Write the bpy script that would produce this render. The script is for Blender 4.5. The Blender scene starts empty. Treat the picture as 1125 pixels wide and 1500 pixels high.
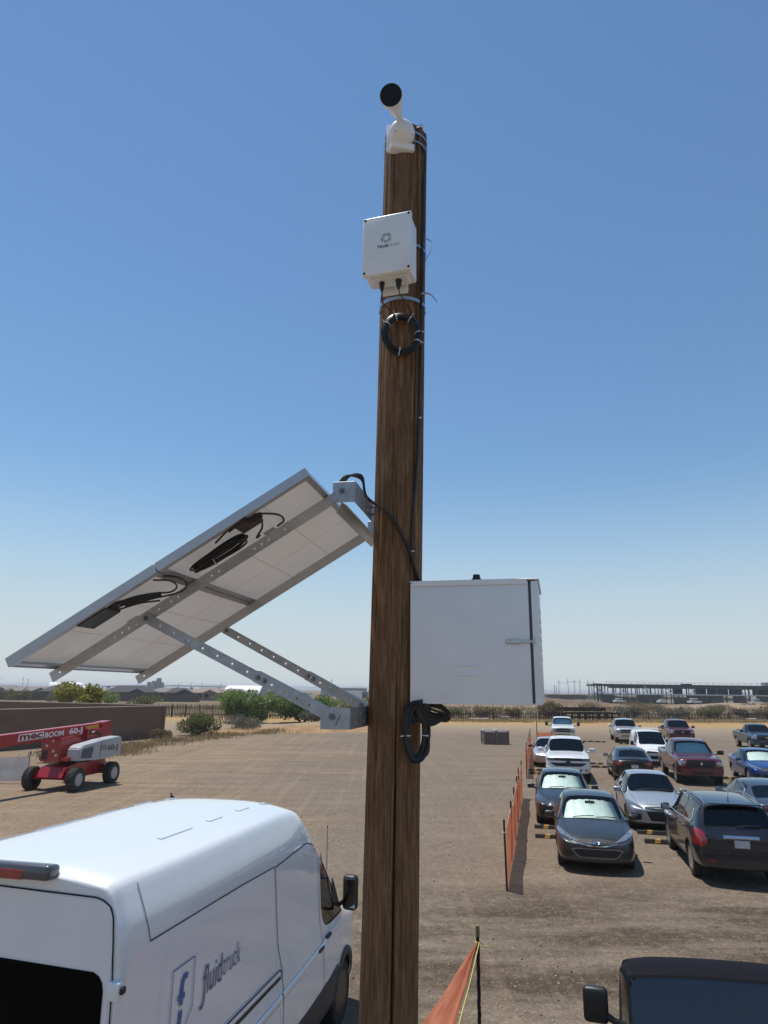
import bpy, bmesh, math, random
import numpy as np
from mathutils import Vector, Matrix, noise as mnoise
from mathutils.bvhtree import BVHTree

PI = math.pi
rnd = random.Random(11)
scene = bpy.context.scene
COL = scene.collection
R = math.radians

# ------------------------------------------------------------------ camera
CAM_H = 3.98
PITCH = 14.63
cam_d = bpy.data.cameras.new('camera')
cam = bpy.data.objects.new('camera', cam_d)
COL.objects.link(cam)
cam_d.sensor_fit = 'VERTICAL'
cam_d.sensor_height = 36.0
cam_d.lens = 24.0
cam_d.clip_start = 0.05
cam_d.clip_end = 20000
cam.matrix_world = Matrix.Translation((0, 0, CAM_H)) @ Matrix.Rotation(R(90 + PITCH), 4, 'X') @ Matrix.Rotation(R(0.7), 4, 'Z')
scene.camera = cam

# ------------------------------------------------------------------ world, sun, exposure
SUN_EL = 74.0
SUN_AZ = -50.0          # clockwise from +Y
world = bpy.data.worlds.new('World')
scene.world = world
world.use_nodes = True
wn = world.node_tree
wn.nodes.clear()
sky = wn.nodes.new('ShaderNodeTexSky')
sky.sky_type = 'NISHITA'
sky.sun_disc = False
sky.sun_elevation = R(SUN_EL)
sky.sun_rotation = R(SUN_AZ)
sky.altitude = 350
sky.air_density = 1.3
sky.dust_density = 0.0
sky.ozone_density = 6.0
bg = wn.nodes.new('ShaderNodeBackground')
bg.inputs[1].default_value = 0.108
wo = wn.nodes.new('ShaderNodeOutputWorld')
# dusty white horizon all the way round
wtc = wn.nodes.new('ShaderNodeTexCoord')
wsp = wn.nodes.new('ShaderNodeSeparateXYZ')
wn.links.new(wtc.outputs['Generated'], wsp.inputs[0])
wmr = wn.nodes.new('ShaderNodeMapRange')
wmr.interpolation_type = 'SMOOTHERSTEP'
wmr.inputs[1].default_value, wmr.inputs[2].default_value = -0.06, 0.36
wmr.inputs[3].default_value, wmr.inputs[4].default_value = 0.92, 0.0
wn.links.new(wsp.outputs[2], wmr.inputs[0])
wmx = wn.nodes.new('ShaderNodeMix')
wmx.data_type = 'RGBA'
wn.links.new(wmr.outputs[0], wmx.inputs[0])
wmx.inputs[7].default_value = (5.2, 5.75, 6.2, 1)
wtn = wn.nodes.new('ShaderNodeMix')          # white balance of the blue
wtn.data_type = 'RGBA'
wtn.blend_type = 'MULTIPLY'
wtn.inputs[0].default_value = 1.0
wn.links.new(sky.outputs[0], wtn.inputs[6])
wtn.inputs[7].default_value = (0.93, 1.03, 1.02, 1)
wn.links.new(wtn.outputs[2], wmx.inputs[6])
wn.links.new(wmx.outputs[2], bg.inputs[0])
wn.links.new(bg.outputs[0], wo.inputs[0])
sl = bpy.data.lights.new('sun', 'SUN')
sl.energy = 4.3
sl.angle = R(0.53)
sl.color = (1.0, 0.955, 0.89)
sun = bpy.data.objects.new('sun', sl)
COL.objects.link(sun)
sv = Vector((math.sin(R(SUN_AZ)) * math.cos(R(SUN_EL)), math.cos(R(SUN_AZ)) * math.cos(R(SUN_EL)), math.sin(R(SUN_EL))))
sun.rotation_euler = sv.to_track_quat('Z', 'Y').to_euler()
sun.location = (0, 0, 50)
scene.view_settings.view_transform = 'Standard'
scene.view_settings.look = 'None'
scene.view_settings.exposure = 0.08
scene.view_settings.gamma = 1.0
scene.view_settings.use_curve_mapping = False
scene.cycles.max_bounces = 8
scene.cycles.transparent_max_bounces = 16
scene.cycles.use_denoising = True

# ------------------------------------------------------------------ materials
MATS = {}


def mat(name, col, rough=0.6, metal=0.0, var=0.0, vscale=6.0, bump=0.0, bscale=60.0, coat=0.0, spec=0.5,
        stretch=(1, 1, 1), col2=None, trans=0.0, emit=None):
    if name in MATS:
        return MATS[name]
    m = bpy.data.materials.new(name)
    m.use_nodes = True
    nt = m.node_tree
    b = nt.nodes['Principled BSDF']
    b.inputs['Base Color'].default_value = (*col, 1)
    b.inputs['Roughness'].default_value = rough
    b.inputs['Metallic'].default_value = metal
    b.inputs['Specular IOR Level'].default_value = spec
    b.inputs['Coat Weight'].default_value = coat
    b.inputs['Coat Roughness'].default_value = 0.04
    if trans:
        b.inputs['Transmission Weight'].default_value = trans
    if var or bump:
        tc = nt.nodes.new('ShaderNodeTexCoord')
        mp = nt.nodes.new('ShaderNodeMapping')
        mp.inputs['Scale'].default_value = stretch
        nt.links.new(tc.outputs['Object'], mp.inputs['Vector'])
    if var:
        n = nt.nodes.new('ShaderNodeTexNoise')
        n.inputs['Scale'].default_value = vscale
        n.inputs['Detail'].default_value = 6
        n.inputs['Roughness'].default_value = 0.65
        nt.links.new(mp.outputs[0], n.inputs['Vector'])
        cr = nt.nodes.new('ShaderNodeValToRGB')
        cr.color_ramp.elements[0].position = 0.3
        cr.color_ramp.elements[1].position = 0.72
        a = [max(0, c * (1 - var)) for c in col]
        z = list(col2) if col2 else [min(1, c * (1 + var)) for c in col]
        cr.color_ramp.elements[0].color = (*a, 1)
        cr.color_ramp.elements[1].color = (*z, 1)
        nt.links.new(n.outputs['Fac'], cr.inputs[0])
        nt.links.new(cr.outputs[0], b.inputs['Base Color'])
        rr = nt.nodes.new('ShaderNodeMapRange')
        rr.inputs[3].default_value = max(0, rough - 0.08)
        rr.inputs[4].default_value = min(1, rough + 0.1)
        nt.links.new(n.outputs['Fac'], rr.inputs[0])
        nt.links.new(rr.outputs[0], b.inputs['Roughness'])
    if bump:
        n2 = nt.nodes.new('ShaderNodeTexNoise')
        n2.inputs['Scale'].default_value = bscale
        n2.inputs['Detail'].default_value = 5
        nt.links.new(mp.outputs[0], n2.inputs['Vector'])
        bp = nt.nodes.new('ShaderNodeBump')
        bp.inputs['Strength'].default_value = bump
        bp.inputs['Distance'].default_value = 0.02
        nt.links.new(n2.outputs['Fac'], bp.inputs['Height'])
        nt.links.new(bp.outputs[0], b.inputs['Normal'])
    MATS[name] = m
    return m


def paint(name, col, metal=0.0, rough=0.34, coat=0.8, dust=0.25):
    """car paint with a film of dust that gathers in soft patches; bare trim on the inner side"""
    if name in MATS:
        return MATS[name]
    m = bpy.data.materials.new(name)
    m.use_nodes = True
    nt = m.node_tree
    b = nt.nodes['Principled BSDF']
    b.inputs['Metallic'].default_value = metal
    b.inputs['Coat Weight'].default_value = coat
    b.inputs['Coat Roughness'].default_value = 0.05
    tc = nt.nodes.new('ShaderNodeTexCoord')
    n = nt.nodes.new('ShaderNodeTexNoise')
    n.inputs['Scale'].default_value = 2.3
    n.inputs['Detail'].default_value = 8
    n.inputs['Roughness'].default_value = 0.7
    nt.links.new(tc.outputs['Object'], n.inputs['Vector'])
    mr = nt.nodes.new('ShaderNodeMapRange')
    mr.inputs[1].default_value = 0.35
    mr.inputs[2].default_value = 0.8
    mr.inputs[3].default_value = 0.0
    mr.inputs[4].default_value = dust
    nt.links.new(n.outputs['Fac'], mr.inputs[0])
    sep = nt.nodes.new('ShaderNodeSeparateXYZ')
    nt.links.new(tc.outputs['Object'], sep.inputs[0])
    low = nt.nodes.new('ShaderNodeMapRange')
    low.inputs[1].default_value = 0.75
    low.inputs[2].default_value = 0.2
    low.inputs[3].default_value = 0.0
    low.inputs[4].default_value = dust * 1.1
    nt.links.new(sep.outputs[2], low.inputs[0])
    ad = nt.nodes.new('ShaderNodeMath')
    ad.operation = 'ADD'
    nt.links.new(mr.outputs[0], ad.inputs[0])
    nt.links.new(low.outputs[0], ad.inputs[1])
    mx = nt.nodes.new('ShaderNodeMix')
    mx.data_type = 'RGBA'
    mx.inputs[6].default_value = (*col, 1)
    mx.inputs[7].default_value = (0.20, 0.18, 0.155, 1)
    nt.links.new(ad.outputs[0], mx.inputs[0])
    nt.links.new(mx.outputs[2], b.inputs['Base Color'])
    r2 = nt.nodes.new('ShaderNodeMapRange')
    r2.inputs[2].default_value = 0.4
    r2.inputs[3].default_value = rough
    r2.inputs[4].default_value = 0.6
    nt.links.new(ad.outputs[0], r2.inputs[0])
    nt.links.new(r2.outputs[0], b.inputs['Roughness'])
    MATS[name] = m
    return m


def glass(name, tint, dens=0.3, rough=0.0):
    if name in MATS:
        return MATS[name]
    m = bpy.data.materials.new(name)
    m.use_nodes = True
    nt = m.node_tree
    nt.nodes.clear()
    out = nt.nodes.new('ShaderNodeOutputMaterial')
    tr = nt.nodes.new('ShaderNodeBsdfTransparent')
    tr.inputs[0].default_value = (*tint, 1)
    gl = nt.nodes.new('ShaderNodeBsdfGlossy')
    gl.inputs['Roughness'].default_value = 0.03 + rough
    gl.inputs['Color'].default_value = (0.9, 0.93, 0.95, 1)
    fr = nt.nodes.new('ShaderNodeFresnel')
    fr.inputs[0].default_value = 1.5
    mx = nt.nodes.new('ShaderNodeMixShader')
    nt.links.new(fr.outputs[0], mx.inputs[0])
    nt.links.new(tr.outputs[0], mx.inputs[1])
    nt.links.new(gl.outputs[0], mx.inputs[2])
    nt.links.new(mx.outputs[0], out.inputs[0])
    MATS[name] = m
    return m


# ------------------------------------------------------------------ mesh helpers
def tag(o, label=None, cat=None, group=None, kind=None):
    if label:
        o['label'] = label
    if cat:
        o['category'] = cat
    if group:
        o['group'] = group
    if kind:
        o['kind'] = kind
    return o


def empty(name, loc=(0, 0, 0), rz=0.0, label=None, cat=None, group=None):
    o = bpy.data.objects.new(name, None)
    COL.objects.link(o)
    o.location = loc
    o.rotation_euler = (0, 0, rz)
    o.empty_display_size = 0.2
    return tag(o, label, cat, group)


def link(name, me, parent=None):
    o = bpy.data.objects.new(name, me)
    COL.objects.link(o)
    if parent:
        o.parent = parent
    return o


ORD = ['first', 'second', 'third', 'fourth', 'fifth', 'sixth', 'seventh', 'eighth', 'ninth', 'tenth', 'eleventh', 'twelfth', 'thirteenth',
       'fourteenth', 'fifteenth', 'sixteenth', 'seventeenth', 'eighteenth', 'nineteenth', 'twentieth', 'twenty-first']


def kids(o):
    return [c for c in bpy.data.objects if c.parent == o]


def copy_tree(o, parent=None):
    c = o.copy()
    COL.objects.link(c)
    c.parent = parent
    for ch in kids(o):
        copy_tree(ch, c)
    return c


def basis(ux, uy, uz):
    return Matrix((ux, uy, uz)).transposed()


class MB:
    def __init__(self):
        self.bm = bmesh.new()

    def _xf(self, vs, c, Rm):
        for v in vs:
            v.co = (Rm @ v.co if Rm is not None else v.co) + Vector(c)

    def box(self, c, s, Rm=None, bev=0.0, mi=0, seg=1):
        r = bmesh.ops.create_cube(self.bm, size=1.0)
        vs = r['verts']
        for v in vs:
            v.co = Vector((v.co.x * s[0], v.co.y * s[1], v.co.z * s[2]))
        fs = list({f for v in vs for f in v.link_faces})
        if bev > 0:
            es = list({e for v in vs for e in v.link_edges})
            rr = bmesh.ops.bevel(self.bm, geom=es, offset=min(bev, min(s) * 0.45), segments=seg, affect='EDGES', profile=0.5)
            vs = list({v for f in rr['faces'] for v in f.verts} | {v for v in vs if v.is_valid})
            fs = list({f for v in vs for f in v.link_faces})
        for f in fs:
            f.material_index = mi
        self._xf(vs, c, Rm)
        return vs

    def cyl(self, p0, p1, r, r2=None, n=12, mi=0, caps=True):
        p0, p1 = Vector(p0), Vector(p1)
        r2 = r if r2 is None else r2
        d = (p1 - p0).normalized()
        a = d.orthogonal().normalized()
        b = d.cross(a)
        A = [self.bm.verts.new(p0 + (a * math.cos(t) + b * math.sin(t)) * r) for t in [2 * PI * i / n for i in range(n)]]
        B = [self.bm.verts.new(p1 + (a * math.cos(t) + b * math.sin(t)) * r2) for t in [2 * PI * i / n for i in range(n)]]
        for i in range(n):
            f = self.bm.faces.new((A[i], A[(i + 1) % n], B[(i + 1) % n], B[i]))
            f.material_index = mi
        if caps:
            f = self.bm.faces.new(A[::-1]); f.material_index = mi
            f = self.bm.faces.new(B); f.material_index = mi

    def tube(self, pts, r, n=6, mi=0, closed=False):
        pts = [Vector(p) for p in pts]
        N = len(pts)
        rings = []
        prev = None
        for i, p in enumerate(pts):
            if closed:
                t = (pts[(i + 1) % N] - pts[i - 1]).normalized()
            else:
                t = (pts[min(i + 1, N - 1)] - pts[max(i - 1, 0)]).normalized()
            a = prev - t * prev.dot(t) if prev is not None else t.orthogonal()
            if a.length < 1e-6:
                a = t.orthogonal()
            a.normalize()
            prev = a
            b = t.cross(a)
            rr = r[i] if isinstance(r, (list, tuple)) else r
            rings.append([self.bm.verts.new(p + (a * math.cos(q) + b * math.sin(q)) * rr) for q in [2 * PI * k / n for k in range(n)]])
        for i in range(N if closed else N - 1):
            A, B = rings[i], rings[(i + 1) % N]
            for k in range(n):
                f = self.bm.faces.new((A[k], A[(k + 1) % n], B[(k + 1) % n], B[k]))
                f.material_index = mi
        if not closed:
            self.bm.faces.new(rings[0][::-1]).material_index = mi
            self.bm.faces.new(rings[-1]).material_index = mi

    def poly(self, pts, mi=0):
        f = self.bm.faces.new([self.bm.verts.new(Vector(p)) for p in pts])
        f.material_index = mi
        return f

    def prism(self, pts, off, mi=0):
        """polygon in space extruded by the vector off"""
        off = Vector(off)
        A = [self.bm.verts.new(Vector(p)) for p in pts]
        B = [self.bm.verts.new(Vector(p) + off) for p in pts]
        n = len(A)
        for i in range(n):
            self.bm.faces.new((A[i], A[(i + 1) % n], B[(i + 1) % n], B[i])).material_index = mi
        self.bm.faces.new(A[::-1]).material_index = mi
        self.bm.faces.new(B).material_index = mi

    def lathe(self, prof, origin, axis='Y', n=24, mi=0, closed=False):
        rings = []
        for (r, h) in prof:
            ring = []
            for k in range(n):
                t = 2 * PI * k / n
                c, s = math.cos(t) * r, math.sin(t) * r
                co = {'Y': (c, h, s), 'Z': (c, s, h), 'X': (h, c, s)}[axis]
                ring.append(self.bm.verts.new(Vector(origin) + Vector(co)))
            rings.append(ring)
        m = len(rings)
        for i in range(m if closed else m - 1):
            A, B = rings[i], rings[(i + 1) % m]
            for k in range(n):
                self.bm.faces.new((A[k], A[(k + 1) % n], B[(k + 1) % n], B[k])).material_index = mi
        if not closed:
            if prof[0][0] > 1e-6:
                self.bm.faces.new(rings[0][::-1]).material_index = mi
            if prof[-1][0] > 1e-6:
                self.bm.faces.new(rings[-1]).material_index = mi

    def build(self, name, mats, parent=None, sharp=32):
        bm = self.bm
        bmesh.ops.remove_doubles(bm, verts=bm.verts, dist=1e-5)
        bmesh.ops.recalc_face_normals(bm, faces=bm.faces)
        for f in bm.faces:
            f.smooth = True
        lim = R(sharp)
        for e in bm.edges:
            if len(e.link_faces) == 2:
                if e.calc_face_angle(0) > lim:
                    e.smooth = False
        me = bpy.data.meshes.new(name)
        bm.to_mesh(me)
        bm.free()
        for m in (mats if isinstance(mats, (list, tuple)) else [mats]):
            me.materials.append(m)
        return link(name, me, parent)


def fast_mesh(name, verts, faces, mats, mi=None, parent=None, smooth=False):
    """faces all of the same side count, numpy arrays"""
    verts = np.asarray(verts, dtype=np.float32)
    faces = np.asarray(faces, dtype=np.int32)
    me = bpy.data.meshes.new(name)
    nf, k = faces.shape
    me.vertices.add(len(verts))
    me.vertices.foreach_set('co', verts.ravel())
    me.loops.add(nf * k)
    me.loops.foreach_set('vertex_index', faces.ravel())
    me.polygons.add(nf)
    me.polygons.foreach_set('loop_start', np.arange(0, nf * k, k, dtype=np.int32))
    me.polygons.foreach_set('loop_total', np.full(nf, k, dtype=np.int32))
    if mi is not None:
        me.polygons.foreach_set('material_index', np.asarray(mi, dtype=np.int32))
    me.polygons.foreach_set('use_smooth', np.full(nf, smooth, dtype=bool))
    me.update(calc_edges=True)
    for m in (mats if isinstance(mats, (list, tuple)) else [mats]):
        me.materials.append(m)
    return link(name, me, parent)


def text_mesh(body, size, bold=0.0, spacing=1.0, shear=0.0):
    cu = bpy.data.curves.new('lettering', 'FONT')
    cu.body = body
    cu.size = size
    cu.space_character = spacing
    cu.offset = bold
    cu.shear = shear
    cu.resolution_u = 3
    o = bpy.data.objects.new('lettering', cu)
    COL.objects.link(o)
    bpy.context.view_layer.update()
    dg = bpy.context.evaluated_depsgraph_get()
    me = bpy.data.meshes.new_from_object(o.evaluated_get(dg))
    bpy.data.objects.remove(o)
    vs = [v.co.copy() for v in me.vertices]
    fs = [list(p.vertices) for p in me.polygons]
    bpy.data.meshes.remove(me)
    return vs, fs


def spline(pts, n=8):
    """Catmull-Rom through pts"""
    P = [Vector(p) for p in pts]
    out = []
    for i in range(len(P) - 1):
        p0 = P[i - 1] if i > 0 else P[i] * 2 - P[i + 1]
        p1, p2 = P[i], P[i + 1]
        p3 = P[i + 2] if i + 2 < len(P) else P[i + 1] * 2 - P[i]
        for k in range(n):
            t = k / n
            out.append(0.5 * ((2 * p1) + (p2 - p0) * t + (2 * p0 - 5 * p1 + 4 * p2 - p3) * t * t + (3 * p1 - p0 - 3 * p2 + p3) * t ** 3))
    out.append(P[-1])
    return out


# ------------------------------------------------------------------ common materials
M_black = mat('black_plastic', (0.012, 0.012, 0.013), 0.45, var=0.2)
M_cable = mat('black_cable_sheath', (0.010, 0.010, 0.011), 0.38)
M_rubber = mat('tyre_rubber', (0.022, 0.021, 0.020), 0.85, var=0.35, vscale=9, bump=0.4)
M_rubberdust = mat('dusty_tyre_rubber', (0.05, 0.045, 0.04), 0.9, var=0.4, vscale=7, bump=0.5)
M_alloy = mat('alloy_wheel_metal', (0.48, 0.48, 0.49), 0.3, 0.9)
M_darkalloy = mat('dark_alloy_metal', (0.06, 0.06, 0.065), 0.4, 0.7)
M_chrome = mat('chrome_trim', (0.72, 0.73, 0.75), 0.12, 1.0)
M_galv = mat('galvanised_steel', (0.40, 0.41, 0.43), 0.46, 0.55, var=0.22, vscale=22, bump=0.12, bscale=180)
M_alu = mat('brushed_aluminium', (0.50, 0.49, 0.48), 0.42, 0.65, var=0.12, vscale=14, bump=0.1, bscale=220, stretch=(1, 1, 6))
M_alu2 = mat('anodised_panel_frame', (0.44, 0.45, 0.48), 0.38, 0.55, var=0.08, vscale=9)
M_tie = mat('white_nylon_tie', (0.75, 0.75, 0.72), 0.4)
M_white = mat('white_powder_coat', (0.80, 0.80, 0.80), 0.42, var=0.04, vscale=5, bump=0.05, bscale=300)
M_abs = mat('white_abs_plastic', (0.80, 0.80, 0.79), 0.38, var=0.05, vscale=6)
M_darkglass = glass('dark_tinted_glass', (0.07, 0.075, 0.08))
M_glass = glass('clear_tinted_glass', (0.80, 0.86, 0.84))
M_trim = mat('dark_interior_trim', (0.03, 0.03, 0.032), 0.8)
M_seat = mat('grey_seat_fabric', (0.09, 0.085, 0.08), 0.9, var=0.2)
M_gap = mat('panel_gap_shadow_rubber', (0.01, 0.01, 0.01), 0.9)
M_lampclear = mat('clear_lamp_lens', (0.30, 0.31, 0.33), 0.10, 0.6, var=0.7, vscale=14, coat=1.0)
M_lampdark = mat('smoked_lamp_lens', (0.07, 0.07, 0.08), 0.12, 0.2, var=0.5, vscale=14, coat=1.0)
M_red = mat('red_lamp_lens', (0.28, 0.012, 0.012), 0.15, coat=1.0, var=0.3, vscale=12)
M_amber = mat('amber_lens', (0.5, 0.16, 0.02), 0.2, coat=1.0)
M_plate = mat('number_plate_metal', (0.50, 0.50, 0.52), 0.45, var=0.25, vscale=26)
M_grille = mat('black_grille_plastic', (0.012, 0.012, 0.013), 0.5, var=0.3, vscale=30, bump=0.8, bscale=45)
M_shade = mat('silver_sunshade_foil', (0.84, 0.92, 0.88), 0.35, 0.1, var=0.08, vscale=4, bump=0.55, bscale=7)
M_rust = mat('rusty_steel', (0.022, 0.012, 0.010), 0.8, 0.2, var=0.5, vscale=4, bump=0.4)
# ================================================================== GROUND AND SETTING
def ground_material():
    m = bpy.data.materials.new('dirt_lot_and_desert_soil')
    m.use_nodes = True
    nt = m.node_tree
    b = nt.nodes['Principled BSDF']
    b.inputs['Roughness'].default_value = 0.95
    b.inputs['Specular IOR Level'].default_value = 0.15
    tc = nt.nodes.new('ShaderNodeTexCoord')

    def noise(scale, det=6, rough=0.6, st=(1, 1, 1), rot=0, loc=(0, 0, 0)):
        mp = nt.nodes.new('ShaderNodeMapping')
        mp.inputs['Scale'].default_value = st
        mp.inputs['Rotation'].default_value = (0, 0, R(rot))
        mp.inputs['Location'].default_value = loc
        nt.links.new(tc.outputs['Object'], mp.inputs['Vector'])
        n = nt.nodes.new('ShaderNodeTexNoise')
        n.inputs['Scale'].default_value = scale
        n.inputs['Detail'].default_value = det
        n.inputs['Roughness'].default_value = rough
        nt.links.new(mp.outputs[0], n.inputs['Vector'])
        return n.outputs['Fac']

    def mr(src, a, b_, c=0.0, d=1.0):
        n = nt.nodes.new('ShaderNodeMapRange')
        for i, v in enumerate((a, b_, c, d)):
            n.inputs[i + 1].default_value = v
        nt.links.new(src, n.inputs[0])
        return n.outputs[0]

    def math_(op, a, b_):
        n = nt.nodes.new('ShaderNodeMath')
        n.operation = op
        n.use_clamp = True
        for i, v in enumerate((a, b_)):
            if isinstance(v, (int, float)):
                n.inputs[i].default_value = v
            else:
                nt.links.new(v, n.inputs[i])
        return n.outputs[0]

    def mix(f, a, b_, mode='MIX'):
        n = nt.nodes.new('ShaderNodeMix')
        n.data_type = 'RGBA'
        n.blend_type = mode
        if isinstance(f, (int, float)):
            n.inputs[0].default_value = f
        else:
            nt.links.new(f, n.inputs[0])
        for i, v in ((6, a), (7, b_)):
            if isinstance(v, tuple):
                n.inputs[i].default_value = (*v, 1)
            else:
                nt.links.new(v, n.inputs[i])
        return n.outputs[2]

    sep = nt.nodes.new('ShaderNodeSeparateXYZ')
    nt.links.new(tc.outputs['Object'], sep.inputs[0])
    X, Y = sep.outputs[0], sep.outputs[1]
    tan = (0.30, 0.215, 0.137)
    grey = (0.215, 0.170, 0.124)
    brown = (0.062, 0.044, 0.028)
    straw = (0.24, 0.165, 0.078)
    sand = (0.34, 0.255, 0.165)
    big = noise(0.055, 5, 0.6, (1, 2.2, 1), -12)
    mid = noise(0.5, 7, 0.65, (0.45, 1.6, 1), -8)
    # grey trafficked gravel in the middle of the lot, lighter dirt to the left
    west = mr(X, -16, 4, 1, 0)
    wn_ = math_('ADD', mr(big, 0.35, 0.65, -0.35, 0.35), west)
    base = mix(mr(wn_, 0.25, 0.75), grey, tan)
    # dark oily wheel-worn soil in front of the car rows, broken into streaks
    nearband = math_('MULTIPLY', mr(Y, 7.5, 9.5, 0, 1), mr(Y, 17.0, 13.5, 0, 1))
    band = math_('MULTIPLY', nearband, mr(X, -1.5, 3.0, 0.25, 1))
    streak = mr(mid, 0.35, 0.56, 0, 1)
    base = mix(math_('MULTIPLY', math_('ADD', math_('MULTIPLY', band, 1.0), 0.30), streak), base, brown)
    lanes = noise(0.9, 6, 0.6, (0.12, 1.5, 1), -10, (3, 7, 0))
    farlane = math_('MULTIPLY', mr(Y, 22, 32, 0, 1), mr(Y, 88, 70, 0, 1))
    base = mix(math_('MULTIPLY', math_('MULTIPLY', mr(lanes, 0.5, 0.68), farlane), 0.55), base, (0.115, 0.090, 0.066))
    # pale sandy margin of the lot, then dry field
    marg = math_('MULTIPLY', mr(Y, 66, 84, 0, 1), 1.0)
    base = mix(math_('MULTIPLY', marg, 0.85), base, sand)
    fieldn = noise(0.11, 6, 0.7, (0.5, 2.5, 1))
    field = math_('MULTIPLY', mr(Y, 96, 102, 0, 1), mr(fieldn, 0.35, 0.6, 0.3, 1))
    base = mix(field, base, straw)
    gold = math_('MULTIPLY', math_('MULTIPLY', mr(Y, 84, 92, 0, 1), mr(Y, 112, 100, 0, 1)), mr(noise(0.35, 7, 0.75, (0.6, 2.0, 1), 8, (2, 5, 0)), 0.36, 0.52, 0.25, 1))
    base = mix(gold, base, (0.42, 0.26, 0.09))
    scrub = math_('MULTIPLY', mr(Y, 103, 130, 0, 1), mr(noise(0.09, 8, 0.75, (0.35, 3.2, 1), 3, (9, 2, 0)), 0.40, 0.56, 0.25, 0.92))
    base = mix(scrub, base, (0.115, 0.088, 0.048))
    # tyre tracks
    wv = nt.nodes.new('ShaderNodeTexWave')
    wv.wave_type = 'BANDS'
    wv.bands_direction = 'X'
    mpw = nt.nodes.new('ShaderNodeMapping')
    mpw.inputs['Rotation'].default_value = (0, 0, R(64))
    nt.links.new(tc.outputs['Object'], mpw.inputs['Vector'])
    nt.links.new(mpw.outputs[0], wv.inputs['Vector'])
    wv.inputs['Scale'].default_value = 0.22
    wv.inputs['Distortion'].default_value = 5.0
    wv.inputs['Detail'].default_value = 3
    wv.inputs['Detail Scale'].default_value = 0.6
    tr = math_('MULTIPLY', mr(wv.outputs['Fac'], 0.80, 0.98, 0, 0.16), math_('MULTIPLY', mr(mid, 0.3, 0.7, 0, 1), mr(Y, 90, 70, 0, 1)))
    base = mix(tr, base, (0.30, 0.225, 0.15))
    # long wheel tracks running up the lot and the haul road
    trk = noise(1.0, 4, 0.55, (2.3, 0.05, 1), 12, (1, 0, 0))
    tmask = math_('MULTIPLY', mr(X, 4, -4, 0.35, 1), mr(Y, 95, 80, 0, 1))
    base = mix(math_('MULTIPLY', mr(trk, 0.55, 0.66, 0, 0.26), tmask), base, (0.135, 0.098, 0.062))
    base = mix(math_('MULTIPLY', mr(trk, 0.46, 0.36, 0, 0.26), tmask), base, (0.36, 0.265, 0.165))
    # gravel speckle
    sp = noise(22, 6, 0.8)
    base = mix(mr(sp, 0.53, 0.65, 0, 0.5), base, (0.42, 0.35, 0.27))
    base = mix(mr(sp, 0.47, 0.37, 0, 0.55), base, (0.055, 0.042, 0.032))
    med = noise(5.5, 8, 0.75, loc=(4, 1, 0))
    base = mix(mr(med, 0.42, 0.66, 0, 0.36), base, (0.088, 0.064, 0.042))
    base = mix(mr(med, 0.50, 0.36, 0, 0.28), base, (0.30, 0.225, 0.15))
    nt.links.new(base, b.inputs['Base Color'])
    bp = nt.nodes.new('ShaderNodeBump')
    bp.inputs['Strength'].default_value = 0.6
    bp.inputs['Distance'].default_value = 0.03
    h = math_('ADD', math_('MULTIPLY', med, 0.25), math_('MULTIPLY', sp, 0.6))
    nt.links.new(h, bp.inputs['Height'])
    nt.links.new(bp.outputs[0], b.inputs['Normal'])
    return m


def make_ground():
    def axis(lo, hi, fine0, fine1, step, growth):
        a = list(np.arange(fine0, fine1 + 1e-6, step))
        s = step
        x = fine1
        while x < hi:
            s *= growth
            x += s
            a.append(min(x, hi))
        s = step
        x = fine0
        while x > lo:
            s *= growth
            x -= s
            a.insert(0, max(x, lo))
        return np.array(a)
    xs = axis(-7000, 7000, -20, 30, 0.5, 1.16)
    ys = axis(-300, 9000, 2, 50, 0.5, 1.14)
    nx, ny = len(xs), len(ys)
    V = np.zeros((ny, nx, 3), np.float32)
    V[..., 0] = xs[None, :]
    V[..., 1] = ys[:, None]
    for j in range(ny):
        for i in range(nx):
            x, y = xs[i], ys[j]
            if abs(x) < 140 and y < 260:
                V[j, i, 2] = 0.022 * mnoise.noise((x * 0.45, y * 0.45, 0)) + 0.03 * mnoise.noise((x * 0.1, y * 0.1, 3)) - 0.012
            if x < -4 and y > 6:           # rutted soft dirt on the haul track
                V[j, i, 2] += 0.03 * mnoise.noise((x * 0.9 + y * 0.35, y * 0.22, 7))
    idx = np.arange(nx * ny).reshape(ny, nx)
    F = np.stack([idx[:-1, :-1], idx[:-1, 1:], idx[1:, 1:], idx[1:, :-1]], -1).reshape(-1, 4)
    g = fast_mesh('ground', V.reshape(-1, 3), F, ground_material(), smooth=True)
    tag(g, kind='structure')


make_ground()


def heap(name, cx, cy, sx, sy, h, m, kind='structure', seed=0, rz=0, nn=40):
    """low earth mound with uneven surface, its rim sunk in the ground"""
    V, F = [], []
    c, s = math.cos(rz), math.sin(rz)
    for j in range(nn + 1):
        for i in range(nn + 1):
            u, v = i / nn * 2 - 1, j / nn * 2 - 1
            r = math.sqrt(u * u + v * v)
            k = max(0.0, 1 - r ** 2) ** 1.1
            z = h * k * (0.75 + 0.6 * mnoise.noise((u * 3 + seed, v * 3, seed))) + 0.12 * h * mnoise.noise((u * 9, v * 9, seed)) * k - 0.06
            x, y = u * sx, v * sy
            V.append((cx + x * c - y * s, cy + x * s + y * c, z))
    for j in range(nn):
        for i in range(nn):
            a = j * (nn + 1) + i
            F.append((a, a + 1, a + nn + 2, a + nn + 1))
    o = fast_mesh(name, V, F, m, smooth=True)
    return tag(o, kind=kind)


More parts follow.
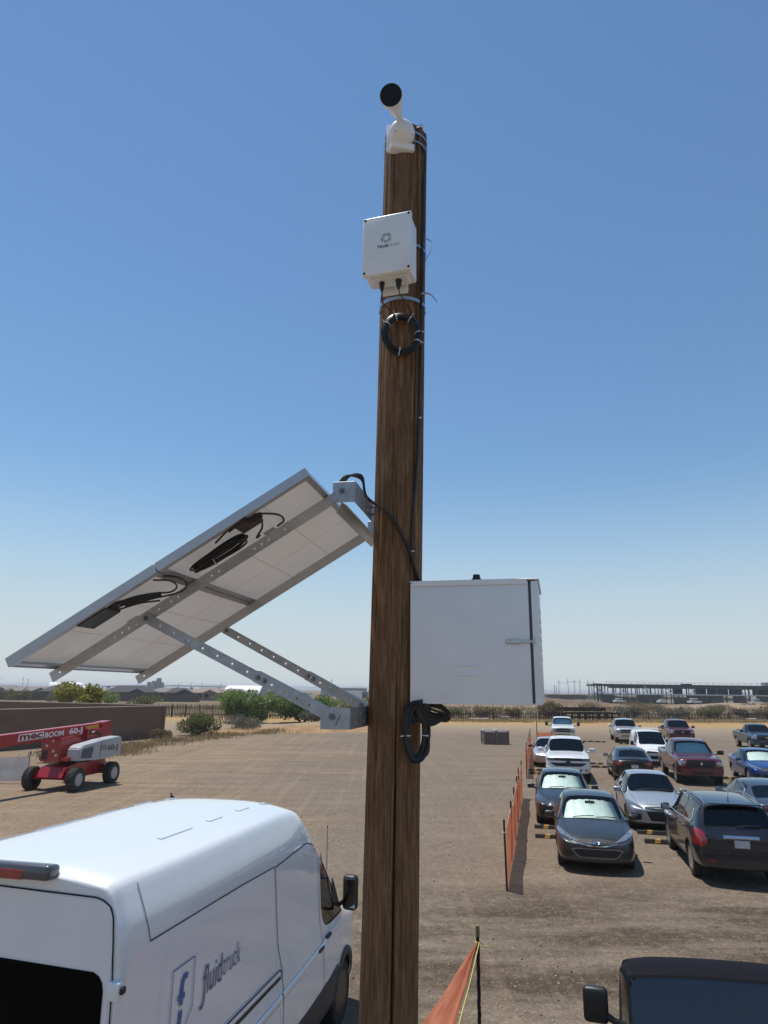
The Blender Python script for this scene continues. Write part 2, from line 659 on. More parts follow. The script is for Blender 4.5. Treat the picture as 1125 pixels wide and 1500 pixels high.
M_dirt = mat('dry_dirt', (0.29, 0.20, 0.125), 0.95, var=0.25, vscale=1.2, bump=0.6, bscale=5)
M_strawdirt = mat('straw_covered_dirt', (0.29, 0.175, 0.075), 0.95, var=0.35, vscale=0.8, bump=0.7, bscale=6)
M_reddirt = mat('red_brown_dirt', (0.15, 0.095, 0.062), 0.95, var=0.25, vscale=0.4, bump=0.5, bscale=3)
heap('terrain_mound', -8.2, 71.5, 11.5, 4.8, 0.55, M_strawdirt, seed=1, rz=R(24))
heap('terrain_mound', -5.0, 80.0, 9.0, 4.0, 0.6, M_dirt, seed=4, rz=R(10))
heap('terrain_berm', 62, 262, 26, 8, 2.0, M_reddirt, seed=2)
heap('terrain_berm', 95, 200, 60, 10, 1.1, M_dirt, seed=6, rz=R(4))
heap('terrain_berm', 30, 190, 40, 8, 0.9, M_dirt, seed=8, rz=R(-3))
heap('terrain_berm', 150, 262, 50, 9, 1.4, M_dirt, seed=9, rz=R(12))


def ridge(name, y, x0, x1, h, base, seed, m):
    V, F = [], []
    n = 260
    for i in range(n + 1):
        x = x0 + (x1 - x0) * i / n
        t = i / n
        e = 0.5 + 0.5 * mnoise.noise((t * 6, seed, 0)) + 0.35 * mnoise.noise((t * 22, seed, 2)) + 0.12 * mnoise.noise((t * 80, seed, 2))
        z = base + h * max(0.02, e)
        V += [(x, y - 500, -5), (x, y, z), (x, y + 500, -5)]
    for i in range(n):
        a = i * 3
        F += [(a, a + 3, a + 4, a + 1), (a + 1, a + 4, a + 5, a + 2)]
    return tag(fast_mesh(name, V, F, m, smooth=True), kind='structure')


M_mtn = mat('distant_desert_rock', (0.16, 0.13, 0.12), 0.95, var=0.3, vscale=0.004)
ridge('mountain_ridge', 7600, -5200, 800, 40, 10, 3.3, M_mtn)
ridge('mountain_ridge', 8000, 400, 6500, 34, 0, 7.9, M_mtn)

# ------------------------------------------------------------------ loose stones and dry grass (nobody could count them)
def stones():
    V, F, MI = [], [], []
    r = np.random.RandomState(5)
    n = 9000
    k = 0
    for q in range(n):
        y = 7 + 34 * r.rand() ** 1.6
        x = (r.rand() - 0.5) * 1.25 * y + 1.0
        s = 0.005 + 0.019 * r.rand() ** 4
        if y > 20:
            s *= 1.25
        base = np.array([[1, 0, 0], [0, 1, 0], [-1, 0, 0], [0, -1, 0], [0, 0, 0.8], [0, 0, -0.5]], float)
        base *= (0.7 + 0.6 * r.rand(6, 1))
        a = r.rand() * 6.28
        ca, sa = math.cos(a), math.sin(a)
        base[:, :2] = base[:, :2] @ np.array([[ca, sa], [-sa, ca]]) * np.array([1, 0.6 + 0.4 * r.rand()])
        z = 0.022 * mnoise.noise((x * 0.45, y * 0.45, 0)) + 0.03 * mnoise.noise((x * 0.1, y * 0.1, 3)) - 0.012
        V.append(base * s + np.array([x, y, z + s * 0.25]))
        for t in ((0, 1, 4), (1, 2, 4), (2, 3, 4), (3, 0, 4), (1, 0, 5), (2, 1, 5), (3, 2, 5), (0, 3, 5)):
            F.append([k + i for i in t])
            MI.append(q % 3)
        k += 6
    ms = [mat('pale_stone', (0.42, 0.37, 0.31), 0.9), mat('tan_stone', (0.24, 0.185, 0.13), 0.9), mat('dark_stone', (0.07, 0.055, 0.045), 0.9)]
    tag(fast_mesh('gravel', np.concatenate(V), F, ms, MI), 'small loose stones scattered over the dirt lot', 'gravel', kind='stuff')


stones()
M_grassdry = [mat('dry_grass_gold', (0.46, 0.32, 0.13), 0.9), mat('dry_grass_pale', (0.55, 0.44, 0.25), 0.9), mat('dry_grass_brown', (0.22, 0.155, 0.08), 0.9)]


def grass_strip(label, pts, width, n, h0, h1, seed):
    r = np.random.RandomState(seed)
    V, F, MI = [], [], []
    P = [np.array(p, float) for p in pts]
    L = [np.linalg.norm(P[i + 1] - P[i]) for i in range(len(P) - 1)]
    cum = np.cumsum([0] + L)
    k = 0
    for q in range(n):
        t = r.rand() * cum[-1]
        i = min(len(L) - 1, int(np.searchsorted(cum, t) - 1))
        i = max(i, 0)
        d = (P[i + 1] - P[i]) / L[i]
        nrm = np.array([-d[1], d[0]])
        c = P[i] + d * (t - cum[i]) + nrm * width * (r.randn() * 0.45)
        dens = mnoise.noise((c[0] * 0.35, c[1] * 0.35, seed))
        if dens < -0.12 and r.rand() < 0.75:
            continue
        h = (h0 + (h1 - h0) * r.rand() ** 2.5) * (0.75 + 0.8 * max(0, dens))
        a = r.rand() * PI
        w = h * (0.05 + 0.09 * r.rand())
        lean = (r.rand(2) - 0.5) * h * 0.7
        dx, dy = math.cos(a) * w, math.sin(a) * w
        V += [(c[0] - dx, c[1] - dy, -0.03), (c[0] + dx, c[1] + dy, -0.03), (c[0] + lean[0], c[1] + lean[1], h)]
        F.append((k, k + 1, k + 2))
        MI.append(r.choice(3, p=[0.5, 0.32, 0.18]))
        k += 3
    tag(fast_mesh('dry_grass', V, F, M_grassdry, MI), label, 'dry grass', kind='stuff')


grass_strip('dry golden grass along the foot of the far fence', [(2, 96), (30, 100), (66, 110), (95, 118)], 3.6, 40000, 0.14, 0.55, 3)
grass_strip('dry grass in the field beyond the far fence', [(0, 112), (40, 118), (110, 136)], 9.0, 9000, 0.2, 0.9, 8)
grass_strip('dry weeds between the stucco wall and the haul track', [(-18.5, 42), (-16, 55), (-14, 63), (-10.5, 68), (-4, 78)], 2.2, 32000, 0.08, 0.42, 4)
grass_strip('straw coloured grass on the dirt mound', [(-12.5, 68), (-7, 71.5), (1, 78)], 3.0, 22000, 0.07, 0.3, 5)
grass_strip('dry field grass beyond the left fence', [(-60, 108), (-10, 108)], 7.0, 5000, 0.2, 0.6, 6)
grass_strip('thin weeds under the lift boom', [(-20, 33), (-15, 47)], 1.5, 6000, 0.05, 0.2, 7)


# ------------------------------------------------------------------ foliage
def leaf_cloud(name, blobs, n, size, mats, seed, parent=None, holes=0.35, thin=1.0):
    r = np.random.RandomState(seed)
    vol = np.array([b[3] * b[4] * b[5] for b in blobs]) ** 0.7
    vol = vol / vol.sum()
    pick = r.choice(len(blobs), size=n, p=vol)
    B = np.array(blobs, float)[pick]
    u = r.randn(n, 3)
    u /= np.linalg.norm(u, axis=1)[:, None]
    rad = (0.45 + 0.6 * r.rand(n) ** 0.6)
    lump = np.array([1 + 0.33 * mnoise.noise(tuple(a * 2.4 + 5.0 + seed + 3.0 * float(p))) for a, p in zip(u, pick)])
    P = B[:, :3] + u * B[:, 3:6] * (rad * lump)[:, None]
    keep = np.array([mnoise.noise((p[0] * 1.5 / max(B[i, 3], 0.4), p[1] * 1.5 / max(B[i, 3], 0.4), p[2] * 2.2 / max(B[i, 5], 0.4) + seed)) > -holes for i, p in enumerate(P)])
    P = P[keep & (P[:, 2] > 0.02)]
    n = len(P)
    a = r.randn(n, 3); a /= np.linalg.norm(a, axis=1)[:, None]
    b = np.cross(a, r.randn(n, 3)); b /= np.linalg.norm(b, axis=1)[:, None]
    s = size * (0.6 + 0.9 * r.rand(n))[:, None]
    V = np.stack([P - a * s, P - b * s * 0.55 * thin, P + a * s, P + b * s * 0.55 * thin], 1).reshape(-1, 3)
    F = np.arange(4 * n).reshape(-1, 4)
    MI = r.choice(len(mats), size=n)
    return fast_mesh(name, V, F, mats, MI, parent)


def leafmats(key, cols):
    out = []
    for w, c in zip(('deep', 'mid', 'light'), cols):
        m = mat('%s_leaf_%s' % (key, w), c, 0.75, spec=0.25)
        nt = m.node_tree
        tl_ = nt.nodes.new('ShaderNodeBsdfTranslucent')
        tl_.inputs[0].default_value = (c[0] * 1.2, c[1] * 1.25, c[2], 1)
        mx = nt.nodes.new('ShaderNodeMixShader')
        mx.inputs[0].default_value = 0.42
        nt.links.new(nt.nodes['Principled BSDF'].outputs[0], mx.inputs[1])
        nt.links.new(tl_.outputs[0], mx.inputs[2])
        nt.links.new(mx.outputs[0], nt.nodes['Material Output'].inputs[0])
        out.append(m)
    return out


ML_green = leafmats('mesquite', [(0.085, 0.12, 0.03), (0.145, 0.20, 0.055), (0.22, 0.28, 0.09)])
ML_yel = leafmats('palo_verde', [(0.13, 0.135, 0.025), (0.24, 0.225, 0.04), (0.36, 0.32, 0.07)])
ML_olive = leafmats('creosote', [(0.07, 0.08, 0.028), (0.12, 0.125, 0.045), (0.18, 0.17, 0.07)])
ML_grey = leafmats('saltbush', [(0.085, 0.08, 0.065), (0.13, 0.12, 0.10), (0.18, 0.165, 0.14)])
ML_brown = leafmats('tumbleweed', [(0.11, 0.08, 0.045), (0.17, 0.13, 0.07), (0.24, 0.185, 0.105)])
M_bark = mat('desert_tree_bark', (0.07, 0.05, 0.038), 0.9, var=0.3, vscale=9, bump=0.6)


def tree(label, x, y, h, w, mats, seed, n=5200, size=0.13, trunk=0.9, cat='tree', name='desert_tree', group='trees and bushes behind the lot'):
    r = random.Random(seed)
    t = empty(name, (x, y, 0), 0, label, cat, group)
    m = MB()
    blobs = []
    for k in range(4):
        a = k * PI / 2 + r.random()
        e = Vector((math.cos(a) * w * 0.30, math.sin(a) * w * 0.24, h * (0.55 + 0.2 * r.random())))
        m.tube(spline([(0.08 * math.cos(a), 0.08 * math.sin(a), -0.1), (0.14 * w * math.cos(a), 0.1 * w * math.sin(a), trunk * 0.7), e], 4),
               [0.11, 0.105, 0.10, 0.09, 0.08, 0.07, 0.05, 0.035, 0.02][:9], 6)
        for j in range(3):
            q = e + Vector(((r.random() - 0.5) * w * 0.42, (r.random() - 0.5) * w * 0.3, (r.random() - 0.35) * h * 0.3))
            m.tube([e * 0.75, (e + q) / 2, q], [0.04, 0.03, 0.012], 5)
    m.build('trunk', M_bark, t)
    for k in range(13):
        a = r.random() * 2 * PI
        rr = math.sqrt(r.random()) * w * 0.40
        bx, by = math.cos(a) * rr, math.sin(a) * rr * 0.75
        bz = h * (0.28 + 0.54 * r.random())
        br = w * (0.13 + 0.10 * r.random())
        blobs.append((bx, by, bz, br, br, br * 0.8))
    leaf_cloud('crown', blobs, n, size, mats, seed, t)
    return t


def bush(label, x, y, h, w, mats, seed, n=1500, size=0.09, name='desert_shrub', group='trees and bushes behind the lot'):
    r = random.Random(seed)
    t = empty(name, (x, y, 0), 0, label, 'shrub', group)
    m = MB()
    for k in range(7):
        a = r.random() * 2 * PI
        m.tube([(0, 0, -0.05), (math.cos(a) * w * 0.16, math.sin(a) * w * 0.16, h * 0.4), (math.cos(a) * w * 0.34, math.sin(a) * w * 0.34, h * (0.6 + 0.3 * r.random()))],
               [0.03, 0.022, 0.008], 4)
    m.build('stem', M_bark, t)
    blobs = []
    for k in range(8):
        a = r.random() * 2 * PI
        rr = math.sqrt(r.random()) * w * 0.34
        br = w * (0.13 + 0.12 * r.random())
        blobs.append((math.cos(a) * rr, math.sin(a) * rr, h * (0.25 + 0.42 * r.random()), br, br, h * 0.28))
    leaf_cloud('foliage', blobs, n, size, mats, seed, t, holes=0.3)
    return t


tree('yellow green palo verde tree rising behind the stucco wall', -32.0, 75, 4.5, 5.0, ML_yel, 31, n=6500, size=0.13)
tree('bright green mesquite tree, left one of the pair past the stucco wall', -15.4, 86.0, 3.7, 7.4, ML_green, 32, n=9500, size=0.13)
tree('bright green mesquite tree, right one of the pair, nearer the strut foot', -9.8, 88.5, 3.5, 6.6, ML_green, 33, n=8500, size=0.13)
bush('olive green bush beside the end of the stucco wall', -16.0, 62.5, 2.1, 4.8, ML_olive, 34, n=6500, size=0.08)
bush('grey leafless looking bush in front of the mesquite trees', -13.4, 70, 1.6, 5.2, ML_grey, 35, n=4500, size=0.07)
bush('small grey bush to the right of the mesquite trunks', -8.4, 85, 1.7, 4.0, ML_grey, 36, n=3600, size=0.08)
bush('dark olive bush at the corner of the far left fence', -16.2, 96, 1.8, 2.6, ML_olive, 37, n=2200, size=0.09)
bush('low green bush against the stucco wall beside the lift', -19.6, 49.5, 1.2, 2.4, ML_olive, 38, n=2600, size=0.06)
bush('dry olive weed clump at the foot of the stucco wall', -17.2, 56.5, 0.9, 2.2, ML_brown, 39, n=2000, size=0.06)
bush('tall dry weeds behind the lift boom', -17.6, 39.5, 0.9, 2.4, ML_brown, 52, n=2200, size=0.05)
bush('dull green bush behind the lower rack bracket', -5.2, 96, 2.2, 4.6, ML_olive, 40, n=3600, size=0.1)
bush('tall straw coloured brush just right of the steel box', 25.8, 112, 2.9, 5.2, ML_brown, 41, n=4200, size=0.12)
gl = 'dry shrubs beyond the far fence'
sh = [(5, 108, 1.8, 4.5), (11, 110, 1.9, 5), (16.5, 111, 2.0, 5), (21, 112, 1.7, 4), (41, 118, 2.1, 6), (49, 120, 2.3, 6.5), (57, 124, 2.0, 6), (63, 123, 1.7, 4.5),
      (69, 128, 2.2, 6), (76, 131, 2.0, 6), (46, 150, 2.2, 9), (60, 158, 2.3, 10), (78, 165, 2.2, 9), (95, 170, 2.3, 10), (34, 140, 2.0, 7),
      (-4, 112, 2.2, 6), (90, 140, 2.1, 6), (70, 195, 2.3, 12), (110, 205, 2.3, 12), (130, 215, 2.3, 12)]
sh.sort(key=lambda q: q[0] / q[1])
for i, (x, y, h, w) in enumerate(sh):
    b_ = bush('dry %s beyond the far fence, %s from the left' % ('brown shrub near the pickets' if y < 135 else 'wide low shrub', ORD[i]), x, y, h, w, (ML_brown, ML_grey, ML_olive)[(i * 7) % 3 if i % 4 else 0], 60 + i, n=1700, size=0.13, group=gl)
for i, (x, y, h, w) in enumerate([(-47, 140, 2.6, 7), (-66, 170, 3.6, 8), (-84, 185, 3.8, 7), (-40, 185, 3.4, 9), (-100, 195, 3.8, 8), (-35, 240, 4.2, 14), (-52, 235, 4.2, 10), (-12, 160, 3.4, 12), (0, 170, 3.0, 12), (-24, 190, 3.4, 12), (-120, 205, 3.5, 9)]):
    rk = sorted([-47 / 140, -66 / 170, -84 / 185, -40 / 185, -100 / 195, -35 / 240, -52 / 235, -12 / 160, 0, -24 / 190, -120 / 205]).index(x / y)
    bush('far green shrub %s behind the left picket fence, %s from the left' % ('in the dry field' if y < 165 else 'among the houses', ORD[rk]), x, y, h, w, (ML_olive, ML_green)[i % 2], 90 + i, n=1500, size=0.2, group='far green shrubs on the left')

# ------------------------------------------------------------------ walls and fences
M_stucco = mat('brown_mauve_stucco', (0.175, 0.105, 0.072), 0.9, var=0.14, vscale=0.9, bump=0.35, bscale=22)
M_cap = mat('pale_wall_cap', (0.36, 0.28, 0.235), 0.85, var=0.12, vscale=3)


def stucco_wall(label, p, q, h):
    p, q = Vector((*p, 0)), Vector((*q, 0))
    d = (q - p); L = d.length; d.normalize()
    t = empty('stucco_wall', p, math.atan2(d.y, d.x), label, 'wall', 'stucco boundary walls')
    m = MB()
    n = max(2, int(L / 4.2))
    for i in range(n):
        m.box(((i + 0.5) * L / n, 0, h / 2 - 0.15), (L / n - 0.012, 0.2, h + 0.3), bev=0.006)
    m.build('wall_panel', M_stucco, t)
    m = MB()
    m.box((L / 2, 0, h * 0.80), (L, 0.235, 0.13), bev=0.008)
    m.build('band', M_stucco, t)
    m = MB()
    m.box((L / 2, 0, h + 0.035), (L + 0.06, 0.27, 0.07), bev=0.012)
    m.build('cap', M_cap, t)
    for k in (0.0, 1.0):
        m = MB()
        m.box((k * L, 0, h / 2 - 0.1), (0.34, 0.34, h + 0.24), bev=0.012)
        m.build('pier', M_stucco, t)


stucco_wall('long brown stucco wall running beside the haul track behind the red lift', (-18.2, 59.3), (-33.0, 26.3), 2.46)
stucco_wall('brown stucco wall going away behind the first one, meeting it at the corner', (-18.5, 59.75), (-44.0, 70.4), 2.50)

M_rail = mat('dark_weathered_fence_steel', (0.042, 0.027, 0.022), 0.8, 0.1, var=0.35, vscale=3)


def picket_fence(label, p, q, h, gap, posts, wob, seed, group):
    """rail-and-picket fence; pickets of uneven height"""
    r = random.Random(seed)
    p, q = Vector((*p, 0)), Vector((*q, 0))
    d = (q - p); L = d.length; d.normalize()
    t = empty('picket_fence', p, math.atan2(d.y, d.x), label, 'fence', group)
    n = int(L / gap)
    base = None
    many = n > 300
    # pickets nearest the middle of the view are parts of their own
    mb = MB()
    for i in range(n):
        x = (i + 0.5) * gap
        hh = h * (1 + wob * (r.random() - 0.5) * 2)
        tl = (r.random() - 0.5) * 0.09 * (1 if wob > 0.05 else 0.2)
        if not many or i < 300:
            if base is None:
                m = MB()
                m.box((0, 0, h / 2 - 0.04), (gap * 0.42, 0.05, h + 0.08), bev=0.006)
                base = m.build('picket', M_rail, t)
                o = base
            else:
                o = link('picket', base.data, t)
            o.location = (x, 0, 0)
            o.rotation_euler = (0, tl, 0)
            o.scale = (1, 1, hh / h)
        else:
            mb.box((x, 0, hh / 2 - 0.04), (gap * 0.42, 0.05, hh + 0.08), Matrix.Rotation(tl, 3, 'Y'))
    if many:
        tag(mb.build('picket', M_rail, t), kind='stuff')
    for z in (0.25, 0.8):
        m = MB()
        m.box((L / 2, 0.045, h * z), (L, 0.035, 0.07))
        m.build('rail', M_rail, t)
    k = int(L / posts)
    pb = None
    for i in range(k + 1):
        if pb is None:
            m = MB()
            m.box((0, 0.05, h * 0.53), (0.13, 0.12, h * 1.12 + 0.1), bev=0.01)
            pb = m.build('post', M_rail, t)
            o = pb
        else:
            o = link('post', pb.data, t)
        o.location = (i * L / k, 0, 0)
    return t


picket_fence('dark open picket fence with tall posts between the stucco wall and the mesquite trees', (-31.5, 100.4), (-14.0, 99.0), 1.55, 0.22, 1.9, 0.02, 3, 'picket fences round the lot')
picket_fence('long dark ragged picket fence along the back edge of the lot', (2.0, 100.0), (88.0, 122.5), 1.08, 0.27, 3.6, 0.13, 4, 'picket fences round the lot')
grass_strip('low tan scrub covering the flat ground between the far fence and the steel building', [(10, 160), (60, 172), (150, 200)], 34.0, 26000, 0.25, 1.3, 12)
grass_strip('dry brown scrub on the flat beyond the left picket fence', [(-90, 150), (-5, 150)], 26.0, 12000, 0.2, 0.9, 13)
# ================================================================== POLE AND WHAT HANGS ON IT
POLE_Y = 3.40


def pole_cx(z):
    return 0.046 + 0.0125 * (z - 2.6)


def pole_pt(z, deg, out=0.0):
    """point on the pole surface, deg measured from the side facing the viewer, to the right"""
    t = R(deg)
    r = 0.1270 + out
    return Vector((pole_cx(z) + r * math.sin(t), POLE_Y - r * math.cos(t), z))


def wood_material():
    m = bpy.data.materials.new('weathered_treated_pole_wood')
    m.use_nodes = True
    nt = m.node_tree
    b = nt.nodes['Principled BSDF']
    b.inputs['Roughness'].default_value = 0.8
    b.inputs['Specular IOR Level'].default_value = 0.25
    tc = nt.nodes.new('ShaderNodeTexCoord')

    def noise(sc, st, det=8, ro=0.65):
        mp = nt.nodes.new('ShaderNodeMapping')
        mp.inputs['Scale'].default_value = st
        nt.links.new(tc.outputs['Object'], mp.inputs['Vector'])
        n = nt.nodes.new('ShaderNodeTexNoise')
        n.inputs['Scale'].default_value = sc
        n.inputs['Detail'].default_value = det
        n.inputs['Roughness'].default_value = ro
        nt.links.new(mp.outputs[0], n.inputs['Vector'])
        return n.outputs['Fac']
    g1 = noise(46, (1, 1, 0.10))
    g2 = noise(120, (1, 1, 0.06), 6, 0.75)
    g3 = noise(2.2, (1, 1, 0.5), 5)
    spk = noise(60, (1, 1, 0.16), 4, 0.85)
    cr = nt.nodes.new('ShaderNodeValToRGB')
    e = cr.color_ramp.elements
    e[0].position, e[0].color = 0.26, (0.045, 0.024, 0.013, 1)
    e[1].position, e[1].color = 0.74, (0.40, 0.235, 0.120, 1)
    k = e.new(0.5)
    k.color = (0.185, 0.098, 0.046, 1)
    ad = nt.nodes.new('ShaderNodeMath'); ad.operation = 'MULTIPLY_ADD'
    ad.inputs[1].default_value = 0.45
    nt.links.new(g2, ad.inputs[0])
    m2 = nt.nodes.new('ShaderNodeMath'); m2.operation = 'MULTIPLY'
    m2.inputs[1].default_value = 0.58
    nt.links.new(g1, m2.inputs[0])
    nt.links.new(m2.outputs[0], ad.inputs[2])
    HOLD = cr
    mx = nt.nodes.new('ShaderNodeMix'); mx.data_type = 'RGBA'
    mr = nt.nodes.new('ShaderNodeMapRange')
    mr.inputs[1].default_value, mr.inputs[2].default_value = 0.40, 0.68
    mr.inputs[3].default_value, mr.inputs[4].default_value = 0.0, 0.42
    nt.links.new(g3, mr.inputs[0])
    nt.links.new(mr.outputs[0], mx.inputs[0])
    nt.links.new(cr.outputs[0], mx.inputs[6])
    mx.inputs[7].default_value = (0.105, 0.072, 0.048, 1)
    # pale flecks where the surface has scuffed
    # fine drying checks along the grain
    chk = noise(230, (1, 1, 0.018), 2, 0.5)
    mc = nt.nodes.new('ShaderNodeMapRange')
    mc.inputs[1].default_value, mc.inputs[2].default_value = 0.66, 0.60
    mc.inputs[3].default_value, mc.inputs[4].default_value = 0.62, 1.0
    nt.links.new(chk, mc.inputs[0])
    hm_ = nt.nodes.new('ShaderNodeMath'); hm_.operation = 'MULTIPLY'
    nt.links.new(ad.outputs[0], hm_.inputs[0]); nt.links.new(mc.outputs[0], hm_.inputs[1])
    m3 = nt.nodes.new('ShaderNodeMapRange')
    m3.inputs[1].default_value, m3.inputs[2].default_value = 0.60, 0.70
    m3.inputs[4].default_value = 0.55
    nt.links.new(spk, m3.inputs[0])
    mx2 = nt.nodes.new('ShaderNodeMix'); mx2.data_type = 'RGBA'
    nt.links.new(m3.outputs[0], mx2.inputs[0])
    nt.links.new(mx.outputs[2], mx2.inputs[6])
    mx2.inputs[7].default_value = (0.36, 0.25, 0.15, 1)
    nt.links.new(mx2.outputs[2], b.inputs['Base Color'])
    bp = nt.nodes.new('ShaderNodeBump')
    bp.inputs['Strength'].default_value = 1.0
    bp.inputs['Distance'].default_value = 0.010
    nt.links.new(hm_.outputs[0], bp.inputs['Height'])
    nt.links.new(hm_.outputs[0], HOLD.inputs[0])
    nt.links.new(bp.outputs[0], b.inputs['Normal'])
    return m


M_wood = wood_material()
pole = empty('utility_pole', (0, 0, 0), 0, 'tall weathered brown wooden pole that carries the white boxes and the solar rack', 'pole')


def make_pole():
    NA, NZ = 220, 300
    ztop = 7.18
    V = []
    for j in range(NZ + 1):
        z = -0.3 + (ztop + 0.3) * j / NZ
        for i in range(NA):
            deg = 360.0 * i / NA
            t = R(deg)
            r = 0.1255 + 0.0008 * (4 - z)
            r += 0.0035 * mnoise.noise((math.sin(t) * 2.2, math.cos(t) * 2.2, z * 0.35))
            r += 0.0034 * mnoise.noise((math.sin(t) * 16, math.cos(t) * 16, z * 0.5))
            r += 0.0024 * mnoise.noise((math.sin(t) * 40, math.cos(t) * 40, z * 1.1))
            # drying checks
            for (c0, z0, z1, w, dp, wav) in ((4, -1, 4.1, 3.4, 0.06, 3.5), (37, 4.5, 8.6, 3.4, 0.06, 3.0), (62, 5.3, 8.6, 2.6, 0.03, 2.0), (-14, 4.2, 6.0, 1.3, 0.012, 3.0), (-30, 5.0, 8, 1.3, 0.012, 3.0), (22, 2.3, 3.6, 1.2, 0.010, 3.0), (14, 6.2, 8.6, 1.5, 0.012, 3), (30, 3.9, 5.3, 1.6, 0.012, 2.0), (-40, 2.6, 4.6, 1.0, 0.008, 2.0), (170, 0, 6, 3, 0.03, 4)):
                if z0 < z < z1:
                    c = c0 + wav * mnoise.noise((c0, z * 1.2, 1)) * 2
                    env = min(1, (z - z0) / 0.6, (z1 - z) / 0.6)
                    dd = (deg - c + 180) % 360 - 180
                    ww = w * env * (0.7 + 0.5 * mnoise.noise((c0, z * 4, 2)))
                    if abs(dd) < ww * 2.4 and ww > 0:
                        r -= dp * max(0, 1 - abs(dd) / (ww + 0.3)) * env
            V.append((pole_cx(z) + r * math.sin(t), POLE_Y - r * math.cos(t), z))
    F = []
    for j in range(NZ):
        for i in range(NA):
            a = j * NA + i
            b = j * NA + (i + 1) % NA
            F.append((a, b, b + NA, a + NA))
    o = fast_mesh('shaft', V, F, M_wood, parent=pole, smooth=True)
    # weathered sawn top
    m = MB()
    m.lathe([(0.119, 0.0), (0.108, 0.012), (0.05, 0.017), (0.0, 0.018)], (pole_cx(ztop), POLE_Y, ztop - 0.004), 'Z', 40)
    m.build('sawn_top', mat('grey_end_grain', (0.13, 0.105, 0.09), 0.9, var=0.4, vscale=40, bump=0.6), pole)


make_pole()

A11 = R(11)
D_ = Vector((math.sin(A11), math.cos(A11), 0))
N_ = Vector((-D_.y, D_.x, 0))
Z_ = Vector((0, 0, 1))
T_ = Vector((0.06, 3.4, 0)) + 0.125 * N_


def WW(a, s, z):
    return T_ + N_ * a + D_ * s + Z_ * z


SL = 0.5475  # slope angle of the array
E_ = math.cos(SL) * N_ - math.sin(SL) * Z_
W_ = math.sin(SL) * N_ + math.cos(SL) * Z_
O_ = T_ + 0.06 * N_ + 4.88 * Z_ + 0.028 * W_


def PP(t, s, h=0.0):
    return O_ + E_ * t + D_ * s + W_ * h


def plate(m, origin, ux, uy, L, w, th, holes, hr=0.006, mi=0):
    """flat bar with real round holes along it: ux is the long way, uy across"""
    ux, uy = ux.normalized(), uy.normalized()
    uz = ux.cross(uy)
    bm = m.bm
    cuts = sorted(holes)
    xs = []
    cur = 0.0
    faces = []

    def P(x, y):
        return bm.verts.new(origin + ux * x + uy * y)

    def quad(a, b, c, d):
        faces.append(bm.faces.new((a, b, c, d)))
    half = w / 2
    for hx, hy in cuts:
        c0, c1 = hx - half * 0.6, hx + half * 0.6
        if c0 < cur:
            continue
        quad(P(cur, -half), P(c0, -half), P(c0, half), P(cur, half))
        sq = []
        cr = []
        for k in range(16):
            t = 2 * PI * k / 16
            cx, cy = math.cos(t), math.sin(t)
            s = 1 / max(abs(cx), abs(cy))
            X = hx + half * 0.6 * cx * s
            Y = cy * s * half
            sq.append(P(X, Y))
            cr.append(P(hx + hr * cx, hy + hr * cy))
        for k in range(16):
            quad(sq[k], sq[(k + 1) % 16], cr[(k + 1) % 16], cr[k])
        cur = c1
    quad(P(cur, -half), P(L, -half), P(L, half), P(cur, half))
    bmesh.ops.remove_doubles(bm, verts=list({v for f in faces for v in f.verts}), dist=1e-5)
    faces = [f for f in faces if f.is_valid]
    for f in faces:
        f.material_index = mi
    r = bmesh.ops.extrude_face_region(bm, geom=faces)
    for v in [g for g in r['geom'] if isinstance(g, bmesh.types.BMVert)]:
        v.co += uz * th


def bolt(m, p, axis, r=0.008, h=0.008, mi=0):
    axis = Vector(axis).normalized()
    m.cyl(Vector(p), Vector(p) + axis * 0.002, r * 1.5, n=14, mi=mi)
    m.cyl(Vector(p) + axis * 0.002, Vector(p) + axis * h, r, n=6, mi=mi)
    m.cyl(Vector(p) + axis * h, Vector(p) + axis * (h + 0.007), r * 0.5, n=8, mi=mi)


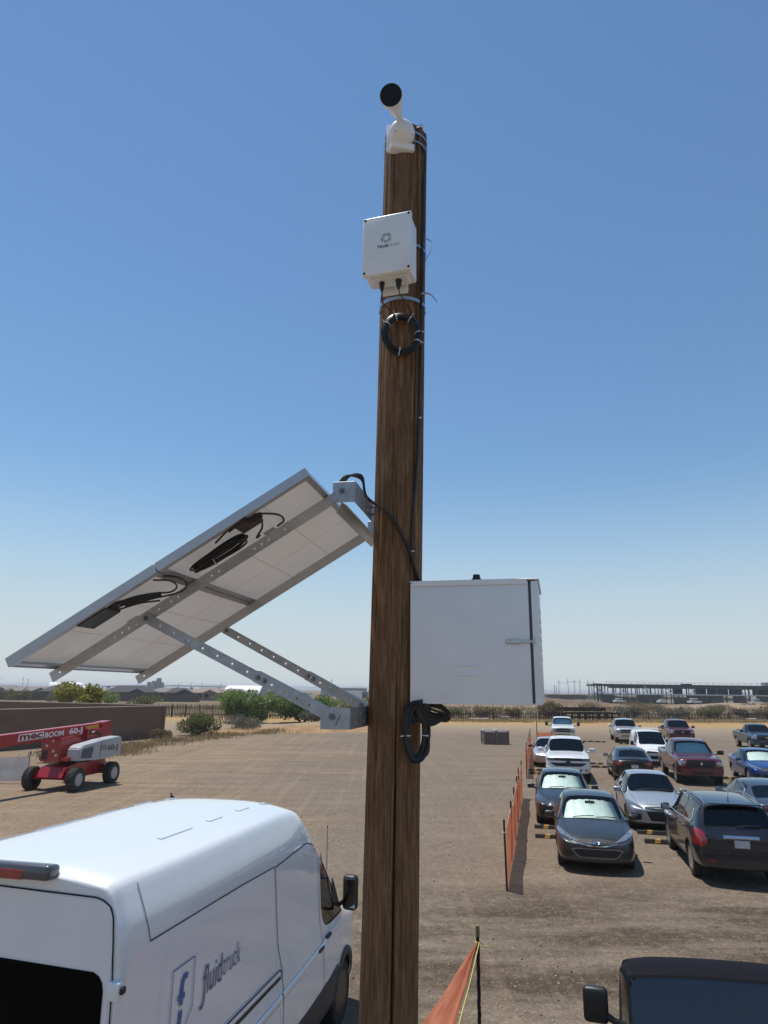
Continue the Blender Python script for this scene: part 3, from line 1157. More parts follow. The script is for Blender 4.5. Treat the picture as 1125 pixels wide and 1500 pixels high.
M_bolt = mat('zinc_bolt', (0.22, 0.22, 0.23), 0.4, 0.8)
rack = empty('solar_rack', (0, 0, 0), 0, 'galvanised metal rack with perforated rails and struts bolted to the left of the pole', 'mounting rack')
for s0 in (-0.36, 0.41):
    m = MB()
    o0 = PP(0.0, s0, -0.028)
    L = 1.655
    hs = [(x, 0.0) for x in (0.025, 0.055, 0.33, 0.42, 0.46, 0.50, 0.70, 0.74, 0.93, 0.97, 1.04, 1.17, 1.21, 1.25, 1.29, 1.605, 1.635)]
    plate(m, o0, E_, W_, L, 0.052, 0.003, hs, 0.0055)
    # top flange lying against the panel frames
    m.box(PP(L / 2, s0 + 0.022, -0.0035), (L, 0.044, 0.003), basis(E_, D_, W_), bev=0.001)
    m.build('rail', M_alu, rack)
for s0, nr in ((-0.372, 0), (0.400, 1)):
    m = MB()
    p0 = WW(1.02, s0, 4.305) if nr == 0 else WW(0.95, s0, 4.312)
    p1 = WW(0.055, s0, 3.855) if nr == 0 else WW(0.10, s0, 3.885)
    dr = (p1 - p0); LL = dr.length; dr.normalize()
    up = dr.cross(D_).normalized()
    f1 = 0.66
    plate(m, p0, dr, up, LL * f1, 0.046, 0.003, [(x, 0) for x in np.arange(0.022, LL * f1, 0.041 * 2)], 0.0052)
    m.build('strut', M_galv, rack)
    m = MB()
    plate(m, p0 + dr * LL * (f1 - 0.06) - D_ * 0.0045, dr, up, LL * (1 - f1 + 0.06), 0.05, 0.003, [(x, 0) for x in np.arange(0.025, LL * 0.4, 0.065)], 0.0055)
    m.box(p0 + dr * (LL * (f1 - 0.06) + LL * (1 - f1 + 0.06) / 2) + up * 0.0235 + D_ * 0.016, (LL * (1 - f1 + 0.06), 0.04, 0.003), basis(dr, D_, up), bev=0.0008)
    m.build('strut', M_galv, rack)
    for q_, r_q in ((p0 + dr * LL * (f1 - 0.045) - D_ * 0.0065, 0.009), (p0 + dr * LL * (f1 - 0.012) - D_ * 0.0065, 0.009), (p0 + dr * 0.02 - D_ * 0.0035, 0.008), (p1 - dr * 0.03 - D_ * 0.009, 0.010)):
        m = MB()
        bolt(m, q_, -D_, r_q)
        m.build('bolt', M_bolt, rack)
for (zl, zh, al, nm) in ((3.815, 3.905, 0.128, 'lower_bracket'), (4.825, 4.925, 0.105, 'upper_bracket')):
    zc, hh = (zl + zh) / 2, zh - zl
    m = MB()
    # back plate along the pole side, slotted
    plate(m, WW(0.004, -0.375, zc), D_, Z_, 0.78, hh, 0.004, [(x, y) for x, y in ((0.045, 0.018), (0.12, -0.018), (0.2, 0.018), (0.28, -0.018), (0.56, 0.018), (0.66, -0.018), (0.74, 0.018))], 0.008)
    for s0 in (-0.375, 0.402):
        m.box(WW(al / 2 + 0.004, s0, zc), (al, 0.004, hh), basis(N_, D_, Z_), bev=0.0012)
    m.build(nm, M_galv, rack)
    m = MB()
    bolt(m, WW(al * 0.62, -0.379, zc + 0.006), -D_, 0.010, 0.010)
    m.build('bolt', M_bolt, rack)
    for z in (zc - 0.02, zc + 0.02):
        m = MB()
        m.cyl(WW(0.016, -0.02, z), WW(-0.26, -0.02, z), 0.006, n=8)
        m.cyl(WW(0.004, -0.02, z), WW(0.018, -0.02, z), 0.012, n=6)
        m.build('bolt', M_bolt, rack)
# angle cross bar that carries the top ends of the rails
m = MB()
m.box(WW(0.075, 0.02, 4.80), (0.004, 0.80, 0.055), basis(N_, D_, Z_) @ Matrix.Rotation(-0.55, 3, 'Y'), bev=0.001)
m.box(WW(0.062, 0.02, 4.822), (0.05, 0.80, 0.004), basis(N_, D_, Z_) @ Matrix.Rotation(-0.55, 3, 'Y'), bev=0.001)
m.build('cross_bar', M_alu, rack)

M_backsheet = mat('pale_backsheet', (0.84, 0.79, 0.73), 0.42, var=0.05, vscale=4, bump=0.05, bscale=30, spec=0.6)
M_cell = mat('dark_blue_solar_cell', (0.012, 0.018, 0.05), 0.12, 0.3, coat=1.0)
_nt = M_backsheet.node_tree
_tl = _nt.nodes.new('ShaderNodeBsdfTranslucent'); _tl.inputs[0].default_value = (0.86, 0.82, 0.77, 1)
_mx = _nt.nodes.new('ShaderNodeMixShader'); _mx.inputs[0].default_value = 0.42
_nt.links.new(_nt.nodes['Principled BSDF'].outputs[0], _mx.inputs[1]); _nt.links.new(_tl.outputs[0], _mx.inputs[2])
_nt.links.new(_mx.outputs[0], _nt.nodes['Material Output'].inputs[0])
_nt = M_cell.node_tree        # light passes between the cells
_tp = _nt.nodes.new('ShaderNodeBsdfTransparent')
_mx = _nt.nodes.new('ShaderNodeMixShader'); _mx.inputs[0].default_value = 0.52
_nt.links.new(_nt.nodes['Principled BSDF'].outputs[0], _mx.inputs[1]); _nt.links.new(_tp.outputs[0], _mx.inputs[2])
_nt.links.new(_mx.outputs[0], _nt.nodes['Material Output'].inputs[0])
M_sticker = mat('grey_rating_label', (0.42, 0.40, 0.37), 0.5, var=0.12, vscale=60)
S0, S1 = -0.67, 0.585


def solar_panel(t0, t1, label, lower):
    p = empty('solar_module', (0, 0, 0), 0, label, 'solar panel', 'solar panels on the rack')
    B = basis(E_, D_, W_)
    H = 0.042
    for (c, s) in ((PP((t0 + t1) / 2, S0 + 0.002, H / 2), (t1 - t0, 0.004, H)), (PP((t0 + t1) / 2, S1 - 0.002, H / 2), (t1 - t0, 0.004, H)),
                   (PP(t0 + 0.002, (S0 + S1) / 2, H / 2), (0.004, S1 - S0 - 0.0085, H)), (PP(t1 - 0.002, (S0 + S1) / 2, H / 2), (0.004, S1 - S0 - 0.0085, H))):
        m = MB()
        m.box(c, s, B, bev=0.0008)
        # inward lip of this frame bar
        if s[0] > s[1]:
            sg = 1 if (c - PP((t0 + t1) / 2, (S0 + S1) / 2, H / 2)).dot(D_) < 0 else -1
            m.box(c + D_ * sg * 0.015 - W_ * (H / 2 - 0.001), (s[0] - 0.009, 0.026, 0.002), B)
        else:
            sg = 1 if (c - PP((t0 + t1) / 2, (S0 + S1) / 2, H / 2)).dot(E_) < 0 else -1
            m.box(c + E_ * sg * 0.014 - W_ * (H / 2 - 0.004), (0.024, s[1] - 0.06, 0.002), B)
        m.build('frame', M_alu2, p)
    m = MB()
    hs_, ht_ = (S1 - S0) / 2 - 0.005, (t1 - t0) / 2 - 0.005
    m.poly([PP((t0 + t1) / 2 + a * ht_, (S0 + S1) / 2 + b * hs_, H - 0.010) for a, b in ((-1, -1), (1, -1), (1, 1), (-1, 1))])
    m.build('backsheet', M_backsheet, p)
    m = MB()
    m.box(PP((t0 + t1) / 2, (S0 + S1) / 2, H - 0.0035), (t1 - t0 - 0.010, S1 - S0 - 0.010, 0.004), B)
    m.build('glass_sheet', M_cell, p)
    # raised busbar lines showing through the backsheet
    m = MB()
    for q in (0.33, 0.66):
        m.box(PP(t0 + (t1 - t0) * q, (S0 + S1) / 2, H - 0.0104), (0.003, S1 - S0 - 0.08, 0.0006), B)
    m.box(PP((t0 + t1) / 2, 0.16, H - 0.0104), (t1 - t0 - 0.06, 0.003, 0.0006), B)
    m.build('ribbon', M_backsheet, p)
    lt, ls = (0.41, -0.29) if not lower else (1.21, -0.27)
    m = MB()
    m.box(PP(lt, ls + 0.02, H - 0.0106), (0.06, 0.09, 0.001), B)
    m.build('rating_label', M_sticker, p)
    # junction box
    m = MB()
    if lower:
        m.box(PP(1.21, -0.585, H - 0.030), (0.155, 0.13, 0.034), B, bev=0.006)
    else:
        m.box(PP(0.42, -0.575, H - 0.030), (0.11, 0.115, 0.034), B, bev=0.006)
    m.build('junction_box', M_black if lower else mat('brown_black_plastic', (0.035, 0.022, 0.018), 0.5, var=0.2), p)
    return p


pu = solar_panel(0.07, 0.845, 'upper solar panel, its back with a black cable coil above the rail', False)
pl_ = solar_panel(0.851, 1.625, 'lower solar panel, its back with the flat black junction box', True)


def pt(t, s, h=0.012):
    return PP(t, s, h)


# cables of the panels (parts of the panels)
m = MB()
m.tube(spline([pt(1.13, -0.60), pt(1.05, -0.56), pt(0.99, -0.47), pt(0.93, -0.42, -0.01), pt(0.88, -0.45, -0.015), pt(0.865, -0.54, -0.01), pt(0.90, -0.62, 0.0)], 6), 0.0042, 6)
m.tube(spline([pt(1.13, -0.55), pt(1.05, -0.50), pt(0.98, -0.42, -0.005), pt(0.90, -0.38, -0.02), pt(0.845, -0.42, -0.02), pt(0.83, -0.52, -0.01), pt(0.86, -0.60, 0)], 6), 0.0042, 6)
m.tube(spline([pt(1.14, -0.52), pt(1.07, -0.45), pt(1.0, -0.40, -0.01)], 5), 0.0042, 6)
m.build('cable', M_cable, pl_)
m = MB()
m.cyl(pt(1.10, -0.61, 0.004), pt(1.00, -0.52, -0.004), 0.011, n=10)
m.cyl(pt(1.08, -0.575, -0.006), pt(0.985, -0.49, -0.012), 0.012, n=10)
m.cyl(pt(1.12, -0.625, 0.004), pt(1.10, -0.61, 0.004), 0.015, n=8)
m.cyl(pt(1.04, -0.54, -0.006), pt(0.96, -0.465, -0.012), 0.014, n=8)
m.build('connector', M_black, pl_)
m = MB()
m.tube(spline([pt(0.37, -0.60), pt(0.33, -0.57, 0), pt(0.295, -0.50, -0.01), pt(0.30, -0.44, -0.02), pt(0.345, -0.40, -0.01)], 6), 0.0048, 6)
m.tube(spline([pt(0.37, -0.52), pt(0.40, -0.46, 0), pt(0.45, -0.43, -0.015), pt(0.44, -0.39, 0.0)], 6), 0.0048, 6)
m.tube(spline([pt(0.45, -0.62), pt(0.50, -0.64, 0), pt(0.58, -0.62, -0.01)], 6), 0.0045, 6)
m.build('cable', M_cable, pu)
m = MB()
m.cyl(pt(0.50, -0.635, 0.0), pt(0.40, -0.655, 0.002), 0.011, n=10)
m.cyl(pt(0.41, -0.62, -0.004), pt(0.345, -0.60, -0.004), 0.014, n=10)
m.build('connector', M_black, pu)


def coil_obj(name, label, center, ua, ub, ra, rb, turns, r, spread, seed, ties, cat='cable coil', tielen=1.0, jitter=0.1):
    """hank of cable: several loops, a little uneven, bound with ties (angles in turns of the loop)"""
    rr = random.Random(seed)
    o = empty(name, (0, 0, 0), 0, label, cat)
    center, ua, ub = Vector(center), Vector(ua).normalized(), Vector(ub).normalized()
    nn = ua.cross(ub).normalized()
    m = MB()
    for k in range(turns):
        q = k / max(1, turns - 1)
        ang = 2.4 * k
        off = nn * math.sin(ang) * spread + nn * (rr.random() - 0.5) * spread * 0.6
        dr = math.cos(ang) * spread
        pts = []
        ph = rr.random() * 6
        for i in range(48):
            t = 2 * PI * i / 48
            w = 1 + jitter * 0.25 * math.sin(2 * t + ph)
            pts.append(center + off * (1 + 0.3 * math.sin(t * 2 + ph)) + ua * math.cos(t) * (ra * w + dr) + ub * math.sin(t) * (rb * w + dr))
        m.tube(pts, r, 6, closed=True)
    m.build('cable', M_cable, o)
    for tdeg in ties:
        t = R(tdeg)
        c = center + ua * math.cos(t) * ra + ub * math.sin(t) * rb
        tang = (-ua * math.sin(t) * ra + ub * math.cos(t) * rb).normalized()
        rad = tang.cross(nn).normalized()
        m = MB()
        rt = spread + r * 1.35
        ring = [c + (rad * math.cos(a) + nn * math.sin(a)) * rt for a in [2 * PI * i / 14 for i in range(14)]]
        m.tube(ring, 0.0022, 5, closed=True)
        side = nn if nn.y < 0 else -nn
        m.box(c + side * (rt + 0.001) - rad * 0.002, (0.006, 0.007, 0.005), basis(tang, rad, nn))
        m.box(c + side * (rt * 0.8) + rad * (rt + 0.006), (0.003, 0.016 * tielen, 0.0015), basis(tang, rad, nn))
        m.build('cable_tie', M_tie, o)
    return o


# long oval coil hanging under the upper panel
coil_obj('cable_coil', 'oval black cable coil tied under the upper solar panel', PP(0.62, -0.50, -0.012), E_, D_, 0.135, 0.042, 9, 0.0045, 0.013, 3, (70,), jitter=0.3)

# ---- the small lettered box
BX = R(17)
fx = Vector((math.cos(BX), -math.sin(BX), 0))           # along the lid, to the right (nearer)
fy = Vector((math.sin(BX), math.cos(BX), 0))            # into the pole
tl = empty('junction_enclosure', (0, 0, 0), 0, 'small white weatherproof box with a green ring logo strapped high on the pole', 'electrical box')
BC = Vector((-0.004, 3.035, 6.195))                     # centre of the lid face
Bb = basis(fx, fy, Z_)
m = MB()
m.box(BC + fy * 0.012, (0.262, 0.024, 0.342), Bb, bev=0.008, seg=3)
m.build('lid', M_abs, tl)
m = MB()
m.box(BC + fy * 0.085, (0.246, 0.118, 0.326), Bb, bev=0.008, seg=2)
# raised rim on the underside
m.box(BC + fy * 0.085 - Z_ * 0.168, (0.20, 0.085, 0.012), Bb, bev=0.003)
m.build('body', M_abs, tl)
m = MB()
for sx in (-1, 1):
    for sz in (-1, 1):
        m2 = MB()
        c = BC + fx * sx * 0.117 + Z_ * sz * 0.157
        m2.cyl(c + fy * 0.002, c - fy * 0.003, 0.0065, n=14)
        m2.box(c - fy * 0.0032, (0.009, 0.001, 0.0016), Bb)
        m2.build('screw', M_black, tl)
m.bm.free()
# mounting flange plates
for sz in (-0.178, 0.178):
    m = MB()
    m.box(BC + fy * 0.152 + Z_ * sz, (0.15, 0.012, 0.055), Bb, bev=0.003)
    m.build('mounting_plate', M_abs, tl)
# lettering: ring of broken arcs and the word
gm = mat('green_logo_print', (0.05, 0.30, 0.13), 0.5)
gm2 = mat('dark_green_logo_print', (0.015, 0.10, 0.065), 0.5)
gm3 = mat('grey_logo_print', (0.20, 0.24, 0.24), 0.5)
LC = BC + Z_ * 0.032 - fx * 0.002


def arc(m, r0, r1, a0, a1, mi, n=14):
    for i in range(n):
        t0 = R(a0 + (a1 - a0) * i / n)
        t1 = R(a0 + (a1 - a0) * (i + 1) / n)
        m.poly([LC - fy * 0.0012 + fx * math.cos(t) * r + Z_ * math.sin(t) * r for r, t in ((r0, t0), (r1, t0), (r1, t1), (r0, t1))], mi)


m = MB()
arc(m, 0.0150, 0.0185, 0, 360, 0, 40)
for k, (a0, a1, mi) in enumerate(((20, 80, 1), (95, 150, 0), (165, 225, 1), (240, 290, 0), (300, 350, 0))):
    arc(m, 0.0235, 0.0280, a0, a1, mi)
m.build('ring_logo', [gm, gm2], tl)
for body, x0, mm, bold in (('TRUE', -0.050, gm2, 0.0009), ('LOOK', 0.0055, gm3, 0.0)):
    vs, fs = text_mesh(body, 0.0205, bold, 1.22)
    m = MB()
    vv = [m.bm.verts.new(BC - fy * 0.0012 + fx * (x0 + v.x) + Z_ * (-0.022 + v.y)) for v in vs]
    for f in fs:
        try:
            m.bm.faces.new([vv[i] for i in f])
        except ValueError:
            pass
    m.build('lettering', mm, tl)
# glands underneath
for gx, gr in ((-0.045, 0.0125), (0.045, 0.0145)):
    m = MB()
    c = BC + fy * 0.075 + fx * gx - Z_ * 0.174
    m.cyl(c, c - Z_ * 0.012, gr * 1.15, n=8)
    m.cyl(c - Z_ * 0.012, c - Z_ * 0.034, gr, gr * 0.95, n=14)
    m.cyl(c - Z_ * 0.034, c - Z_ * 0.05, gr * 0.8, gr * 0.5, n=12)
    m.build('cable_gland', M_black, tl)
# the straps round the pole
M_strap = mat('stainless_strap', (0.45, 0.47, 0.50), 0.35, 0.85)


def strap(z, w, parent, tail=None, deg0=0, deg1=360, sub='strap', out=0.004):
    bm = MB()
    n = 48
    for i in range(n):
        a0 = deg0 + (deg1 - deg0) * i / n
        a1 = deg0 + (deg1 - deg0) * (i + 1) / n
        p = [pole_pt(z - w / 2, a0, out), pole_pt(z - w / 2, a1, out), pole_pt(z + w / 2, a1, out), pole_pt(z + w / 2, a0, out)]
        bm.poly(p)
    if tail:
        tp = spline(tail, 6)
        for i in range(len(tp) - 1):
            bm.poly([tp[i] - Z_ * w * 0.28, tp[i + 1] - Z_ * w * 0.28, tp[i + 1] + Z_ * w * 0.28, tp[i] + Z_ * w * 0.28])
    return bm.build(sub, M_strap, parent)


strap(6.372, 0.016, tl, [pole_pt(6.40, 62, 0.004), (0.205, 3.30, 6.42), (0.245, 3.28, 6.385), (0.240, 3.28, 6.33), (0.216, 3.28, 6.28)])
strap(6.03, 0.020, tl, [pole_pt(6.05, 45, 0.004), (0.19, 3.28, 6.062), (0.235, 3.26, 6.045), (0.272, 3.26, 6.0)])
# black nest of loose cable to the left under the box and down to the coil
c0 = BC + fy * 0.075 - fx * 0.045 - Z_ * 0.22
c1 = BC + fy * 0.075 + fx * 0.045 - Z_ * 0.22
dc = empty('camera_cable', (0, 0, 0), 0, 'thin black cable looping from the small box down to the round coil', 'cable')
m = MB()
m.tube(spline([c0, c0 - Z_ * 0.06 + fy * 0.03, pole_pt(5.93, -12, 0.01), pole_pt(5.90, 5, 0.012), pole_pt(5.885, 20, 0.016)], 8), 0.0042, 6)
m.tube(spline([c1, c1 - Z_ * 0.02 + fy * 0.03, pole_pt(5.97, 15, 0.006), pole_pt(5.90, 22, 0.01)], 8), 0.0035, 6)
m.build('cable_sheath', M_cable, dc)
coil_obj('cable_coil', 'round black cable coil with white ties below the lettered box', pole_pt(5.795, 10, 0.035) - Vector((0.032, 0, 0)), (1, 0.12, 0), (0, 0, 1), 0.092, 0.102, 18, 0.0052, 0.0130, 5, (8, 62, 112, 150, 262, 338), jitter=0.12)

# ---- bullet camera on its bracket at the pole top
cm = empty('security_camera', (0, 0, 0), 0, 'white bullet camera with a black front on an arm at the pole top', 'camera')
LE = Vector((0.012, 3.02, 7.105))
JB = Vector((0.080, 3.24, 7.085))
AX = (LE - Vector((0.050, 3.21, 7.175))).normalized()
m = MB()
back = LE - AX * 0.17
m.cyl(LE - AX * 0.004, back, 0.050, 0.036, n=32)
m.build('camera_body', M_abs, cm)
m = MB()
m.cyl(LE - AX * 0.03, LE + AX * 0.012, 0.061, 0.062, n=40)
m.build('lens_hood', M_abs, cm)
m = MB()
m.cyl(LE + AX * 0.008, LE + AX * 0.016, 0.0600, n=40)
m.build('lens', mat('black_lens_face', (0.004, 0.005, 0.009), 0.35, spec=0.2), cm)
m = MB()
m.tube([back, back * 0.5 + JB * 0.5 + Vector((0, -0.01, 0.02)), JB + Vector((-0.01, -0.03, 0.02))], [0.03, 0.018, 0.021], 16)
m.build('arm', M_abs, cm)
m = MB()
jx = Vector((0.97, 0.24, 0)).normalized(); jy = Vector((-0.24, 0.97, 0)).normalized()
m.lathe([(0.0, -0.052), (0.034, -0.050), (0.055, -0.036), (0.070, -0.010), (0.076, 0.020), (0.078, 0.05)], (0, 0, 0), 'Y', 40)
for v_ in m.bm.verts:
    v_.co = JB + jx * v_.co.x + jy * v_.co.y + Z_ * v_.co.z
m.build('junction_base', M_abs, cm)
m = MB()
Bj = basis(jx, jy, Z_)
m.box(JB + jy * 0.060 - Z_ * 0.012, (0.158, 0.020, 0.190), Bj, bev=0.010, seg=2)
m.box(JB + jy * 0.035 - Z_ * 0.086 + jx * 0.004, (0.140, 0.06, 0.045), Bj, bev=0.004)
m.build('mounting_plate', M_abs, cm)
for a in (40, 140, 215, 325):
    m = MB()
    c = JB + jx * math.cos(R(a)) * 0.060 + Z_ * math.sin(R(a)) * 0.060 - jy * 0.026
    m.cyl(c, c - jy * 0.003, 0.004, n=10)
    m.build('screw', M_bolt, cm)
strap(7.12, 0.014, cm, sub='strap')
strap(7.06, 0.010, cm, sub='strap', out=0.003)
m = MB()
m.box(pole_pt(7.165, 38, -0.005) + Vector((0, 0, 0.012)), (0.05, 0.03, 0.022), basis(fx, fy, Z_), bev=0.006)
m.build('strap_buckle', mat('bright_steel_buckle', (0.8, 0.8, 0.8), 0.16, 1.0), cm)

# ---- cable down the pole from camera to steel box
dn = empty('down_cable', (0, 0, 0), 0, 'black cable running down the right side of the pole to the steel box', 'cable')
m = MB()
pts = [JB + jy * 0.06 + jx * 0.06, pole_pt(7.02, 52, 0.008)]
for z, dg in ((6.8, 53), (6.5, 51), (6.1, 49), (5.8, 48), (5.5, 46), (5.2, 43), (5.0, 38), (4.85, 33), (4.72, 30), (4.62, 31), (4.54, 38), (4.47, 54)):
    pts.append(pole_pt(z, dg, 0.007))
m.tube(spline(pts, 6), 0.0062, 6)
m.build('cable_sheath', M_cable, dn)
for z, dg in ((4.64, 30), (5.35, 45)):
    m = MB()
    c = pole_pt(z, dg, 0.012)
    m.box(c, (0.020, 0.006, 0.006), basis(fx, fy, Z_), bev=0.001)
    m.build('cable_clip', M_tie, dn)
sc = empty('solar_cable', (0, 0, 0), 0, 'pair of black cables arching from the rack over the pole to the steel box', 'cable')
m = MB()
for k in (0, 1, 2):
    o = Vector((0.0, 0.01 * k, 0.010 * k))
    pts = [WW(0.11, -0.30 + 0.03 * k, 4.93), WW(0.07, -0.28 + 0.03 * k, 4.985 + 0.008 * k), WW(0.0, -0.25, 4.97 + 0.01 * k),
           Vector((-0.088, 3.262, 4.905)) + o * 0.5, pole_pt(4.84, -28, 0.016 + 0.006 * k), pole_pt(4.76, -4, 0.010 + 0.004 * k), pole_pt(4.68, 14, 0.010 + 0.004 * k),
           pole_pt(4.62, 26, 0.012 + 0.003 * k), pole_pt(4.55, 36, 0.012 + 0.004 * k), pole_pt(4.47, 53, 0.02)]
    m.tube(spline(pts, 7), 0.0058, 6)
m.build('cable_sheath', M_cable, sc)
m = MB()
m.tube([Vector((-0.088, 3.262, 4.91)) + Vector((math.cos(a) * 0.004, 0, math.sin(a) * 0.014)) for a in [2 * PI * i / 10 for i in range(10)]], 0.0022, 5, closed=True)
m.build('cable_tie', M_tie, sc)

# ---- big steel cabinet
EA = R(14.0)
ex = Vector((math.cos(EA), -math.sin(EA), 0))
ey = Vector((math.sin(EA), math.cos(EA), 0))
Be = basis(ex, ey, Z_)
cab = empty('steel_cabinet', (0, 0, 0), 0, 'large plain white steel cabinet with a latch mounted to the right of the pole', 'electrical cabinet')
CW, CD, CH = 0.555, 0.52, 0.555
C0 = Vector((0.130, 3.25, 3.922))        # near left bottom corner
cc = C0 + ex * CW / 2 + ey * CD / 2 + Z_ * CH / 2
m = MB()
m.box(cc - ex * 0.002, (CW - 0.004, CD, CH), Be, bev=0.004, seg=2)
m.build('body', M_white, cab)
# rain hood: thin lid with folded drip edge
m = MB()
m.box(cc + Z_ * (CH / 2 + 0.006) + ex * 0.022, (CW + 0.050, CD + 0.012, 0.006), Be, bev=0.002)
m.box(cc + Z_ * (CH / 2 - 0.006) - ey * (CD / 2 + 0.004) + ex * 0.0, (CW - 0.02, 0.003, 0.022), Be, bev=0.001)
m.build('rain_hood', M_white, cab)
# door on the right end, standing 4 mm off behind a dark seal
m = MB()
m.box(cc + ex * (CW / 2 + 0.001), (0.016, CD - 0.02, CH - 0.02), Be)
m.build('door_seal', mat('dark_grey_seal', (0.10, 0.10, 0.115), 0.8), cab)
dcx = CW / 2 + 0.0235
m = MB()
m.box(cc + ex * dcx, (0.030, CD + 0.004, CH - 0.006), Be, bev=0.004, seg=2)
door = m.build('door', M_white, cab)
for z in np.linspace(-0.06, 0.16, 6):
    m = MB()
    c = cc + ex * (dcx + 0.0155) + Z_ * z - ey * 0.03
    m.prism([c - ey * 0.07 + Z_ * 0.010, c - ey * 0.07 - Z_ * 0.010, c - ey * 0.07 - Z_ * 0.010 + ex * 0.0045], ey * 0.14)
    m.build('louver', M_white, door)
# draw latch
lz = cc + Z_ * (0.0) - ey * (CD / 2)
m = MB()
m.box(lz + ex * (CW / 2 - 0.085) - ey * 0.004, (0.052, 0.008, 0.020), Be, bev=0.002)
m.box(lz + ex * (CW / 2 - 0.068) - ey * 0.010, (0.045, 0.005, 0.022), Be, bev=0.002)
m.box(lz + ex * (CW / 2 - 0.025) - ey * 0.009, (0.060, 0.003, 0.012), Be, bev=0.001)
m.box(lz + ex * (CW / 2 + 0.010) - ey * 0.006, (0.007, 0.012, 0.034), Be, bev=0.001)
m.build('latch', mat('zinc_latch', (0.42, 0.44, 0.45), 0.3, 0.9), cab)
# two pressed slots low on the side
for z in (-0.105, -0.150):
    m = MB()
    c = lz + ex * (-0.010) + Z_ * z
    m.prism([c - ex * 0.05 + Z_ * 0.003 + ey * 0.002, c - ex * 0.05 - Z_ * 0.003 - ey * 0.0055, c - ex * 0.05 - Z_ * 0.003 + ey * 0.002], ex * 0.10)
    m.build('vent_slot', M_white, cab)
m = MB()
k0 = cc + Z_ * (CH / 2 + 0.009) + ex * 0.035 - ey * (CD / 2 - 0.04)
m.cyl(k0, k0 + Z_ * 0.010, 0.024, n=16)
m.cyl(k0 + Z_ * 0.010, k0 + Z_ * 0.030, 0.019, 0.016, n=16)
m.build('roof_gland', M_black, cab)
m = MB()
bk = cc - ex * (CW / 2)
m.box(bk + ex * 0.012 + Z_ * (CH / 2 + 0.03) - ey * 0.10, (0.030, 0.004, 0.06), Be, bev=0.001)
for z in (-0.20, 0.20):
    m.box(bk - ex * 0.012 + Z_ * z + ey * 0.0, (0.02, 0.40, 0.04), Be, bev=0.002)
m.build('pole_bracket', M_galv, cab)
# cables under the cabinet
u0 = C0 + ex * 0.05 + ey * 0.10
hank = coil_obj('cable_coil', 'long black cable hank with white ties hanging under the steel cabinet', Vector((0.158, 3.235, 3.800)), (1, 0.25, 0), (0, 0, 1), 0.047, 0.115, 20, 0.0052, 0.0135, 8, (188, 352), jitter=0.18)
m = MB()
m.tube(spline([Vector((0.185, 3.24, 3.925)), Vector((0.205, 3.235, 3.83)), Vector((0.215, 3.23, 3.76)), Vector((0.212, 3.23, 3.715)), Vector((0.195, 3.23, 3.695)), Vector((0.18, 3.235, 3.70))], 6), 0.0045, 6)
for k in range(4):
    m.tube(spline([Vector((0.13 + 0.015 * k, 3.28, 3.93)), Vector((0.135 + 0.012 * k, 3.25, 3.90)), Vector((0.125 + 0.014 * k, 3.24, 3.87)), Vector((0.112 + 0.01 * k, 3.235, 3.83))], 5), 0.0048, 6)
m.build('cable', M_cable, hank)
gl2 = empty('cable_bundle', (0, 0, 0), 0, 'tangled bundle of black cable loops pointing right below the steel cabinet', 'cable bundle')
m = MB()
rr_ = random.Random(2)
for k in range(14):
    a = Vector((0.165 + 0.012 * (k % 3), 3.25 + 0.01 * (k % 4), 3.925 - 0.004 * k))
    b = Vector((0.235, 3.235 + 0.008 * (k % 3), 3.935 - 0.008 * k + 0.02 * rr_.random()))
    tip = Vector((0.318 - 0.006 * rr_.random() - 0.004 * abs(k - 5), 3.24 + 0.008 * (k % 3), 3.880 - 0.0035 * k + 0.022 * rr_.random()))
    bk2 = Vector((0.245, 3.235, 3.835 + 0.002 * k))
    en = Vector((0.195, 3.24, 3.835 + 0.004 * k))
    m.tube(spline([a, b, tip, bk2, en, a - Z_ * 0.03], 6), 0.0054, 6)
m.build('cable', M_cable, gl2)
m = MB()
m.cyl(Vector((0.165, 3.26, 3.935)), Vector((0.180, 3.25, 3.845)), 0.035, 0.022, n=14)
m.cyl(Vector((0.205, 3.26, 3.930)), Vector((0.197, 3.25, 3.835)), 0.028, 0.018, n=14)
m.build('cable_gland', M_black, gl2)
# ================================================================== VEHICLES
REG = {'windshield': 2, 'back_window': 3, 'fl': 4, 'fr': 5, 'rl': 6, 'rr': 7, 'hood': 8, 'dfl': 9, 'dfr': 10, 'drl': 11, 'drr': 12, 'trunk': 13, 'ql': 14, 'qr': 15, 'roof': 16, 'bed': 17}
NAMES = {2: 'windshield', 3: 'back_window', 4: 'side_window', 5: 'side_window', 6: 'side_window', 7: 'side_window', 8: 'hood', 9: 'door', 10: 'door', 11: 'door', 12: 'door',
         13: 'tailgate', 14: 'side_window', 15: 'side_window', 16: 'roof', 17: 'cargo_bed'}


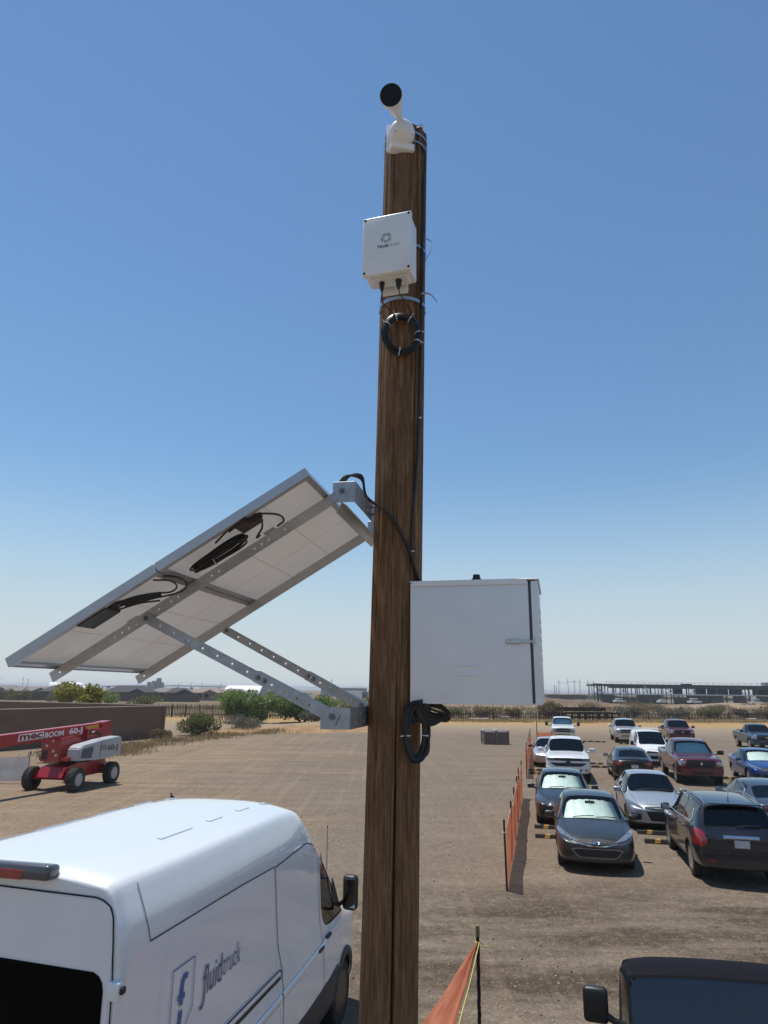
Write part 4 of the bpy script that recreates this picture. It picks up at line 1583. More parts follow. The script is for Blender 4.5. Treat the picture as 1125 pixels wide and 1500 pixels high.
def car_shell(sp):
    """smooth closed body grown from a cage of cross sections; returns vertex and face data with region ids"""
    cols, L = sp['cols'], sp['L']
    bulge = sp.get('bulge', 0.05)
    mb_ = sp.get('midbulge', 0.02)
    bm = bmesh.new()
    ml = bm.faces.layers.int.new('reg')
    cl = bm.edges.layers.float.new('crease_edge')
    vl = bm.verts.layers.float.new('crease_vert')
    NR = 10
    grid = {}
    for i, c in enumerate(cols):
        xf, zb, hw, zs, xt, zt, tw = c[:7]
        drop = c[7] if len(c) > 7 else 0.05
        midw = c[8] if len(c) > 8 else None
        X, XT = L / 2 - xf, L / 2 - xt
        r5 = Vector((X, hw * 0.955, zs))
        r6 = Vector((XT, tw, zt - drop))
        mid = (r5 + r6) / 2
        if (r6 - r5).z > 0.2:
            mid.y += mb_
        if midw:
            mid = Vector(((X + XT) / 2 if len(c) < 11 else L / 2 - c[10], midw, c[9] if len(c) > 9 else mid.z))
        row = [Vector((X, 0, zb)), Vector((X, hw * 0.90, zb)), Vector((X, hw * 0.985, zb + 0.10)), Vector((X, hw, zb + (zs - zb) * 0.55)),
               Vector((X, hw * 0.99, zs - 0.09)), r5, mid, r6, Vector((XT, tw * 0.62, zt - 0.012)), Vector((XT, 0, zt))]
        for j, v in enumerate(row):
            for s in (1, -1):
                if j in (0, NR - 1):
                    if s == 1:
                        vv = bm.verts.new(v)
                    grid[i, j, s] = vv
                else:
                    grid[i, j, s] = bm.verts.new((v.x, v.y * s, v.z))
    n = len(cols)
    reg = sp['regions']
    facereg = {}
    for i in range(n - 1):
        for s in (1, -1):
            for j in range(NR - 1):
                q = [grid[i, j, s], grid[i + 1, j, s], grid[i + 1, j + 1, s], grid[i, j + 1, s]]
                if s == -1:
                    q.reverse()
                f = bm.faces.new(q)
                rid = 0
                for (nm, ia, ib, ja, jb) in reg:
                    if ia <= i < ib and ja <= j < jb:
                        if nm in ('f', 'r', 'q', 'df', 'dr'):
                            rid = REG[nm + ('l' if s == 1 else 'r')]
                        else:
                            rid = REG[nm]
                f[ml] = rid
                facereg[f] = rid
    # caps front and rear
    for (i, sg, bl) in ((0, 1, bulge), (n - 1, -1, sp.get('rbulge', 0.03))):
        mids = [grid[i, 0, 1]]
        for j in range(1, NR - 1):
            g = grid[i, j, 1]
            mids.append(bm.verts.new((g.co.x + sg * bl, 0, g.co.z)))
        mids.append(grid[i, NR - 1, 1])
        for s in (1, -1):
            for j in range(NR - 1):
                q = [grid[i, j, s], grid[i, j + 1, s], mids[j + 1], mids[j]]
                q2 = []
                for v in q:
                    if v not in q2:
                        q2.append(v)
                if (s == -1) != (i != 0):
                    q2.reverse()
                bm.faces.new(q2)
    # glass regions: framed by an inset ring of body colour
    for rid, th in ((2, 0.028), (3, 0.035), (4, 0.028), (5, 0.028), (6, 0.028), (7, 0.028), (14, 0.026), (15, 0.026), (17, 0.07)):
        th = sp.get('inset', {}).get(rid, th)
        fs = [f for f in bm.faces if f[ml] == rid]
        if not fs:
            continue
        fset = set(fs)
        dep = -0.006 if rid != 17 else 0.0
        r = bmesh.ops.inset_region(bm, faces=fs, thickness=th, depth=dep, use_even_offset=True, use_boundary=True)
        for f in r['faces']:
            f[ml] = 0
        inner = [f for f in fs if f.is_valid]
        es = {}
        for f in inner:
            for e in f.edges:
                es[e] = es.get(e, 0) + 1
        bnd = [e for e, k in es.items() if k == 1]
        for e in bnd:
            e[cl] = 1.0
        for v in {v for e in bnd for v in e.verts}:
            ee = [e for e in v.link_edges if e in bnd]
            if len(ee) == 2:
                d0 = (ee[0].other_vert(v).co - v.co).normalized()
                d1 = (ee[1].other_vert(v).co - v.co).normalized()
                if d0.dot(d1) > -0.55:
                    v[vl] = 0.85
        if rid == 17:
            r = bmesh.ops.extrude_face_region(bm, geom=inner)
            vs = [g for g in r['geom'] if isinstance(g, bmesh.types.BMVert)]
            nf = [g for g in r['geom'] if isinstance(g, bmesh.types.BMFace)]
            for v in vs:
                v.co.z = 0.72
            for f in inner:
                if f.is_valid:
                    bm.faces.remove(f)
            for f in nf:
                f[ml] = 17
                for e in f.edges:
                    e[cl] = 0.9
                    for ff in e.link_faces:
                        if ff not in nf:
                            ff[ml] = 17
                            for e2 in ff.edges:
                                e2[cl] = 0.9
    for (ja, cr) in sp.get('creases', ()):   # long creases along a row
        for s in (1, -1):
            for i in range(n - 1):
                e = bm.edges.get((grid[i, ja, s], grid[i + 1, ja, s]))
                if e:
                    e[cl] = cr
    for (ia, ja, jb, cr) in sp.get('vcreases', ()):
        for s in (1, -1):
            for j in range(ja, jb):
                e = bm.edges.get((grid[ia, j, s], grid[ia, j + 1, s]))
                if e:
                    e[cl] = cr
    for f in bm.faces:
        f.material_index = f[ml]
        f.smooth = True
    bmesh.ops.recalc_face_normals(bm, faces=bm.faces)
    me = bpy.data.meshes.new('cage')
    bm.to_mesh(me)
    bm.free()
    for k in range(18):
        me.materials.append(M_gap)
    ob = link('cage', me)
    sb = ob.modifiers.new('s', 'SUBSURF')
    sb.levels = sb.render_levels = sp.get('sub', 2)
    # wheel wells
    wb = MB()
    R_ = sp['wr'] * sp.get('archk', 1.12)
    for wx in sp['wheels']:
        for s in (1, -1):
            y0 = sp['W'] / 2 - 0.30
            wb.cyl((wx, s * y0, sp['wr']), (wx, s * (sp['W'] / 2 + 0.3), sp['wr']), R_, n=40)
    bmesh.ops.recalc_face_normals(wb.bm, faces=wb.bm.faces)
    wm = bpy.data.meshes.new('wells')
    for f in wb.bm.faces:
        f.material_index = 1
    wb.bm.to_mesh(wm)
    wb.bm.free()
    for k in range(18):
        wm.materials.append(M_gap)
    wo = link('wells', wm)
    bo = ob.modifiers.new('b', 'BOOLEAN')
    bo.operation = 'DIFFERENCE'
    bo.object = wo
    bo.solver = 'EXACT'
    bpy.context.view_layer.update()
    dg = bpy.context.evaluated_depsgraph_get()
    out = bpy.data.meshes.new_from_object(ob.evaluated_get(dg))
    bpy.data.objects.remove(ob)
    bpy.data.objects.remove(wo)
    V = [v.co.copy() for v in out.vertices]
    F = [(tuple(p.vertices), p.material_index) for p in out.polygons]
    bpy.data.meshes.remove(out)
    return V, F


def shell_parts(root, V, F, mats, gapw=0.0045, rename=None):
    """split the shell into objects by region, keeping the normals of the whole"""
    N = [Vector((0, 0, 0)) for _ in V]
    for f, r in F:
        if r == 1:
            continue
        a, b, c = V[f[0]], V[f[1]], V[f[2]]
        nn = (b - a).cross(c - a)
        if len(f) > 3:
            nn = nn + (c - a).cross(V[f[3]] - a)
        for i in f:
            N[i] += nn
    N = [n.normalized() if n.length > 0 else Vector((0, 0, 1)) for n in N]
    groups = {}
    wells = {}
    for f, r in F:
        if r == 1:          # each wheel well is an object of its own
            c = V[f[0]]
            r = -1 - (c.x > 0) - 2 * (c.y > 0)
        groups.setdefault(r, []).append(f)
    objs = {}
    for r, fs in groups.items():
        idx = {}
        vs, ff = [], []
        for f in fs:
            q = []
            for i in f:
                if i not in idx:
                    idx[i] = len(vs)
                    vs.append(V[i])
                q.append(idx[i])
            ff.append(q)
        nm = 'wheel_well' if r < 0 else ('body' if r == 0 else NAMES[r])
        if rename and r in rename:
            nm = rename[r]
        me = bpy.data.meshes.new(nm)
        me.from_pydata(vs, [], ff)
        me.polygons.foreach_set('use_smooth', [r >= 0] * len(ff))
        me.update()
        if r >= 0 and r != 17:
            inv = {v: k for k, v in idx.items()}
            me.normals_split_custom_set_from_vertices([N[inv[k]] for k in range(len(vs))])
        me.materials.append(M_gap if r < 0 else mats.get(r, mats[0]))
        o = link(nm, me, root)
        objs[r] = o
        if r >= 2 and r not in (16, 17):
            # dark gap or rubber seal round the region
            cnt = {}
            for f in fs:
                for k in range(len(f)):
                    e = tuple(sorted((f[k], f[(k + 1) % len(f)])))
                    cnt[e] = cnt.get(e, 0) + 1
            be = [e for e, c in cnt.items() if c == 1]
            m = MB()
            w = gapw if r >= 8 and r not in (14, 15) else gapw * 2.0
            for a, b in be:
                pa, pb = V[a], V[b]
                t = (pb - pa)
                if t.length < 1e-5:
                    continue
                t.normalize()
                na, nb = N[a], N[b]
                sa, sb = t.cross(na), t.cross(nb)
                o_ = 0.0025
                m.poly([pa + sa * w + na * o_, pb + sb * w + nb * o_, pb - sb * w + nb * o_, pa - sa * w + na * o_])
            m.build('window_seal' if w > gapw else 'panel_gap', mats.get('seal', M_gap) if w > gapw else M_gap, o)
    return objs


AXES = {'F': (Vector((4, 0, 0)), Vector((-1, 0, 0)), 1, 2), 'B': (Vector((-4, 0, 0)), Vector((1, 0, 0)), 1, 2),
        'L': (Vector((0, 2.5, 0)), Vector((0, -1, 0)), 0, 2), 'R': (Vector((0, -2.5, 0)), Vector((0, 1, 0)), 0, 2),
        'T': (Vector((0, 0, 4)), Vector((0, 0, -1)), 0, 1)}


def cast(bvh, axis, a, b, off):
    o, d, i, j = AXES[axis]
    p = o.copy()
    p[i] += a
    p[j] += b
    h = bvh.ray_cast(p, d)
    if h[0] is None:
        return None
    n = h[1]
    if n.dot(d) > 0:
        n = -n
    return h[0] + n * off * 0.5 - d * off * 0.5, n


def resample(pts, n):
    P = [Vector((p[0], p[1])) for p in pts]
    L = [0]
    for i in range(1, len(P)):
        L.append(L[-1] + (P[i] - P[i - 1]).length)
    out = []
    for k in range(n + 1):
        t = L[-1] * k / n
        i = 0
        while i < len(P) - 2 and L[i + 1] < t:
            i += 1
        seg = max(L[i + 1] - L[i], 1e-9)
        out.append(P[i].lerp(P[i + 1], min(1, max(0, (t - L[i]) / seg))))
    return out


def decal(bvh, name, axis, top, bot, m, parent, nu=10, nv=4, off=0.006, skirt=True):
    """a thin shaped piece lying on the body between an upper and a lower curve"""
    T, B = resample(top, nu), resample(bot, nu)
    mb = MB()
    grid = {}
    for i in range(nu + 1):
        for j in range(nv + 1):
            q = B[i].lerp(T[i], j / nv)
            h = cast(bvh, axis, q.x, q.y, off)
            if h:
                grid[i, j] = (mb.bm.verts.new(h[0]), h)
    low = {}

    def lowv(k):
        if k not in low:
            h = grid[k][1]
            low[k] = mb.bm.verts.new(h[0] - h[1] * (off + 0.004))
        return low[k]
    for i in range(nu):
        for j in range(nv):
            k = [(i, j), (i + 1, j), (i + 1, j + 1), (i, j + 1)]
            if all(q in grid for q in k):
                vs = [grid[q][0] for q in k]
                mx = max((vs[a].co - vs[b].co).length for a, b in ((0, 1), (1, 2), (2, 3), (3, 0)))
                if mx < 0.6:
                    mb.bm.faces.new(vs)
    if skirt:
        for e in [e for e in mb.bm.edges if len(e.link_faces) == 1]:
            ks = [k for v in e.verts for k, g in grid.items() if g[0] == v]
            if len(ks) == 2:
                a, b = grid[ks[0]][0], grid[ks[1]][0]
                mb.bm.faces.new((a, b, lowv(ks[1]), lowv(ks[0])))
    if not mb.bm.faces:
        mb.bm.free()
        return None
    return mb.build(name, m, parent, sharp=50)


def ribbon(bvh, name, axis, path, w, m, parent, step=0.03, off=0.004, closed=False, thick=0.0):
    P = [Vector((p[0], p[1])) for p in path]
    if closed:
        P.append(P[0])
    L = sum((P[i + 1] - P[i]).length for i in range(len(P) - 1))
    pts = resample(P, max(3, int(L / step)))
    hs = [cast(bvh, axis, p.x, p.y, off) for p in pts]
    mb = MB()
    for i in range(len(pts) - 1):
        if hs[i] and hs[i + 1]:
            (a, na), (b, nb) = hs[i], hs[i + 1]
            t = b - a
            if t.length < 1e-6 or t.length > 0.4:
                continue
            t.normalize()
            sa, sb = t.cross(na) * w / 2, t.cross(nb) * w / 2
            if thick:
                na, nb = na * thick, nb * thick
                mb.poly([a + sa + na, b + sb + nb, b - sb + nb, a - sa + na])
                mb.poly([a + sa + na, b + sb + nb, b + sb * 1.3, a + sa * 1.3])
                mb.poly([a - sa + na, b - sb + nb, b - sb * 1.3, a - sa * 1.3])
            else:
                mb.poly([a + sa, b + sb, b - sb, a - sa])
    if not mb.bm.faces:
        mb.bm.free()
        return None
    return mb.build(name, m, parent, sharp=60)


def mir(pts):
    return [(-a, b) for a, b in pts]


WHEELS = {}


def wheel_meshes(r, w, style, rim_mat, rr=0.66):
    key = (r, w, style, rim_mat.name)
    if key in WHEELS:
        return WHEELS[key]
    m = MB()
    m.lathe([(r * rr, -w / 2 + 0.01), (r * 0.90, -w / 2), (r * 0.975, -w / 2 + 0.02), (r, -w / 2 + 0.045), (r, w / 2 - 0.045), (r * 0.975, w / 2 - 0.02), (r * 0.90, w / 2), (r * rr, w / 2 - 0.01)],
            (0, 0, 0), 'Y', 40)
    if style in ('lug', 'truck'):
        for k in range(28 if style == 'lug' else 36):
            a = 2 * PI * k / (28 if style == 'lug' else 36)
            for s in (-1, 1):
                Rm = Matrix.Rotation(-a, 3, 'Y')
                m.box(Rm @ Vector((r * (1.01 if style == 'lug' else 1.0), s * w * 0.24, 0)), (r * 0.06, w * 0.46, r * (0.12 if style == 'lug' else 0.09)), Rm @ Matrix.Rotation(s * 0.4, 3, 'X'))
    t = m.build('tyre', M_rubberdust if style == 'lug' else M_rubber, None, sharp=40)
    m = MB()
    o = w / 2
    m.lathe([(r * rr * 1.01, o - 0.006), (r * rr * 0.95, o - 0.004), (r * rr * 0.90, o - 0.03), (r * rr * 0.88, -o + 0.05), (r * rr, -o + 0.01)], (0, 0, 0), 'Y', 40)
    m.lathe([(0, o - 0.020), (r * 0.085, o - 0.018), (r * 0.10, o - 0.035), (r * 0.10, o - 0.08)], (0, 0, 0), 'Y', 20)
    ns = {'five': 5, 'ten': 10, 'six': 6, 'twin': 5, 'lug': 8, 'truck': 6, 'steel': 12}[style]
    for k in range(ns):
        a = 2 * PI * k / ns
        for q in ((-0.16, 0.16) if style == 'twin' else (0,)):
            Rm = Matrix.Rotation(a + q, 3, 'Y')
            wd = {'five': 0.16, 'ten': 0.07, 'six': 0.15, 'twin': 0.07, 'lug': 0.12, 'truck': 0.17, 'steel': 0.13}[style] * r
            l0, l1 = r * 0.07, r * rr * 0.92
            c = Rm @ Vector(((l0 + l1) / 2, o - 0.034, 0))
            m.box(c, (l1 - l0, 0.028, wd), Rm, bev=0.006)
    m.lathe([(r * rr * 0.80, -o + 0.07), (r * rr * 0.80, -o + 0.06), (0, -o + 0.06)], (0, 0, 0), 'Y', 24, mi=1)   # brake disc behind the spokes
    q = m.build('rim', [rim_mat, mat('brake_disc', (0.06, 0.055, 0.05), 0.6, 0.5)], None, sharp=40)
    res = (t.data, q.data)
    bpy.data.objects.remove(t)
    bpy.data.objects.remove(q)
    WHEELS[key] = res
    return res


def add_wheels(root, sp, style, rim_mat, front_turn=0.0):
    tm, rm = wheel_meshes(sp['wr'], sp.get('ww', 0.22), style, rim_mat, sp.get('rimk', 0.66))
    for wx in sp['wheels']:
        for s in (1, -1):
            e = bpy.data.objects.new('wheel', tm)
            COL.objects.link(e)
            e.parent = root
            e.location = (wx, s * (sp['W'] / 2 - sp.get('ww', 0.22) / 2 - 0.03), sp['wr'] - 0.01)
            e.rotation_euler = (0, 0.7 * wx, (PI if s < 0 else 0) + (front_turn if wx > 0 else 0))
            link('rim', rm, e)


def mirror(root, x, y, z, s, m, size=(0.10, 0.22, 0.15), stalk=0.05):
    b = MB()
    c = Vector((x, s * (y + stalk + size[1] / 2), z))
    b.box(c, size, Matrix.Rotation(s * 0.12, 3, 'Z'), bev=min(size) * 0.38, seg=3)
    b.tube([(x + 0.03, s * (y - 0.05), z - size[2] * 0.5), (x + 0.02, s * (y + stalk * 0.6), z - size[2] * 0.38), c + Vector((0.01, -s * size[1] * 0.2, -size[2] * 0.2))], [0.03, 0.025, 0.03], 8)
    o = b.build('side_mirror', m, root, sharp=60)
    b = MB()
    b.box(c + Vector((-size[0] / 2 - 0.001, 0, 0)), (0.004, size[1] * 0.84, size[2] * 0.8), Matrix.Rotation(s * 0.12, 3, 'Z'), bev=0.001)
    b.build('mirror_glass', M_chrome, o)


def interior(root, sp, rows=2):
    cx = sp['cabin']
    zf = sp.get('seatz', 0.50)
    W = sp['W'] * 0.5
    m = MB()
    m.box(((cx[0] + cx[1]) / 2, 0, zf - 0.22), (abs(cx[1] - cx[0]) + 0.6, W * 1.7, 0.05))
    m.build('cabin_floor', M_trim, root)
    m = MB()
    m.box((cx[0] + 0.05, 0, zf + 0.24), (0.42, W * 1.5, 0.28), Matrix.Rotation(0.1, 3, 'Y'), bev=0.08, seg=2)
    m.build('dashboard', M_trim, root)
    m = MB()
    rr = 0.185
    c = Vector((cx[0] - 0.30, W * 0.42, zf + 0.36))
    Rm = Matrix.Rotation(-1.15, 3, 'Y')
    m.tube([c + Rm @ Vector((math.cos(a) * rr, math.sin(a) * rr, 0)) for a in [2 * PI * i / 20 for i in range(20)]], 0.014, 6, closed=True)
    m.cyl(c, c + Vector((0.2, 0, -0.08)), 0.03, n=8)
    m.build('steering_wheel', M_black, root)
    xs = [cx[0] - 0.72] + ([cx[0] - 1.60] if rows > 1 else [])
    for k, x in enumerate(xs):
        for s in (1, -1):
            m = MB()
            w_ = 0.48 if k == 0 else 0.58
            m.box((x, s * W * 0.42, zf), (0.5, w_, 0.14), bev=0.05, seg=2)
            m.box((x - 0.26, s * W * 0.42, zf + 0.32), (0.13, w_ * 0.94, 0.58), Matrix.Rotation(-0.22, 3, 'Y'), bev=0.05, seg=2)
            m.box((x - 0.35, s * W * 0.42, zf + 0.68), (0.09, 0.25, 0.16), bev=0.03, seg=2)
            m.build('seat', M_seat, root)


def rear_view_mirror(root, x, z):
    m = MB()
    m.box((x, 0, z), (0.03, 0.24, 0.07), bev=0.012)
    m.cyl((x, 0, z), (x + 0.04, 0, z + 0.07), 0.012, n=8)
    m.build('rear_view_mirror', M_black, root)


def plate_on(bvh, axis, cy, cz, root):
    decal(bvh, 'number_plate', axis, [(cy - 0.152, cz + 0.076), (cy + 0.152, cz + 0.076)], [(cy - 0.152, cz - 0.076), (cy + 0.152, cz - 0.076)], M_plate, root, 3, 2, off=0.018)


def bowtie(bvh, axis, cy, cz, s, root, m=None):
    """cross shaped bow tie emblem"""
    decal(bvh, 'emblem', axis, [(cy - s, cz + s * 0.20), (cy - s * 0.36, cz + s * 0.20), (cy - s * 0.32, cz + s * 0.36), (cy + s * 0.36, cz + s * 0.36), (cy + s * 0.36, cz + s * 0.20), (cy + s * 1.05, cz + s * 0.20)],
          [(cy - s * 1.1, cz - s * 0.20), (cy - s * 0.38, cz - s * 0.20), (cy - s * 0.36, cz - s * 0.36), (cy + s * 0.34, cz - s * 0.36), (cy + s * 0.38, cz - s * 0.20), (cy + s * 0.96, cz - s * 0.20)],
          m or mat('satin_gold_emblem', (0.50, 0.40, 0.20), 0.3, 0.8), root, 12, 1, off=0.010)


def vehicle(name, label, cat, sp, pmat, loc, az, glass_side=None, glass_front=None, shade=None, style='ten', rim=None, group='vehicles parked on the dirt lot', roofmat=None, rows=2, turn=0.0):
    root = empty(name, (0, 0, 0), 0, label, cat, group)
    if sp.get('_cache') is None:
        sp['_cache'] = car_shell(sp)
    V, F = sp['_cache']
    gf = glass_front or M_glass
    gs = glass_side or M_darkglass
    mats = {0: pmat, 1: M_gap, 2: gf, 3: gs, 4: gs, 5: gs, 6: gs, 7: gs, 14: gs, 15: gs, 17: mat('black_bed_liner', (0.03, 0.03, 0.032), 0.8, bump=0.5, bscale=40)}
    if roofmat:
        mats[16] = roofmat
    objs = shell_parts(root, V, F, mats)
    bvh = BVHTree.FromPolygons([tuple(v) for v in V], [f for f, r in F])
    add_wheels(root, sp, style, rim or M_alloy, turn)
    if 'cabin' in sp:
        interior(root, sp, rows)
    rot = math.pi / 2 - R(az)
    root.location = (loc[0], loc[1], 0)
    root.rotation_euler = (0, 0, rot)
    if shade is not None and 2 in objs:
        # folding foil screen standing inside the windscreen; lies in the car, so a thing of its own
        me = objs[2].data.copy()
        me.materials.clear()
        me.materials.append(M_shade)
        c = sum((v.co for v in me.vertices), Vector()) / len(me.vertices)
        nrm = Vector((0.55, 0, 0.83))
        ymax = max(abs(v.co.y) for v in me.vertices)
        for v in me.vertices:
            d = v.co - c
            along = Vector((0.83, 0, -0.55))
            q = v.co.y / ymax
            v.co = c + Vector((d.x * 0.90, d.y * 0.90, d.z * 0.84)) - nrm * (0.045 + 0.010 * math.sin(q * 22) + 0.02 * abs(q)) + along * 0.02
        so = link('sunshade', me)
        so.location = root.location
        so.rotation_euler = root.rotation_euler
        tag(so, shade, 'sunshade', 'foil sunshades behind windscreens')
    return root, bvh, objs, mats


# cage columns: x from nose, z bottom, half width, z shoulder, x top, z top, half width top [, drop]
SEDAN = dict(L=4.64, W=1.80, wr=0.325, wheels=(2.32 - 0.93, 2.32 - 3.63), bulge=0.07, rbulge=0.04, cabin=(0.85, -1.2), seatz=0.48,
             cols=[(0.06, 0.24, 0.58, 0.60, 0.07, 0.665, 0.46), (0.14, 0.20, 0.78, 0.665, 0.17, 0.735, 0.58), (0.42, 0.18, 0.87, 0.745, 0.46, 0.835, 0.64), (0.93, 0.18, 0.895, 0.83, 0.93, 0.925, 0.68),
                   (1.32, 0.18, 0.90, 0.885, 1.30, 0.985, 0.765), (1.85, 0.18, 0.90, 0.91, 2.02, 1.41, 0.615), (2.45, 0.18, 0.90, 0.935, 2.50, 1.475, 0.62), (3.15, 0.18, 0.90, 0.96, 3.08, 1.455, 0.61),
                   (3.62, 0.19, 0.90, 0.99, 3.50, 1.385, 0.58), (4.02, 0.20, 0.885, 0.99, 4.13, 1.095, 0.67), (4.40, 0.22, 0.84, 0.97, 4.46, 1.06, 0.60), (4.60, 0.30, 0.70, 0.90, 4.60, 0.985, 0.56)],
             regions=[('hood', 1, 4, 7, 9), ('windshield', 4, 5, 7, 9), ('f', 4, 6, 5, 7), ('r', 6, 8, 5, 7), ('back_window', 8, 9, 7, 9), ('trunk', 9, 11, 7, 9), ('df', 4, 6, 2, 5), ('dr', 6, 8, 2, 5), ('roof', 5, 8, 7, 9)],
             creases=((5, 0.25), (4, 0.15)))
SUV = dict(L=4.77, W=1.85, wr=0.365, wheels=(2.385 - 0.93, 2.385 - 3.79), bulge=0.06, rbulge=0.05, cabin=(0.85, -1.3), seatz=0.62,
           cols=[(0.06, 0.32, 0.66, 0.76, 0.08, 0.83, 0.56), (0.14, 0.26, 0.83, 0.83, 0.18, 0.90, 0.64), (0.42, 0.24, 0.90, 0.91, 0.46, 1.0, 0.70), (0.93, 0.24, 0.92, 0.985, 0.93, 1.08, 0.73),
                 (1.30, 0.24, 0.925, 1.02, 1.28, 1.13, 0.75), (1.80, 0.24, 0.925, 1.05, 1.98, 1.57, 0.66), (2.42, 0.24, 0.925, 1.07, 2.46, 1.675, 0.68), (3.18, 0.24, 0.925, 1.10, 3.18, 1.685, 0.675),
                 (3.78, 0.26, 0.925, 1.14, 3.74, 1.665, 0.66), (4.22, 0.28, 0.92, 1.17, 4.34, 1.61, 0.655), (4.60, 0.30, 0.885, 1.08, 4.62, 1.15, 0.755, 0.04), (4.73, 0.36, 0.80, 0.86, 4.74, 0.98, 0.66, 0.04)],
           regions=[('hood', 1, 4, 7, 9), ('windshield', 4, 5, 7, 9), ('f', 4, 6, 5, 7), ('r', 6, 7, 5, 7), ('q', 7, 9, 5, 7), ('back_window', 9, 10, 7, 9), ('df', 4, 6, 2, 5), ('dr', 6, 8, 2, 5), ('roof', 5, 9, 7, 9)],
           creases=((5, 0.25), (4, 0.15)), inset={3: 0.035})
PICK = dict(L=5.85, W=2.03, wr=0.40, ww=0.27, wheels=(2.925 - 0.98, 2.925 - 4.62), bulge=0.05, rbulge=0.02, cabin=(1.25, -0.8), seatz=0.80, archk=1.16,
            cols=[(0.05, 0.42, 0.84, 0.98, 0.05, 1.09, 0.74), (0.12, 0.38, 0.96, 1.06, 0.13, 1.17, 0.82), (0.45, 0.36, 1.0, 1.12, 0.46, 1.215, 0.84), (0.98, 0.36, 1.01, 1.15, 0.98, 1.25, 0.84),
                  (1.42, 0.36, 1.01, 1.17, 1.44, 1.29, 0.87), (1.95, 0.36, 1.01, 1.20, 2.14, 1.80, 0.71), (2.65, 0.36, 1.01, 1.21, 2.68, 1.89, 0.725), (3.35, 0.36, 1.01, 1.22, 3.35, 1.89, 0.725),
                  (3.78, 0.36, 1.01, 1.22, 3.72, 1.82, 0.67), (3.90, 0.38, 1.01, 1.22, 3.86, 1.30, 0.84, 0.03), (4.10, 0.40, 1.01, 1.23, 4.10, 1.275, 0.90, 0.02), (4.95, 0.42, 1.01, 1.23, 4.95, 1.275, 0.90, 0.02),
                  (5.70, 0.46, 1.0, 1.23, 5.70, 1.275, 0.90, 0.02), (5.82, 0.50, 0.97, 1.20, 5.82, 1.25, 0.88, 0.02)],
            regions=[('hood', 1, 4, 7, 9), ('windshield', 4, 5, 7, 9), ('f', 4, 6, 5, 7), ('r', 6, 8, 5, 7), ('back_window', 8, 9, 7, 9), ('df', 4, 6, 2, 5), ('dr', 6, 8, 2, 5), ('roof', 5, 8, 7, 9), ('bed', 10, 13, 7, 9)],
            creases=((5, 0.35), (4, 0.2)), vcreases=((0, 1, 9, 0.3),))
REGCAB = dict(PICK)
REGCAB = dict(L=5.6, W=2.0, wr=0.40, ww=0.27, wheels=(2.8 - 0.98, 2.8 - 4.4), bulge=0.06, rbulge=0.02, cabin=(1.1, -0.2), seatz=0.80, archk=1.16,
              cols=[(0.05, 0.42, 0.80, 0.94, 0.05, 1.08, 0.66), (0.12, 0.38, 0.93, 1.02, 0.13, 1.15, 0.74), (0.45, 0.36, 0.98, 1.08, 0.46, 1.22, 0.74), (0.98, 0.36, 1.0, 1.12, 0.98, 1.25, 0.76),
                    (1.42, 0.36, 1.0, 1.15, 1.44, 1.28, 0.80), (1.95, 0.36, 1.0, 1.19, 2.12, 1.74, 0.66), (2.30, 0.36, 1.0, 1.20, 2.40, 1.82, 0.68), (2.68, 0.36, 1.0, 1.20, 2.70, 1.83, 0.68),
                    (3.02, 0.36, 1.0, 1.21, 2.98, 1.78, 0.66), (3.14, 0.38, 1.0, 1.21, 3.10, 1.29, 0.84, 0.03), (3.3, 0.40, 1.0, 1.22, 3.3, 1.265, 0.90, 0.02), (4.4, 0.42, 1.0, 1.22, 4.4, 1.265, 0.90, 0.02),
                    (5.45, 0.46, 0.99, 1.22, 5.45, 1.265, 0.90, 0.02), (5.57, 0.50, 0.96, 1.19, 5.57, 1.24, 0.88, 0.02)],
              regions=[('hood', 1, 4, 7, 9), ('windshield', 4, 5, 7, 9), ('f', 4, 8, 5, 7), ('back_window', 8, 9, 7, 9), ('df', 4, 8, 2, 5), ('roof', 5, 8, 7, 9), ('bed', 10, 13, 7, 9)],
              creases=((5, 0.35), (4, 0.2)))
CVAN = dict(L=4.45, W=1.84, wr=0.32, wheels=(2.225 - 0.86, 2.225 - 3.55), bulge=0.07, rbulge=0.02, cabin=(1.0, -0.4), seatz=0.62,
            cols=[(0.05, 0.26, 0.60, 0.72, 0.06, 0.80, 0.48), (0.12, 0.22, 0.80, 0.80, 0.15, 0.88, 0.60), (0.40, 0.20, 0.88, 0.92, 0.44, 1.02, 0.70), (0.72, 0.20, 0.91, 1.03, 0.76, 1.14, 0.76),
                  (1.05, 0.20, 0.915, 1.06, 1.30, 1.55, 0.70), (1.62, 0.20, 0.915, 1.10, 1.66, 1.79, 0.70), (2.15, 0.20, 0.915, 1.12, 2.2, 1.83, 0.74), (3.0, 0.20, 0.915, 1.14, 3.0, 1.84, 0.75),
                  (3.7, 0.22, 0.91, 1.14, 3.7, 1.83, 0.74), (4.25, 0.24, 0.90, 1.14, 4.2, 1.80, 0.73), (4.40, 0.30, 0.88, 1.10, 4.36, 1.72, 0.70)],
            regions=[('hood', 1, 3, 7, 9), ('windshield', 3, 5, 7, 9), ('f', 4, 6, 5, 7), ('df', 4, 6, 2, 5), ('dr', 6, 8, 2, 5)],
            creases=((5, 0.2), (7, 0.3)))

